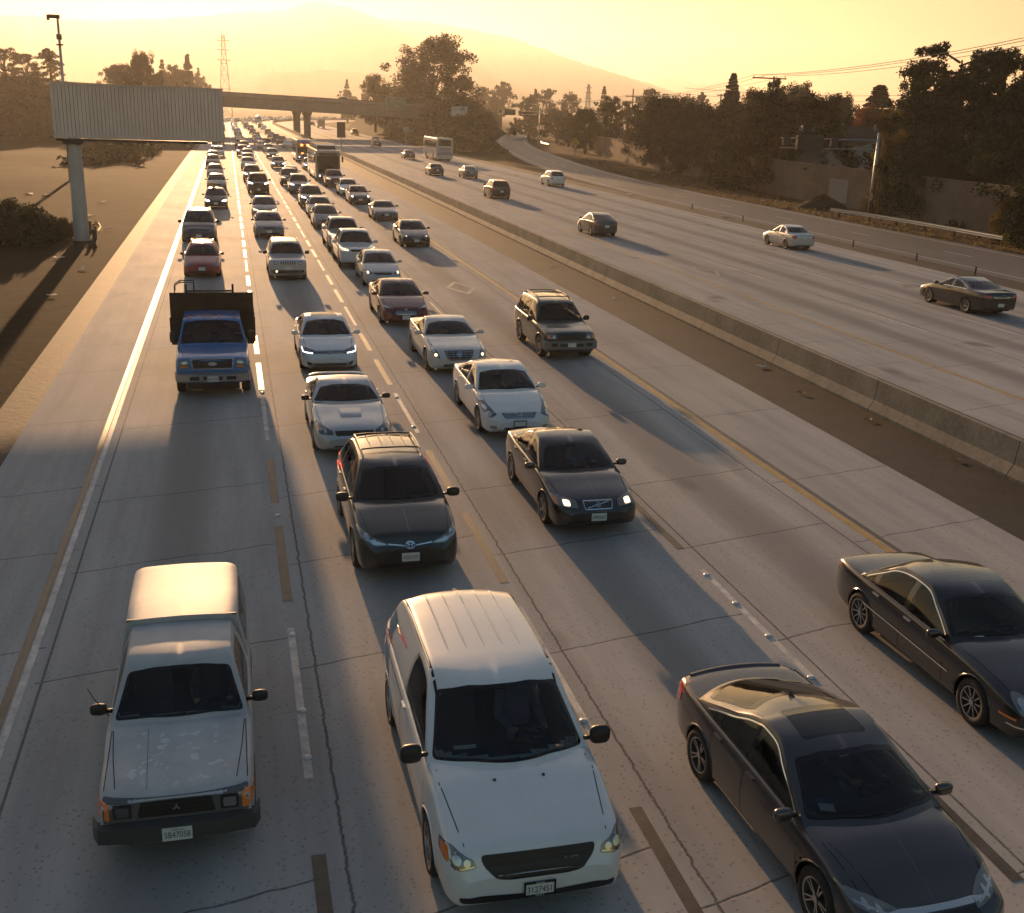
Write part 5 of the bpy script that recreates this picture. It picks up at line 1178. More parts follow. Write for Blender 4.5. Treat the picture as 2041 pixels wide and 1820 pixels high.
b_.sidewins(.8, 12.4, 2.0, 3.05, 7); b_.win([(-1.1, 1.15), (1.1, 1.15), (1.1, 2.9), (-1.1, 2.9)], 'F', name='windshield'); b_.win([(-1.02, 2.35), (1.02, 2.35), (1.02, 3.25), (-1.02, 3.25)], 'B', name='rear_window')
for z0, z1 in ((1.62, 2.05), (.95, 1.5)):
    mb = MB(); patch(mb, b_.bvh, rpoly([(-1.0, z0), (1.0, z0), (1.0, z1), (-1.0, z1)], .06), 'B', .006, 0, .3); mb.build('engine_door', plain('pale_panel', (.30, .30, .32), .4), b_.root)
tails(b_, [(1.02, .85), (1.16, .85), (1.16, 1.25), (1.02, 1.25)]); b_.arms(3.0); b_.done(); b_.root.location = (33.2, 186, 0); b_.root.rotation_euler.z = math.pi

# ---------------------------------------------------------------- the rest of the traffic, built once per kind and copied
COL = {}
for n, c, mt in (('white', (.68, .69, .70), 0), ('silver', (.44, .45, .46), .4), ('grey', (.15, .155, .16), .4), ('dark', (.035, .035, .038), .3), ('black', (.011, .011, .012), 0), ('brown', (.10, .075, .05), .3), ('maroon', (.095, .008, .01), .15), ('blue', (.04, .07, .16), .3), ('beige', (.36, .31, .24), .3), ('purple', (.05, .025, .06), .3), ('yellow', (.5, .38, .12), 0), ('red', (.30, .012, .010), 0), ('peach', (.55, .42, .33), 0)):
    COL[n] = paint(n+'_car_paint', c, mt, .32, .12)
TM = {}
def tmpl(kind, name, cat, d, **k):
    c = Car(name, None, cat, COL['grey'], detail=d, **k)
    if d == 1:
        c.lamps([(.46*c.W/1.8, c.nose-.10), (.80*c.W/1.8, c.nose-.07), (.83*c.W/1.8, c.nose+.04), (.50*c.W/1.8, c.nose-.03)])
        grille(c, [(-.36, c.nose-.14), (.36, c.nose-.14), (.40, c.nose-.04), (-.40, c.nose-.04)]); grille(c, [(-.6, .28), (.6, .28), (.6, .38), (-.6, .38)], name='lower_intake')
        c.plate(.46); tails(c, [(.58*c.W/1.8, c.tail-.25), (.82*c.W/1.8, c.tail-.25), (.82*c.W/1.8, c.tail-.06), (.62*c.W/1.8, c.tail-.06)]); c.plate(.72, ax='B')
    c.done(); TM[kind] = c
SED = dict(L=4.7, W=1.80, H=1.46, splits=(2.6, 3.45)); SUV = dict(L=4.6, W=1.86, H=1.70, gc=.22, nose=.92, bump=.52, cowl_t=1.1, cowl_z=1.1, head_t=1.92, roof_t=4.0, back_t=4.48, deck=1.14, tail=1.08, belt=(1.04, 1.12), roofw=.68, R=.36, splits=(2.5, 3.4), mir=(.23, .12, .17))
VAN = dict(L=5.0, W=1.95, H=1.78, nose=.90, bump=.52, cowl_t=1.05, cowl_z=1.12, head_t=2.0, roof_t=4.5, back_t=4.92, deck=1.12, tail=1.06, belt=(1.05, 1.1), roofw=.72, R=.34, fw=1.0, splits=(2.8, 3.9))
PIC = dict(L=5.5, W=1.92, H=1.80, gc=.32, nose=1.04, bump=.62, boxy=.7, nosew=.88, nose_r=.7, cowl_t=1.35, cowl_z=1.18, head_t=1.95, roof_t=3.35, back_t=3.55, deck=1.12, tail=1.12, belt=(1.12, 1.14), end_t=3.62, roofw=.70, R=.38, fw=.95, rw=1.2, splits=(2.75,), dlo_end=3.4, mir=(.24, .12, .19), bow=.12, backbow=.03)
HAT = dict(L=4.4, W=1.75, H=1.49, cowl_t=1.0, head_t=1.98, roof_t=3.2, back_t=4.25, deck=1.08, tail=1.02, belt=(.93, 1.03), splits=(2.5, 3.3), backbow=.2)
for d in (1, 0):
    sfx = '' if d else '0'
    tmpl('sedan'+sfx, 'sedan', 'car', d, **SED); tmpl('suv'+sfx, 'suv', 'SUV', d, **SUV)
    tmpl('pickup'+sfx, 'pickup_truck', 'pickup', d, **PIC)
    if d: tmpl('van', 'minivan', 'van', 1, **VAN); tmpl('hatch', 'hatchback', 'car', 1, **HAT)
used = set()
def car(kind, col, x, y, label, group=QUEUE, away=False, lit=None, rz=0.0):
    t = TM[kind].root
    if kind in used: r = copy_tree(t)
    else: r = t; used.add(kind)
    r.location = (x, y, 0); r.rotation_euler = (0, 0, rz+(math.pi if away else 0)); r['label'] = label; r['group'] = group; r['category'] = {'suv': 'SUV', 'van': 'van', 'pickup': 'pickup'}.get(kind.rstrip('0'), 'car')
    for ch in r.children:
        n = ch.name.split('.')[0]
        if n in ('body', 'mirror', 'door_handle'):
            sl = ch.material_slots[0]; sl.link = 'OBJECT'; sl.material = COL[col]
        if n == 'headlight' and lit:
            sl = ch.material_slots[0]; sl.link = 'OBJECT'; sl.material = lit
    return r
def stuff_on(r, fn): pass
for a in [
 ('pickup', 'white', 6.15, 59.4, 'white pickup with one headlamp and fog lamp lit, behind the silver compact', 0, M_LAMPW), ('pickup', 'silver', 6.15, 66.0, 'silver pickup half hidden behind the white pickup', 0, None),
 ('hatch', 'grey', 6.15, 77.6, 'grey hatchback behind the silver pickup'), ('sedan', 'silver', 6.35, 85.3, 'silver-grey sedan between the grey hatchback and a dark SUV'), ('suv', 'dark', 6.3, 93.6, 'dark SUV with bright lamps, in front of the grey roof-lit SUV', 0, M_DRL), ('suv', 'grey', 6.2, 108.6, 'grey SUV with two bright spots on its roof'),
 ('suv', 'black', 5.9, 118.6, 'small black SUV with one warm headlamp, beside a silver sedan', 0, M_LAMPW), ('sedan', 'silver', 6.5, 127.6, 'pale silver sedan half hidden behind the small black SUV'), ('sedan', 'dark', 6.1, 150.8, 'dark sedan with white light strips left of the tall coach', 0, M_DRL), ('sedan', 'grey', 6.4, 177.6, 'grey sedan with two small lamps left of the city bus', 0, M_LAMPW), ('sedan', 'silver', 6.5, 197.6, 'white-roofed sedan left of the city bus, behind a grey sedan'), ('pickup', 'brown', 6.8, 218, 'brown pickup with a row of amber roof lamps'),
 ('sedan', 'grey', 2.35, 84.6, 'grey-green sedan right behind the blue-grey family sedan', 0, M_LAMPW), ('pickup', 'dark', 2.5, 108, 'dark pickup with two bright headlamps', 0, M_LAMP), ('suv', 'brown', 2.3, 123.8, 'dark brown SUV tailgating behind the bright-lamped pickup'), ('sedan', 'silver', 2.3, 147.4, 'pale sedan with people visible through its windscreen'), ('sedan', 'silver', 2.5, 159.2, 'silver sedan boxed in behind another silver sedan'), ('sedan', 'white', 2.7, 174.2, 'white sedan in the second lane before the shadow band'), ('suv', 'dark', 2.1, 183, 'dark SUV with roof rack, at the edge of the shadow band'), ('suv', 'black', 2.6, 202, 'black SUV with roof rails in the overpass shadow'),
 ('sedan', 'grey', -1.2, 111, 'grey sedan behind the wagon with roof cargo'), ('sedan', 'brown', -1.5, 128.8, 'grey-brown sedan in the left lane, third behind the minivan'), ('sedan', 'dark', -2.0, 152, 'dark sedan with its roof washed out by sun, in the left lane'), ('sedan', 'white', -2.1, 164.4, 'white sedan with only its roof showing behind a dark sedan'), ('sedan', 'silver', -1.5, 181, 'silver sedan by the lower corner of the billboard'), ('suv', 'dark', -1.9, 201, 'dark SUV just under the billboard edge'),
 ('suv', 'maroon', 10.3, 118, 'maroon SUV directly in front of the tall coach', 0, M_LAMPW), ('sedan', 'white', 10.6, 107, 'white sedan behind the charcoal sedan', 0, M_LAMPW), ('sedan', 'grey', 10.0, 149, 'sedan peeping out between the coach and the city bus', 0, M_DRL)]:
    car(*a[:5], lit=a[6] if len(a) > 6 else None)
r = car('hatch', 'black', -1.1, 92, 'black hatchback with lamps on and tan cargo strapped to its roof', lit=M_LAMP)
cg = MB(); secs = []
for y, k in ((-.45, .6), (-.35, .95), (0, 1.0), (.35, .95), (.45, .6)): secs.append((y, chaikin([np.array(p) for p in ((0, 0), (.30*k, 0), (.36*k, .12), (.30*k, .30*k), (0, .36*k))], 2)))
Car.add_loft(None, cg, secs); go = cg.build('roof_cargo', noisy('tan_canvas', (.30, .19, .06), (.45, .30, .10), 3, .8), None, True); go.location = (-1.35, 92.2, 1.52); tag(go, 'tan canvas bundle tied on the roof of the black hatchback', 'luggage')
# far side, seen from behind
M_TL = M_RED
for a in [('hatch', 'dark', 24.4, 74.2, 'black fastback hatchback left of the silver sedan, driving away'), ('suv', 'black', 24.6, 105.8, 'black crossover driving away in the lane beside the barrier'), ('suv', 'white', 35.5, 124.8, 'white crossover driving away alone in the outer lane'), ('hatch', 'grey', 28.2, 136.8, 'grey hatchback right of the black saloon, driving away'), ('sedan', 'black', 24.8, 141.2, 'black saloon behind the touring coach on its left, driving away'), ('sedan', 'dark', 28.4, 186.5, 'dark sedan beside the touring coach, driving away'),
 ('sedan', 'purple', 29.7, 239, 'purple-blue sedan in the overpass shadow, driving away'), ('sedan', 'maroon', 32.4, 262, 'dark red sedan ahead of the purple one, driving away'), ('suv', 'silver', 31.0, 330, 'silver crossover under the overpass, driving away'), ('pickup', 'yellow', 35.4, 334, 'pale yellow pickup under the overpass, driving away')]:
    car(*a, group=AWAY, away=True)
# two of these show enough to be built on their own
s = Car('sedan', 'silver compact sedan with red tail lamps, driving away beside the ramp', 'car', P_SILV, detail=2, L=4.5, W=1.70, H=1.46, nose=.74, bump=.46, cowl_t=1.15, cowl_z=.96, head_t=2.0, roof_t=3.1, back_t=3.85, deck=1.04, tail=1.03, belt=(.92, 1.0), R=.31, fw=.88, rw=1.0, splits=(2.45, 3.25), style='six'); s.root['group'] = AWAY
tails(s, [(.50, .74), (.78, .76), (.76, .92), (.56, .92)]); s.plate(.80, ax='B'); s.done(); s.root.location = (35.2, 68.5-1.37, 0); s.root.rotation_euler.z = math.pi
s = Car('sedan', 'black sedan with chrome window line nearest on the far carriageway', 'car', P_BLACK, detail=2, L=4.96, W=1.88, H=1.45, nose=.76, bump=.48, cowl_t=1.2, cowl_z=.98, head_t=2.1, roof_t=3.2, back_t=4.25, deck=1.08, tail=1.06, belt=(.94, 1.04), R=.345, fw=1.0, rw=1.18, splits=(2.6, 3.45), style='five', chrome_dlo=2); s.root['group'] = AWAY
s.lamps([(.50, .64), (.82, .70), (.86, .80), (.56, .74)], inner=[(ell(.74, .72, .05), 1)])
tails(s, [(.46, .82), (.82, .86), (.80, .98), (.52, .92)]); emblem(s, [line_poly([(-.40, .86), (-.2, .83), (.2, .83), (.40, .86)], .03)], .01, ax='B', name='chrome_strip'); s.plate(.52, ax='B'); s.done(); s.root.location = (32.2, 45.5-1.5, 0); s.root.rotation_euler.z = math.pi
# far queue
FG = 'small cars far down the queue'
far = [('suv0', 'dark', 2.1, 216), ('sedan0', 'dark', 2.4, 240), ('sedan0', 'grey', 2.3, 261), ('sedan0', 'grey', 2.4, 280), ('suv0', 'white', 2.4, 304), ('sedan0', 'white', 2.2, 345), ('sedan0', 'silver', 2.1, 372), ('sedan0', 'dark', 2.3, 392), ('sedan0', 'white', 2.0, 423), ('sedan0', 'dark', 2.2, 452), ('sedan0', 'dark', 2.2, 474),
 ('sedan0', 'blue', 5.9, 219.5-7), ('sedan0', 'grey', 5.9, 237), ('sedan0', 'dark', 6.1, 253), ('sedan0', 'grey', 6.4, 276), ('sedan0', 'silver', 6.4, 314), ('suv0', 'maroon', 6.7, 352), ('pickup0', 'peach', 6.0, 384), ('sedan0', 'dark', 6.4, 400), ('sedan0', 'dark', 6.4, 430), ('sedan0', 'grey', 6.4, 461), ('suv0', 'dark', 10.6, 390), ('sedan0', 'white', 10.9, 366), ('sedan0', 'dark', 10.4, 314), ('sedan0', 'grey', 10.0, 282), ('sedan0', 'dark', 10.5, 265), ('pickup0', 'dark', 10.4, 236), ('sedan0', 'silver', 10.9, 222), ('suv0', 'dark', -1.6, 225), ('sedan0', 'silver', -1.7, 250), ('sedan0', 'dark', -1.5, 275), ('sedan0', 'grey', -1.7, 300), ('sedan0', 'dark', -1.5, 340), ('sedan0', 'white', -1.6, 380)]
for k, c, x, y in far:
    nm = {'sedan0': 'sedan', 'suv0': 'SUV', 'pickup0': 'pickup'}[k]
    car(k, c, x, y, f'tiny {c} {nm} in the stalled queue, at or beyond the overpass shadow', FG)
cs = list(COL)
for i in range(64):      # round the bend beyond the overpass
    lane = (-1.6, 2.4, 6.3, 10.2)[i % 4]; s_ = 488+(i//4)*15+rnd.random()*7; x, y = road(lane, s_); a = max(0, (s_-S0)/RAD)
    c = rnd.choice(['white', 'silver', 'grey', 'dark', 'black', 'white', 'beige']); k = rnd.choice(['sedan0', 'sedan0', 'suv0'])
    car(k, c, x, y, 'speck-sized car glinting in the queue round the far bend', 'cars on the far bend', rz=-a)
for s_, lane, k, c in ((470, 33, 'suv0', 'dark'), (440, 29, 'sedan0', 'grey'), (540, 36, 'sedan0', 'silver')):
    x, y = road(lane, s_); car(k, c, x, y, f'tiny {c} car beyond the overpass, driving away', AWAY, True, rz=-max(0, (s_-S0)/RAD))
car('suv0', 'dark', rsm(412)-1.5, 412, 'dark SUV climbing the curved ramp, behind another car', AWAY, True, rz=-.30); car('sedan0', 'dark', rsm(448)-1.5, 448, 'dark sedan farthest up the curved ramp', AWAY, True, rz=-.30)
# tanker and box truck
t_ = empty('tanker_truck', (12.0, 470, 0), 0, 'round-tailed tanker truck standing in the queue beyond the overpass', 'truck', QUEUE)
mb = MB(); mb.tube([(0, y, 2.0) for y in (-1.0, -.9, 6, 6.1)], [1.0, 1.25, 1.25, 1.0], 18); mb.build('tank', plain('polished_tank', (.5, .5, .48), .3, .8), t_, angle=40)
mb = MB(); mb.box((0, -2.6, 1.6), (2.2, 2.2, 2.1), taper=.92); mb.box((0, -4.0, 1.05), (2.0, 1.4, 1.1)); mb.build('cab', COL['white'], t_); mb = MB(); mb.box((0, -3.66, 2.1), (1.8, .06, .7)); mb.build('windshield', M_DGLASS, t_)
for y in (-4.0, -1.9, 4.2, 5.3):
    for x in (-1.1, 1.1): add_wheel(t_, x, y, .5, .3, 'far')
t_ = empty('box_truck', (32.5, 420, 0), math.pi, 'pale box truck beyond the overpass pillars, driving away', 'truck', AWAY)
MB().box((0, .8, 2.0), (2.4, 5.6, 2.5)).build('cargo_box', COL['beige'], t_); MB().box((0, -2.9, 1.4), (2.2, 1.7, 1.9), taper=.9).build('cab', COL['white'], t_); MB().box((0, -3.74, 1.8), (1.8, .06, .7)).build('windshield', M_DGLASS, t_)
for y in (-2.9, 2.2):
    for x in (-1.1, 1.1): add_wheel(t_, x, y, .45, .3, 'far')
for k, c in TM.items():
    if k not in used:
        for o in list(c.root.children_recursive)+[c.root]: bpy.data.objects.remove(o)

# ================================================================ structures along the freeway
def prof_strip(name, prof, x0, ss, mat, sharp=25):
    mb = MB(); mb.grid([[(*road(x0+dx, s), z) for dx, z in prof] for s in ss], 0, True); return mb.build(name, mat, angle=sharp)
ss = list(np.arange(-25, 470, 6.0))+list(np.arange(470, SEND+1, 12))
o = prof_strip('median_barrier', [(-.30, 0), (-.30, .08), (-.14, .33), (-.08, .90), (.08, .90), (.14, .33), (.30, .08), (.30, 0)], 17.75, ss, M_BARR)
tag(o, 'long pale concrete median barrier between the two carriageways', 'barrier')
# debris in the median and on the verge
M_LIT = plain('pale_litter', (.45, .43, .40), .7)
def litter(x, y, c, k=.22, zz=0.0):
    r = random.Random(int(x*7+y*13)); mb = MB(); a = r.random()*6
    vs = []
    for i in range(4):
        for j in range(4): vs.append((k*(i/3-.5)*(1+.5*r.random()), k*.7*(j/3-.5)*(1+.5*r.random()), .02+k*.18*r.random()))
    mb.add(vs, [(i*4+j, i*4+j+1, i*4+j+5, i*4+j+4) for i in range(3) for j in range(3)]); o = mb.build('litter', c); o.location = (x, y, zz); o.rotation_euler.z = a
    return tag(o, 'scrap of pale litter lying on the bare ground beside the road', 'litter', 'scraps of litter by the road')
M_BRN = plain('brown_litter', (.16, .10, .06), .8)
for x, y, c, k in ((16.9, 33.2, M_LIT, .26), (16.5, 29.6, M_BRN, .2), (16.9, 26.5, M_BRN, .2), (17.1, 22.8, M_BRN, .18), (16.5, 47, M_LIT, .2), (16.6, 58, M_LIT, .25), (40.2, 112, M_LIT, .6), (40.0, 88, M_LIT, .5), (52.5, 106, M_LIT, .5), (54, 128, M_LIT, .5), (57, 150, M_LIT, .6), (-9.5, 84, M_LIT, .45), (-8.6, 61, M_LIT, .4), (-7.6, 75, M_LIT, .35), (-9.8, 95, M_LIT, .5), (-14.8, 101, M_LIT, .7), (-16.3, 102, M_LIT, .7), (-7.0, 57, M_LIT, .3), (-7.3, 49, M_LIT, .3)): litter(x, y, c, k, .02)
# road studs
for x, ys_ in ((.655, (12.5, 13.67, 16.0, 21.4, 27.6, 31.6)), (4.36, (12.7, 14.98, 27.5, 30.6)), (8.06, (13.25, 14.64, 15.89, 17.12))):
    for y in ys_:
        mb = MB(); mb.grid([[(r*math.cos(a), r*math.sin(a), z) for a in np.linspace(0, 6.2832, 13)] for r, z in ((.062, 0), (.055, .012), (.03, .022), (0.001, .024))], 0); o = mb.build('road_stud', plain('stud_white', (.62, .62, .60), .3) if x == .655 and y == 12.5 else bpy.data.materials['stud_white'], smooth=True); o.location = (x, y, .009)
        tag(o, 'round white raised road marker on the lane line', 'road stud', 'raised road markers on the lane lines')
# billboard seen from behind
M_CORR = noisy('glare_warmed_white_sheet', (.70, .55, .46), (.86, .70, .60), .25, .6, stretch=(1, 1, .3)); M_PCOL = noisy('painted_column', (.46, .43, .40), (.60, .56, .52), .5, .6)  # sheet colour lifted and warmed to imitate veiling glare over the panel
bb = empty('billboard', (-8.45, 69.3, 0), 0, 'big blank billboard seen from behind, corrugated back on one leaning column', 'billboard')
mb = MB(); X0, X1, Z0, Z1 = -1.0, 8.25, 5.68, 8.55; n = 46; P = []
cols = []
for i in range(n):
    a = X0+(X1-X0)*i/n; d = (X1-X0)/n; cols += [(a, 0), (a+d*.86, 0), (a+d*.89, .05), (a+d*.97, .05)]
cols.append((X1, 0))
mb.grid([[(x, -.30+y, z) for x, y in cols] for z in (Z0, Z1)], 0, True); mb.box(((X0+X1)/2, .02, (Z0+Z1)/2), (X1-X0-.02, .42, Z1-Z0-.02)); mb.build('panel', M_CORR, bb)
mb = MB(); mb.box(((X0+X1)/2, -.18, Z1+.03), (X1-X0+.1, .34, .06)); mb.build('top_trim', M_CORR, bb)
MB().tube([(0, 0, -.3), (0, 0, 3.0), (0, 0, 5.75)], [.44, .40, .36], 20).build('column', M_PCOL, bb, angle=40)
mb = MB(); mb.box((3.2, -.1, 5.58), (8.2, .25, .14)); mb.box((0, 0, 5.5), (1.1, .9, .3)); mb.build('support_beam', M_TRIM, bb)
for x in (2, 4, 6.2, 7.9): MB().tube([(x, -.2, 5.55), (x, -.75, 5.42)], .03, 5).box((x, -.85, 5.42), (.22, .18, .10)).build('floodlight', M_METAL, bb)
# camera mast behind it
ct = empty('camera_mast', (-15.2, 120, 0), 0, 'tall thin mast with a traffic camera bracket, behind the billboard', 'mast')
MB().tube([(0, 0, 0), (0, 0, 8), (0, 0, 15.0)], [.20, .16, .11], 10).build('pole', M_METAL, ct, True); mb = MB(); mb.box((0, 0, 13.3), (.45, .45, .5)); mb.box((0, 0, 12.6), (.6, .4, .15)); mb.build('junction_box', M_TRIM, ct); MB().box((-.3, 0, 15.1), (1.0, .35, .35)).box((-.85, 0, 15.0), (.25, .3, .5)).build('camera_head', M_TRIM, ct)
# short guard rail end by the column
def guardrail(name, pts, label, posts, end=None, rail_m=None, group=None):
    g = empty(name, (pts[0][0], pts[0][1], 0), 0, label, 'guard rail', group); o = Vector((pts[0][0], pts[0][1], 0)); mb = MB(); rows = []
    pr = [(0, .42), (.07, .47), (.07, .53), (0, .58), (.07, .63), (.07, .69), (0, .74)]
    for i, p in enumerate(pts):
        a = Vector(pts[max(i-1, 0)]); b = Vector(pts[min(i+1, len(pts)-1)]); d = (b-a).normalized(); nrm = Vector((-d.y, d.x))
        rows.append([(p[0]-o.x+nrm.x*q, p[1]-o.y+nrm.y*q, z) for q, z in pr])
    mb.grid(rows); mb.grid([[(x+.004*0, y, z) for x, y, z in r] for r in rows], 0, True) if False else None
    mb.build('rail', rail_m or M_METAL, g, True)
    for x, y in posts: MB().box((x-o.x+.14, y-o.y, .36), (.16, .2, .76)).build('post', M_WOOD, g)
    if end: MB().box((end[0]-o.x, end[1]-o.y, .58), (.55, .06, .62)).box((end[0]-o.x, end[1]-o.y, .2), (.12, .1, .4)).build('end_marker', haz_m, g)
    return g
m_, t_h, b_h = nmat('hazard_stripes'); Xh, Yh, Zh = sep(t_h, pos(t_h)); q = math_(t_h, 'FRACT', math_(t_h, 'MULTIPLY', math_(t_h, 'ADD', Xh, Zh), 4.2))
t_h.links.new(mixc(t_h, math_(t_h, 'GREATER_THAN', q, .5), (.02, .02, .02), (.50, .33, .03)), b_h.inputs[0]); haz_m = m_
guardrail('guard_rail', [(50.9, 90), (51.6, 86), (52.0, 80), (52.1, 74), (52.0, 68)], 'galvanised guard rail on wooden posts beside the ramp, striped end marker', [(51.1, 89), (51.9, 85.4), (52.1, 81.6), (52.2, 77.8), (52.2, 74), (52.2, 71)], (52.1, 67.8))
guardrail('guard_rail', [(-8.2, 73.5), (-7.8, 72.0), (-7.45, 69.8), (-7.35, 67.4)], 'short curved guard rail end shining beside the billboard column', [(-8.5, 72.8), (-8.1, 71.3), (-7.9, 69.8), (-7.8, 68.2)], None, M_YEL)
guardrail('guard_rail', [(75.5, 270), (76.6, 280), (79.4, 292)], 'far short guard rail where the ramp bends, below a lamp post', [(76.0, 272), (77, 282), (79.8, 291)])
# overpass: two decks side by side
def deck_z(x): return 10.2-.0275*x
def overpass(y0, y1, dz, label, xs=(-55, 52)):
    g = empty('overpass', (0, y0, 0), 0, label, 'bridge'); X = np.linspace(xs[0], xs[1], 30); mb = MB()
    prof = [(0, 0), (0, -.95), (.12, -1.0), (.35, -1.15), (.9, -3.45), (y1-y0-.9, -3.45), (y1-y0-.35, -1.15), (y1-y0-.12, -1.0), (y1-y0, -.95), (y1-y0, 0), (y1-y0-.3, 0), (y1-y0-.3, -.9), (.3, -.9), (.3, 0), (0, 0)]
    mb.grid([[(x, dy, deck_z(x)+dz+z) for dy, z in prof] for x in X], 0); mb.build('deck', M_DECK, g, recalc=True)
    mb = MB(); mb.grid([[(x, dy, deck_z(x)+dz-.02) for dy in (-.04, .0)] for x in X], 0); mb.grid([[(x, -.04, deck_z(x)+dz-zz) for zz in (.02, .12)] for x in X], 0, True); mb.build('railing', M_TRIM, g)
    for x in (18.6,):
        ym = (y1-y0)/2; h = deck_z(x)+dz-3.4
        for dy in ((ym-2.2, ym+2.2) if y1-y0 > 11 else (ym,)): MB().tube([(x, dy, 0), (x, dy, h-1.2), (x, dy, h)], [.85, .85, 1.35], 14).build('column', M_DECK, g, angle=40)
    return g
overpass(278, 287, 0, 'brown concrete overpass crossing the freeway, nearer span with the green sign')
overpass(318, 333, -.1, 'second concrete overpass just beyond the nearer span')
r = car('sedan0', 'dark', 27.5, 281.5, 'dark car crossing the overpass, roof showing over the parapet', 'traffic on the overpass', rz=math.pi/2); r.location.z = deck_z(27.5)-.88
# signs
M_SGREEN = plain('sign_green', (.02, .14, .075), .4); M_SWH = plain('sign_white', (.55, .54, .52), .5); M_SYEL = plain('sign_yellow', (.55, .30, .02), .45); M_SBACK = plain('dark_sign_back', (.035, .033, .03), .6)
g = empty('exit_sign', (39.2, 276.9, 0), 0, 'green freeway sign with a shield hung on the overpass side by the big tree', 'sign')
MB().box((0, 0, 8.9), (4.6, .12, 2.7)).build('panel', M_SGREEN, g); mb = MB()
for x, z, a, b in ((-2.28, 8.9, .12, 2.7), (2.24, 8.9, .08, 2.7), (0, 10.21, 4.5, .08), (0, 7.59, 4.5, .08)): mb.box((x, -.07, z), (a, .03, b))
mb.tube([(-.85+.62*math.cos(a), -.09, 9.4+.58*math.sin(a)) for a in np.linspace(0, 6.2832, 19)], .05, 5); text_mb(mb, '85', .85, (-.85, -.1, 9.4), (1, 0, 0), (0, 0, 1), 0); text_mb(mb, 'NORTH', .55, (.95, -.1, 9.4), (1, 0, 0), (0, 0, 1), 0, 1.9); text_mb(mb, 'Cup', .75, (.1, -.1, 8.25), (1, 0, 0), (0, 0, 1), 0)
mb.build('lettering', M_SWH, g)
g = empty('lane_sign', (17.75, 188, .88), 0, 'grey back of a tall sign on a post in the median', 'sign'); MB().tube([(0, 0, 0), (0, 0, 4.3)], .07, 8).build('post', M_METAL, g); mb = MB(); mb.box((0, -.06, 3.3), (1.35, .05, 2.4)); mb.box((0, -.10, 4.1), (1.25, .04, .65)); mb.build('panel', M_SBACK, g)
g = empty('roadside_sign', (48.3, 245, hR(48.3, 245)-1.2), 0, 'white board sign with a red ring and a dark shield, right of the touring coach', 'sign')
MB().box((0, 0, 2.9), (3.6, .08, 2.05)).build('panel', M_SWH, g); mb = MB(); mb.tube([(-1.25+.42*math.cos(a), -.06, 3.35+.45*math.sin(a)) for a in np.linspace(0, 6.28, 17)], .06, 5, 1); mb.add([(.75+.5*math.cos(a)*1.0, -.06, 3.15+.6*math.sin(a)) for a in np.linspace(0, math.pi, 9)], [tuple(range(9))[::-1]], 0)
text_mb(mb, 'VIA', .3, (-.1, -.06, 3.25), (1, 0, 0), (0, 0, 1), 0); mb.build('marking', [M_SBACK, M_RED], g); mb = MB()
for x in (-1.3, 1.3): mb.tube([(x, .1, -1.5), (x, .1, 3.8)], .08, 6)
mb.build('post', M_WOOD, g)
g = empty('roadside_sign', (39.4, 262, 0), 0, 'small pale green sign in front of the big tree', 'sign'); MB().box((0, 0, 3.2), (1.3, .06, 1.2)).build('panel', plain('pale_green_sign', (.28, .36, .33), .5), g); MB().tube([(0, .06, 0), (0, .06, 3.6)], .06, 6).build('post', M_METAL, g)
g = empty('warning_sign', (62.4, 205, 0), 0, 'yellow diamond merge sign in front of the sound wall', 'sign'); mb = MB(); mb.add([(0, y, 2.75+sz*.85) if sx == 0 else (sx*.85, y, 2.75) for y in (-.03, .03) for sx, sz in ((0, 1), (1, 0), (0, -1), (-1, 0))], [(0, 3, 2, 1), (4, 5, 6, 7), (0, 1, 5, 4), (1, 2, 6, 5), (2, 3, 7, 6), (3, 0, 4, 7)]); mb.build('panel', M_SYEL, g)
mb = MB(); mb.box((-.12, -.045, 2.7), (.09, .02, .7)); mb.tube([(.3, -.045, 2.35), (.28, -.045, 2.65), (.10, -.045, 2.9), (.1, -.045, 3.1)], .05, 5); mb.build('arrow', M_BLACK, g); MB().tube([(0, .06, -.1), (0, .06, 2.6)], .06, 6).build('post', M_METAL, g)
def vms(name, x, y, z, w, h, side, label, armx=None, pole=None):
    g = empty(name, (x, y, 0), 0, label, 'sign'); MB().box((0, 0, z), (w, .35, h)).build('panel', M_SBACK, g)
    for sg in (-1, 1): MB().box((sg*(w/2+side*1.6), -.05, z+.1), (side, .25, side)).build('side_panel', M_SBACK, g)
    if pole:
        px = pole-x; MB().tube([(px, 0, -.1), (px, 0, 3.5), (px, 0, z+1.0)], [.19, .16, .12], 10).build('pole', M_METAL, g, True); mb = MB(); mb.tube([(px, 0, z+.35), (-w/2-side*2.4, 0, z+.35)], .06, 6); mb.tube([(px, 0, z-.45), (-w/2-side*2.4, 0, z-.45)], .05, 6); mb.tube([(px, 0, z+.3), (px-1.8, 0, z-.4)], .04, 5); mb.build('mast_arm', M_METAL, g); MB().box((px-.02, -.25, 1.6), (.25, .2, .5)).build('control_box', M_METAL, g)
    return g
vms('ramp_meter_sign', 48.85, 91, 6.1, 2.5, 1.2, .64, 'black sign panel hung from a grey mast arm over the ramp', pole=55.45); vms('ramp_meter_sign', 72.8, 300, 7.7, 3.0, 1.5, .75, 'far black sign panel where the ramp bends away', pole=81)
g = empty('lamp_post', (77.2, 286, 0), 0, 'thin lamp post standing where the ramp bends', 'lamp post'); MB().tube([(0, 0, 0), (0, 0, 9.0), (-.4, 0, 9.6), (-2.2, 0, 9.9)], [.12, .09, .07, .05], 8).build('pole', M_METAL, g); MB().box((-2.4, 0, 9.85), (.7, .25, .14)).build('lamp_head', M_METAL, g)
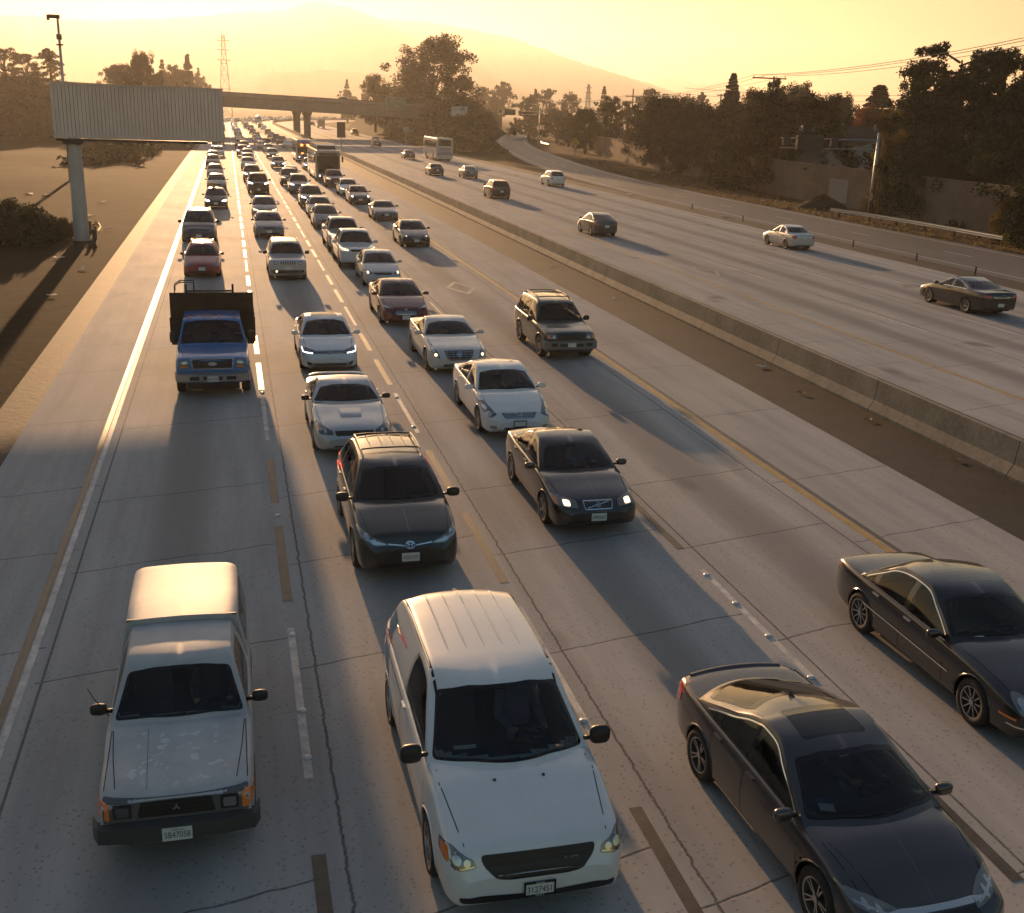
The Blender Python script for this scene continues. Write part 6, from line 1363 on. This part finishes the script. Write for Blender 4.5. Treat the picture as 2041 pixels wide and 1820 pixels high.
for i, y in enumerate((45, 49.5, 54, 60, 67, 75, 84, 95)):
    o = MB().box((0, 0, .24), (.08, .05, .48)).box((0, -.03, .4), (.07, .02, .10)).build('marker_post', M_WOOD); o.location = (39.9+.2*(i % 2), y, 0); tag(o, 'short brown marker post on the strip between freeway and ramp', 'post', 'marker posts along the ramp')
# sound wall, dirt pile, house
WP = [(55.0, 30), (55.6, 60), (56.6, 80), (58.3, 112), (61.5, 142), (66, 182), (71, 216), (78, 252)]
mb = MB(); rows = []
for (x0, y0), (x1, y1) in zip(WP[:-1], WP[1:]):
    k = max(1, int((y1-y0)/5))
    for i in range(k): rows.append((x0+(x1-x0)*i/k, y0+(y1-y0)*i/k))
mb.grid([[(x, y, -.5), (x, y, 3.6), (x-.06, y, 3.6), (x-.06, y, 3.75), (x+.3, y, 3.75), (x+.25, y, 3.6), (x+.25, y, -.5)] for x, y in rows], 0, True)
sw = tag(mb.build('sound_wall', M_WALL), 'long tan block sound wall beyond the ramp verge', 'wall')
mb = MB(); mb.box((57.85-.33, 100.5, 1.5), (.04, 3.6, 2.2)); o = mb.build('patched_panel', plain('paler_paint', (.27, .245, .225), .9), sw)
mb = MB(); mb.grid([[(54.6+r*math.cos(a)*2.6, 98+r*math.sin(a)*2.0, 1.25*(1-r)**.8*(1+.12*math.sin(5*a+r*4))) for a in np.linspace(0, 6.2832, 25)] for r in np.linspace(1, .02, 9)]); tag(mb.build('dirt_pile', noisy('dark_soil', (.03, .02, .014), (.07, .05, .035), 1.2, .95), smooth=True), 'dark heap of soil against the sound wall', 'soil heap')
g = empty('house', (70.5, 127, .6), -.35, 'low house with a dark roof and a sunlit white gable behind the wall', 'house'); M_STUC = plain('pale_stucco', (.42, .38, .33), .85); M_ROOF = noisy('dark_shingles', (.035, .03, .028), (.07, .062, .055), 1.2, .9)
MB().box((1, 0, 2.6), (9.5, 8, 5.2)).build('wall', M_STUC, g); mb = MB(); mb.add([(-4.6, -4.6, 5.1), (6.4, -4.6, 5.1), (6.4, 4.6, 5.1), (-4.6, 4.6, 5.1), (-4.6, 0, 6.9), (6.4, 0, 6.9)], [(0, 1, 5, 4), (2, 3, 4, 5), (1, 2, 5), (3, 0, 4), (0, 3, 2, 1)]); mb.build('roof', M_ROOF, g)
mb = MB(); mb.prism([(-4.4, 5.0), (-2.2, 5.0), (-2.2, 5.5), (-3.3, 7.0), (-4.4, 5.5)], 'y', -5.4, -1.0); mb.build('gable', M_STUC, g); MB().tube([(-4.75, -5.5, 5.4), (-3.3, -5.5, 7.15), (-1.85, -5.5, 5.4)], .09, 4).build('gable_trim', M_SWH, g); MB().box((-3.3, -5.43, 5.6), (1.1, .05, .9)).build('window', M_DGLASS, g)
for x in (1.4, 5.2): MB().tube([(x, -1, 6.2), (x, -1, 7.2)], .1, 6).build('vent_pipe', M_METAL, g)
g = empty('house', (60.5, 108, .4), -.2, 'pale gabled outbuilding with a small window, low behind the wall', 'house'); mb = MB(); mb.prism([(-2.2, 0), (2.2, 0), (2.2, 2.9), (0, 4.6), (-2.2, 2.9)], 'y', 0, 7); mb.build('wall', M_STUC, g); mb = MB(); mb.add([(-2.6, -.3, 2.7), (0, -.3, 4.8), (2.6, -.3, 2.7), (-2.6, 7.3, 2.7), (0, 7.3, 4.8), (2.6, 7.3, 2.7)], [(0, 1, 4, 3), (1, 2, 5, 4)]); mb.build('roof', M_ROOF, g); MB().box((-.9, -.04, 3.0), (.9, .06, .5)).build('window', M_DGLASS, g)
# power poles and lines
def pole(x, y, h, arms, label, rz=0.0):
    g = empty('utility_pole', (x, y, 0), rz, label, 'utility pole'); MB().tube([(0, 0, 0), (0, 0, h)], [.19, .13], 8).build('pole', M_WOOD, g)
    for z, w, off in arms:
        MB().box((off, 0, z), (w, .14, .16)).build('crossarm', M_WOOD, g)
        for q in (-.46, -.2, .2, .46): MB().tube([(off+w*q, 0, z+.05), (off+w*q, 0, z+.32)], [.05, .07], 6).build('insulator', M_METAL, g)
    return g
pole(66.6, 135, 13.1, [(12.85, 4.6, -.6)], 'nearest dark utility pole with one wide crossarm above the trees'); pole(83.8, 235, 13.3, [(11.7, 3.2, 0), (10.6, 2.6, 0)], 'utility pole with two crossarms beyond the dark bushes'); pole(119.5, 190, 13.2, [(12.9, 2.0, 0), (11.8, 2.2, 0)], 'utility pole beside the spreading conifer'); pole(88.4, 200, 12.2, [(11.9, 1.6, 0)], 'pale thin utility pole in front of the tall dark conifer'); pole(90, 330, 11.5, [(11.2, 3.0, 0)], 'far utility pole with a single crossarm')
def wire(pts, sag, label, r=.022):
    P = []
    for a, b in zip(pts[:-1], pts[1:]):
        for i in range(14):
            q = i/14; P.append((a[0]+(b[0]-a[0])*q, a[1]+(b[1]-a[1])*q, a[2]+(b[2]-a[2])*q-4*sag*q*(1-q)))
    P.append(pts[-1]); tag(MB().tube(P, r, 4).build('power_line', M_BLACK), label, 'power line', 'power lines between the poles')
for o_, z_ in ((-2.7, 13.2), (-1.2, 13.2), (1.4, 13.2)): wire([(55+o_*.5, 55, z_+2.2), (66.6+o_, 135, z_), (83.8+o_*.5, 235, 12.0), (90+o_*.4, 330, 11.5)], 1.0, 'sagging power line running past the dark pines', .025)
for z_ in (11.9, 12.9): wire([(75, 185, z_-.3), (119.5, 190, z_), (170, 200, z_)], .5, 'thin power line past the spreading conifer', .03)
# lattice tower
def tower(x, y, H, label):
    mb = MB(); w0, w1 = H*.085, H*.018; lv = [0, .18, .36, .52, .66, .78, .88, .96, 1.0]; cor = lambda q: [(sx*(w0+(w1-w0)*q**.8), sy*(w0+(w1-w0)*q**.8), q*H) for sx, sy in ((-1, -1), (1, -1), (1, 1), (-1, 1))]
    for a, b in zip(lv[:-1], lv[1:]):
        A, B = cor(a), cor(b)
        for k in range(4): mb.tube([A[k], B[k]], .16, 4); mb.tube([A[k], B[(k+1) % 4]], .09, 4); mb.tube([A[(k+1) % 4], B[k]], .09, 4); mb.tube([B[k], B[(k+1) % 4]], .09, 4)
    for q in (.70, .82, .93): mb.box((0, 0, q*H), (H*.17, .3, .3))
    o = mb.build('transmission_tower', M_METAL); o.location = (x, y, 0); tag(o, label, 'tower')
tower(-.4, 640, 41.5, 'lattice transmission tower against the glowing hills'); tower(176, 560, 22, 'far small lattice tower above the hazy treeline')

# ================================================================ trees
def foliage(name, c0, c1, tr=.35):
    m, t, b = nmat(name); g = N(t, 'ShaderNodeTexCoord').outputs['Object']; n = noise(t, g, .55, 4, .7); n2 = noise(t, g, 6, 2)
    col = ramp(t, math_(t, 'MULTIPLY_ADD', n2, .35, math_(t, 'MULTIPLY', n, .65)), [(.35, c0), (.65, c1)]); t.links.new(col, b.inputs[0]); setp(b, rough=.75, spec=.2)
    tl = N(t, 'ShaderNodeBsdfTranslucent'); t.links.new(col, tl.inputs[0]); mx = N(t, 'ShaderNodeMixShader'); mx.inputs[0].default_value = tr; t.links.new(b.outputs[0], mx.inputs[1]); t.links.new(tl.outputs[0], mx.inputs[2]); t.links.new(mx.outputs[0], t.nodes['Material Output'].inputs[0]); return m
F_DARK = foliage('dark_foliage', (.011, .016, .008), (.032, .040, .017), .25); F_OAK = foliage('olive_foliage', (.015, .020, .008), (.045, .050, .019), .25); F_YEL = foliage('yellowing_foliage', (.06, .045, .012), (.16, .11, .025)); F_RED = foliage('red_autumn_foliage', (.10, .025, .010), (.22, .06, .02)); F_GRASS = foliage('dry_grass', (.10, .075, .035), (.24, .18, .085), .4); F_IVY = foliage('bank_ivy', (.016, .018, .008), (.05, .044, .02))
M_BARK = noisy('bark', (.03, .024, .018), (.075, .06, .045), 1.5, .95)
def leaves(cent, size, npr, rs, flat=0.0):
    """npr leaf quads round each clump centre (x,y,z,r)"""
    c = np.repeat(np.array(cent), npr, 0); n = len(c); d = rs.normal(size=(n, 3)); d /= np.linalg.norm(d, axis=1)[:, None]; rad = c[:, 3]*rs.random(n)**.45
    p = c[:, :3]+d*rad[:, None]*np.array([1, 1, 1-flat]); a = rs.normal(size=(n, 3)); a /= np.linalg.norm(a, axis=1)[:, None]; b = np.cross(a, rs.normal(size=(n, 3))); b /= np.linalg.norm(b, axis=1)[:, None]
    s = (size*(.6+.8*rs.random(n)))[:, None]; v = np.stack([p-a*s, p-b*s*.5, p+a*s, p+b*s*.5], 1).reshape(-1, 3)
    return v, np.arange(4*n).reshape(-1, 4)
def tree_proto(kind, seed, lod):
    rs = np.random.default_rng(seed); H = 10.0; tb = MB(); cent = []
    def limb(a, b, r0, r1):
        a, b = Vector(a), Vector(b); m = (a+b)/2+Vector(rs.normal(size=3)*.04*(b-a).length); tb.tube([a, m, b], [r0, (r0+r1)/2, r1], 6)
    if kind in ('broad', 'tall'):
        R = 4.0 if kind == 'broad' else 2.6; zb = 1.2 if kind == 'broad' else 2.0; tb.tube([(0, 0, -.8), (.05, 0, 1.2), (.1, .05, 3.2), (0, .1, 6)], [.36, .30, .22, .10], 8)
        nl = 32 if lod else 20
        for i in range(nl):
            th = rs.random()*6.283; q = rs.random(); z = zb+(H-zb-.8)*q; rr = R*(.35+.65*math.sin(math.pi*min(1, .18+.80*q)))*(.45+.55*rs.random()); c = (rr*math.cos(th)*.85, rr*math.sin(th)*.85, z)
            limb((0, 0, max(1.2, z*.45)), c, .09, .02)
            for k in range(7 if lod else 4):
                o = rs.normal(size=3)*R*.17; cent.append((c[0]+o[0], c[1]+o[1], min(H-.2, max(zb-.4, c[2]+o[2]*.9)), R*(.10+.11*rs.random())))
        for k in range(10 if lod else 5): cent.append((rs.normal()*.8, rs.normal()*.8, H-.3-rs.random()*2.2, R*.16))
        return tb, leaves(cent, .125 if lod else .26, 120 if lod else 42, rs)
    if kind == 'pine':
        tb.tube([(0, 0, -.8), (0, 0, 4), (.15, .1, 7), (.1, 0, 8.4)], [.30, .24, .13, .04], 8)
        for i in range(56):
            z = 1.2+7.6*rs.random()**.9; th = rs.random()*6.283; rr = 2.9*(.34+.70*math.sin(math.pi*min(1, .25+.72*(1-(z-2)/8))))*(.6+.4*rs.random()); c = (rr*math.cos(th), rr*math.sin(th), z+.4)
            limb((0, 0, z-.3), c, .07, .02)
            for k in range(6):
                q = .45+.6*rs.random(); cent.append((c[0]*q+rs.normal()*.25, c[1]*q+rs.normal()*.25, z+.25+rs.normal()*.22, .34+.22*rs.random()))
        return tb, leaves(cent, .095, 130, rs, .25)
    if kind == 'conifer':
        tb.tube([(0, 0, -.5), (0, 0, 5), (0, 0, 9.9)], [.22, .13, .02], 7); nl = 32 if lod else 20
        for i in range(nl):
            z = 1.3+8.5*((i+.7*rs.random())/nl); rr = 2.5*(1-(i/nl))**.85+.12; nb = 8 if lod else 6
            for k in range(nb):
                th = 6.283*(k+rs.random()*.8)/nb; ln = rr*(.7+.4*rs.random()); e = (ln*math.cos(th), ln*math.sin(th), z-.10*ln+.25*rs.random())
                tb.tube([(0, 0, z), e], [.035, .01], 4)
                for q in (.35, .62, .85, 1.0): cent.append((e[0]*q, e[1]*q, z+(e[2]-z)*q, .16+.16*rr*.4))
        return tb, leaves(cent, .11 if lod else .2, 40 if lod else 20, rs, .3)
    if kind == 'cypress':
        tb.tube([(0, 0, -.3), (0, 0, 9)], [.2, .03], 6)
        for i in range(120):
            q = rs.random(); z = .6+9.2*q; rr = 1.25*math.sin(math.pi*min(1, .22+.74*(1-q)))**.7*rs.random()**.4; th = rs.random()*6.283; cent.append((rr*math.cos(th), rr*math.sin(th), z, .32))
        return tb, leaves(cent, .10, 90, rs)
    tb.tube([(0, 0, -.3), (0, 0, 3)], [.25, .1], 6)      # shrub, H 10 R 10
    for i in range(150):
        d = rs.normal(size=3); d /= np.linalg.norm(d); q = rs.random()**.4; cent.append((8*d[0]*q, 8*d[1]*q, abs(d[2])*8*q+.6, 1.5))
    return tb, leaves(cent, .30, 110, rs)
PROTO = {}
def proto(kind, seed, lod):
    k = (kind, seed, lod)
    if k not in PROTO:
        tb, (v, f) = tree_proto(*k); t = tb.build('trunk', M_BARK, smooth=True); me = bpy.data.meshes.new('crown'); me.from_pydata(v.tolist(), [], f.tolist()); me.materials.append(F_OAK); PROTO[k] = (t.data, me); bpy.data.objects.remove(t)
    return PROTO[k]
def tree(kind, x, y, top, R, label, fol, seed=1, lod=1, z0=0.0, name=None, group=None):
    tm, cm = proto(kind, seed, lod); e = empty(name or {'broad': 'broadleaf_tree', 'tall': 'broadleaf_tree', 'pine': 'pine_tree', 'conifer': 'conifer_tree', 'cypress': 'cypress_tree', 'shrub': 'shrub'}[kind], (x, y, z0), rnd.random()*6.28, label, 'bush' if kind == 'shrub' else 'tree', group)
    H = top-z0; sz = H/10; sx = R/{'broad': 4.0, 'tall': 2.6, 'pine': 2.9, 'conifer': 2.5, 'cypress': 1.3, 'shrub': 9.0}[kind]
    for n, me in (('trunk', tm), ('crown', cm)):
        o = bpy.data.objects.new(n, me); C.objects.link(o); o.parent = e; o.scale = (sx, sx, sz)
        if n == 'crown': o.material_slots[0].link = 'OBJECT'; o.material_slots[0].material = fol
    return e
T = tree
T('broad', 50.5, 292, 25.6, 11.6, 'huge dark broadleaf tree at the right end of the overpass', F_OAK, 3, z0=3)
T('broad', 41.5, 335, 16.4, 5.2, 'smaller tree just left of the huge broadleaf tree', F_OAK, 2, z0=2)
T('conifer', 77, 170, 14.8, 3.0, 'tall ragged conifer behind the pale thin utility pole', F_DARK, 1); T('broad', 61.5, 158, 10.6, 5.0, 'dark bushy tree left of the largest hanging tree over the wall', F_DARK, 1); T('broad', 59.8, 122, 10.8, 5.6, 'largest dark tree hanging over the sound wall', F_DARK, 2, z0=-.5)
T('cypress', 72.5, 215, 11.3, 2.0, 'dark column cypress behind the yellow sign', F_DARK, 1); T('broad', 71.5, 228, 8.9, 3.8, 'green bushy tree left of the column cypress', F_OAK, 1); T('cypress', 75.5, 152, 13.4, 1.5, 'dark cypress spike right behind the nearest utility pole', F_DARK, 1); T('broad', 83, 175, 12.2, 3.4, 'rusty autumn tree left of the cypress spike', F_RED, 2); T('broad', 100, 190, 14.4, 6.4, 'broad dark crown beyond the house roof', F_DARK, 3); T('broad', 104.5, 186, 12.4, 4.6, 'rounded dark tree right of the broad crown', F_DARK, 1)
T('broad', 73.5, 143, 8.6, 2.3, 'red autumn tree left of the house gable', F_RED, 1); T('conifer', 99.7, 165, 13.8, 5.4, 'spreading blue-green conifer beyond the house', F_DARK, 2); T('broad', 89.5, 150, 10.4, 2.6, 'orange autumn tree below the spreading conifer', F_RED, 3); T('broad', 93.8, 150, 9.8, 2.3, 'brownish autumn tree right of the orange one', F_YEL, 2); T('broad', 68.2, 108, 9.2, 3.4, 'yellow-green tree right of the house', F_YEL, 1)
T('pine', 64.5, 94, 16.2, 5.0, 'tallest black pine at the right edge', F_DARK, 1); T('pine', 72.5, 98, 15.4, 4.8, 'second tall pine cut by the right edge', F_DARK, 2); T('pine', 61.0, 92, 12.8, 3.4, 'lower pine on the left of the tall pair', F_DARK, 3); T('pine', 70, 88, 13.0, 4.5, 'pine filling the gap beside the second tall pine', F_DARK, 1)
T('broad', 60.5, 79, 9.0, 5.0, 'dark spreading tree under the tall pines', F_DARK, 1, z0=-1.5); T('broad', 58.3, 88, 7.4, 3.6, 'dark tree drooping over the wall behind the mast arm pole', F_DARK, 3, z0=-1.5); T('broad', 57.6, 92, 7.0, 2.0, 'yellowing tree drooping over the wall left of the pole', F_YEL, 2, z0=-1.5); T('broad', 56.5, 68, 7.0, 4.6, 'lowest dark tree at the right edge above the guard rail', F_DARK, 2, z0=-1.5); T('broad', 61.5, 108, 5.6, 3.0, 'dark shrubby tree behind the wall by the outbuilding', F_DARK, 3, z0=-.5); T('broad', 54.3, 70.5, 3.2, 1.6, 'small yellow-green bush by the guard rail end', F_YEL, 1, z0=-.8); T('broad', 64, 84, 8.6, 4.6, 'dark tree between the pines and the wall', F_DARK, 2, z0=-1)
for x, y, h, R, l, f in ((63.5, 150, 9.6, 4.8, 'dark tree just right of the column cypress', F_DARK), (62, 139, 10.2, 4.6, 'dense dark tree behind the wall left of the largest hanging tree', F_DARK), (60.6, 129, 9.2, 4.4, 'dense dark tree hanging over the lit part of the wall', F_DARK), (64, 118, 10.6, 4.2, 'dark tree pressed behind the largest hanging tree', F_DARK), (67.5, 168, 9.6, 4.6, 'olive tree between the column cypress and the dark trees', F_OAK), (71, 188, 9.2, 4.8, 'olive tree behind the yellow diamond sign', F_OAK),
  (60, 73, 8.8, 4.8, 'dark tree behind the end of the guard rail', F_DARK), (63, 79, 10.5, 5, 'dark tree filling the mass under the tallest pine', F_DARK), (59, 61, 8.4, 4.8, 'dark tree cut by the right edge low down', F_DARK), (66.5, 86, 12, 5, 'tall dark tree between the two pines', F_DARK), (62, 97, 8.4, 4.2, 'dark tree behind the yellowing tree by the pole', F_DARK), (66, 122, 4.6, 3.4, 'low dark shrubbery in front of the house', F_DARK)):
    T('broad', x, y, h, R, l, f, 1+int(x) % 3, z0=-1.0)
FT = 'hazy trees beyond the ramp'; FL_ = 'hazy trees on the left skyline'
for i, (k, x, y, h, R) in enumerate([('tall', 91, 230, 11.4, 3.2), ('broad', 92, 260, 10.9, 4.7), ('broad', 99.7, 300, 11, 4.9), ('broad', 108.2, 420, 13.8, 5.8), ('broad', 131.3, 560, 21.2, 9), ('broad', 132.4, 480, 17, 6.6), ('broad', 128.6, 430, 15.4, 6), ('broad', 130, 600, 19.3, 8.2), ('conifer', 114, 500, 15.5, 3.3), ('conifer', 138.1, 520, 18.6, 3), ('conifer', 138.2, 420, 18.4, 2.8), ('broad', 141.4, 380, 16.3, 6.2), ('broad', 134.9, 330, 14.2, 5), ('broad', 84, 385, 8.2, 6), ('broad', 90, 345, 7.8, 7), ('broad', 97, 335, 9.2, 5.4), ('broad', 112, 360, 9, 7), ('broad', 122, 300, 10, 6), ('broad', 110, 255, 9.5, 6), ('tall', 150, 400, 14.5, 4), ('broad', 160, 430, 15, 7), ('tall', 148, 350, 15.5, 3.4), ('broad', 128, 270, 9.6, 5), ('broad', 118, 225, 8.5, 5), ('broad', 135, 240, 9, 6), ('broad', 82, 275, 7, 4.5), ('broad', 86, 300, 8, 5)]):
    T(k, x, y, h, R, 'hazy dark tree in the treeline beyond the curving ramp', F_OAK, 1+i % 3, 0, group=FT)
for i, (k, x, y, h, R, l) in enumerate([('broad', -56, 330, 20, 7.5, 'large hazy tree at the left edge of the skyline'), ('tall', -44.3, 328, 19.8, 3.4, 'narrow hazy tree right of the left edge group'), ('broad', -49, 320, 17.7, 5.2, 'low hazy tree in the left edge group'), ('broad', -19.1, 290, 18.2, 4.3, 'tallest tree rising over the billboard top edge'), ('broad', -25.1, 300, 15.6, 5.6, 'wide tree above the billboard, left of the tallest'), ('broad', -15.2, 284, 14.2, 3.0, 'small tree leaning right of the tallest above the billboard'), ('conifer', -12.5, 420, 23.8, 3.6, 'pointed conifer left of the lattice tower')]):
    T(k, x, y, h, R, l, F_OAK, 1+i % 3, 1 if y < 310 else 0, z0=hL(x, y) if y < 350 else 0)
for i, (k, x, y, h, R) in enumerate([('broad', -16.5, 400, 17.3, 5), ('broad', -3.2, 430, 19.4, 7.2), ('conifer', -7.4, 430, 21.4, 3.2), ('broad', 3.7, 500, 18.4, 5.6), ('broad', -5, 520, 20.2, 6), ('broad', -22, 420, 16, 6), ('broad', -30, 400, 15, 6), ('conifer', 2.0, 560, 23, 2.6)]): T(k, x-14 if x > -10 else x, y, h, R, 'hazy tree in the row left of the lattice tower', F_OAK, 1+i % 3, 0, group=FL_)
for i, (k, x, y, h, R) in enumerate([('conifer', 29.9+26, 560, 20.5, 2.9), ('conifer', 38+26, 560, 19.6, 2.9), ('conifer', 53+26, 560, 21.6, 2.2), ('broad', 60, 600, 15.4, 7.2), ('broad', 76, 580, 16.6, 8.4), ('broad', 62, 430, 14.8, 6), ('broad', 90, 600, 16, 8), ('broad', 74, 480, 12, 7)]): T(k, x, y, h, R, 'hazy tree behind the overpass right of the lattice tower', F_OAK, 1+i % 3, 0, group='hazy trees behind the overpass')
e = T('shrub', -11.8, 67.6, 2.5, 2.9, 'round dark bush left of the billboard column', F_DARK, 1); T('shrub', -9.6, 70.6, 1.2, .8, 'low dark shrub touching the billboard column', F_DARK, 1)
# ground cover: ivy on the bank, dry grass on the verges, leaf-quad stuff
rs = np.random.default_rng(4)
def scatter(name, pts, size, npr, mat, label, flat=.3):
    v, f = leaves(pts, size, npr, rs, flat); me = bpy.data.meshes.new(name); me.from_pydata(v.tolist(), [], f.tolist()); me.materials.append(mat); o = bpy.data.objects.new(name, me); C.objects.link(o); tag(o, label, None, None, 'stuff')
pts = []
for i in range(2600):
    x, y = -14-rs.random()*75, 165+rs.random()*130; z = hL(x, y)
    if (z > .8 or rs.random() < .05) and hL(x, y-8) > .3: pts.append((x, y, z+.2, .7+.8*rs.random()))
for i in range(420):
    x, y = -11-rs.random()*9-0.0, 150+rs.random()*110; pts.append((x, y, hL(x, y)+.4, .9+.6*rs.random()))
scatter('bank_ivy', pts, .42, 12, F_IVY, 'dark ivy and scrub covering the bank left of the overpass')
pts = [(41.5+rs.random()*12, 215+rs.random()*110) for i in range(1500)]; pts = [(x, y, hR(x, y)+.1, .4+.4*rs.random()) for x, y in pts if x < rsm(y)-5.5]
scatter('dry_grass', [p for p in pts if p[0] < 47 or rs.random() < .15], .22, 12, F_GRASS, 'dry grass on the slope below the huge tree')
scatter('slope_scrub', [(x, y, z+.3, r*1.8) for x, y, z, r in pts if x >= 45], .32, 14, F_IVY, 'dark scrub on the slope under the huge tree')
pts = []
for i in range(1500):
    y = 45+rs.random()*150; x = rsm(y)+4.6+rs.random()**1.6*7; pts.append((x, y, .05, .12+.22*rs.random()))
for i in range(0): y = 14+rs.random()*120; pts.append((-6.2-rs.random()**1.3*12, y, .03, .06+.16*rs.random()))
scatter('dry_grass', pts, .09, 9, F_GRASS, 'tufts of dry grass on the bare verges')
pts = [(rsm(y)-5-rs.random()*3.5*0-rs.random()*8, y, .3, .5+.7*rs.random()) for y in 250+rs.random(260)*130]
scatter('scrub', [(x, y, max(.2, hR(x, y)+.3), r) for x, y, z, r in pts], .35, 14, F_IVY, 'scrub on the mound inside the ramp bend')
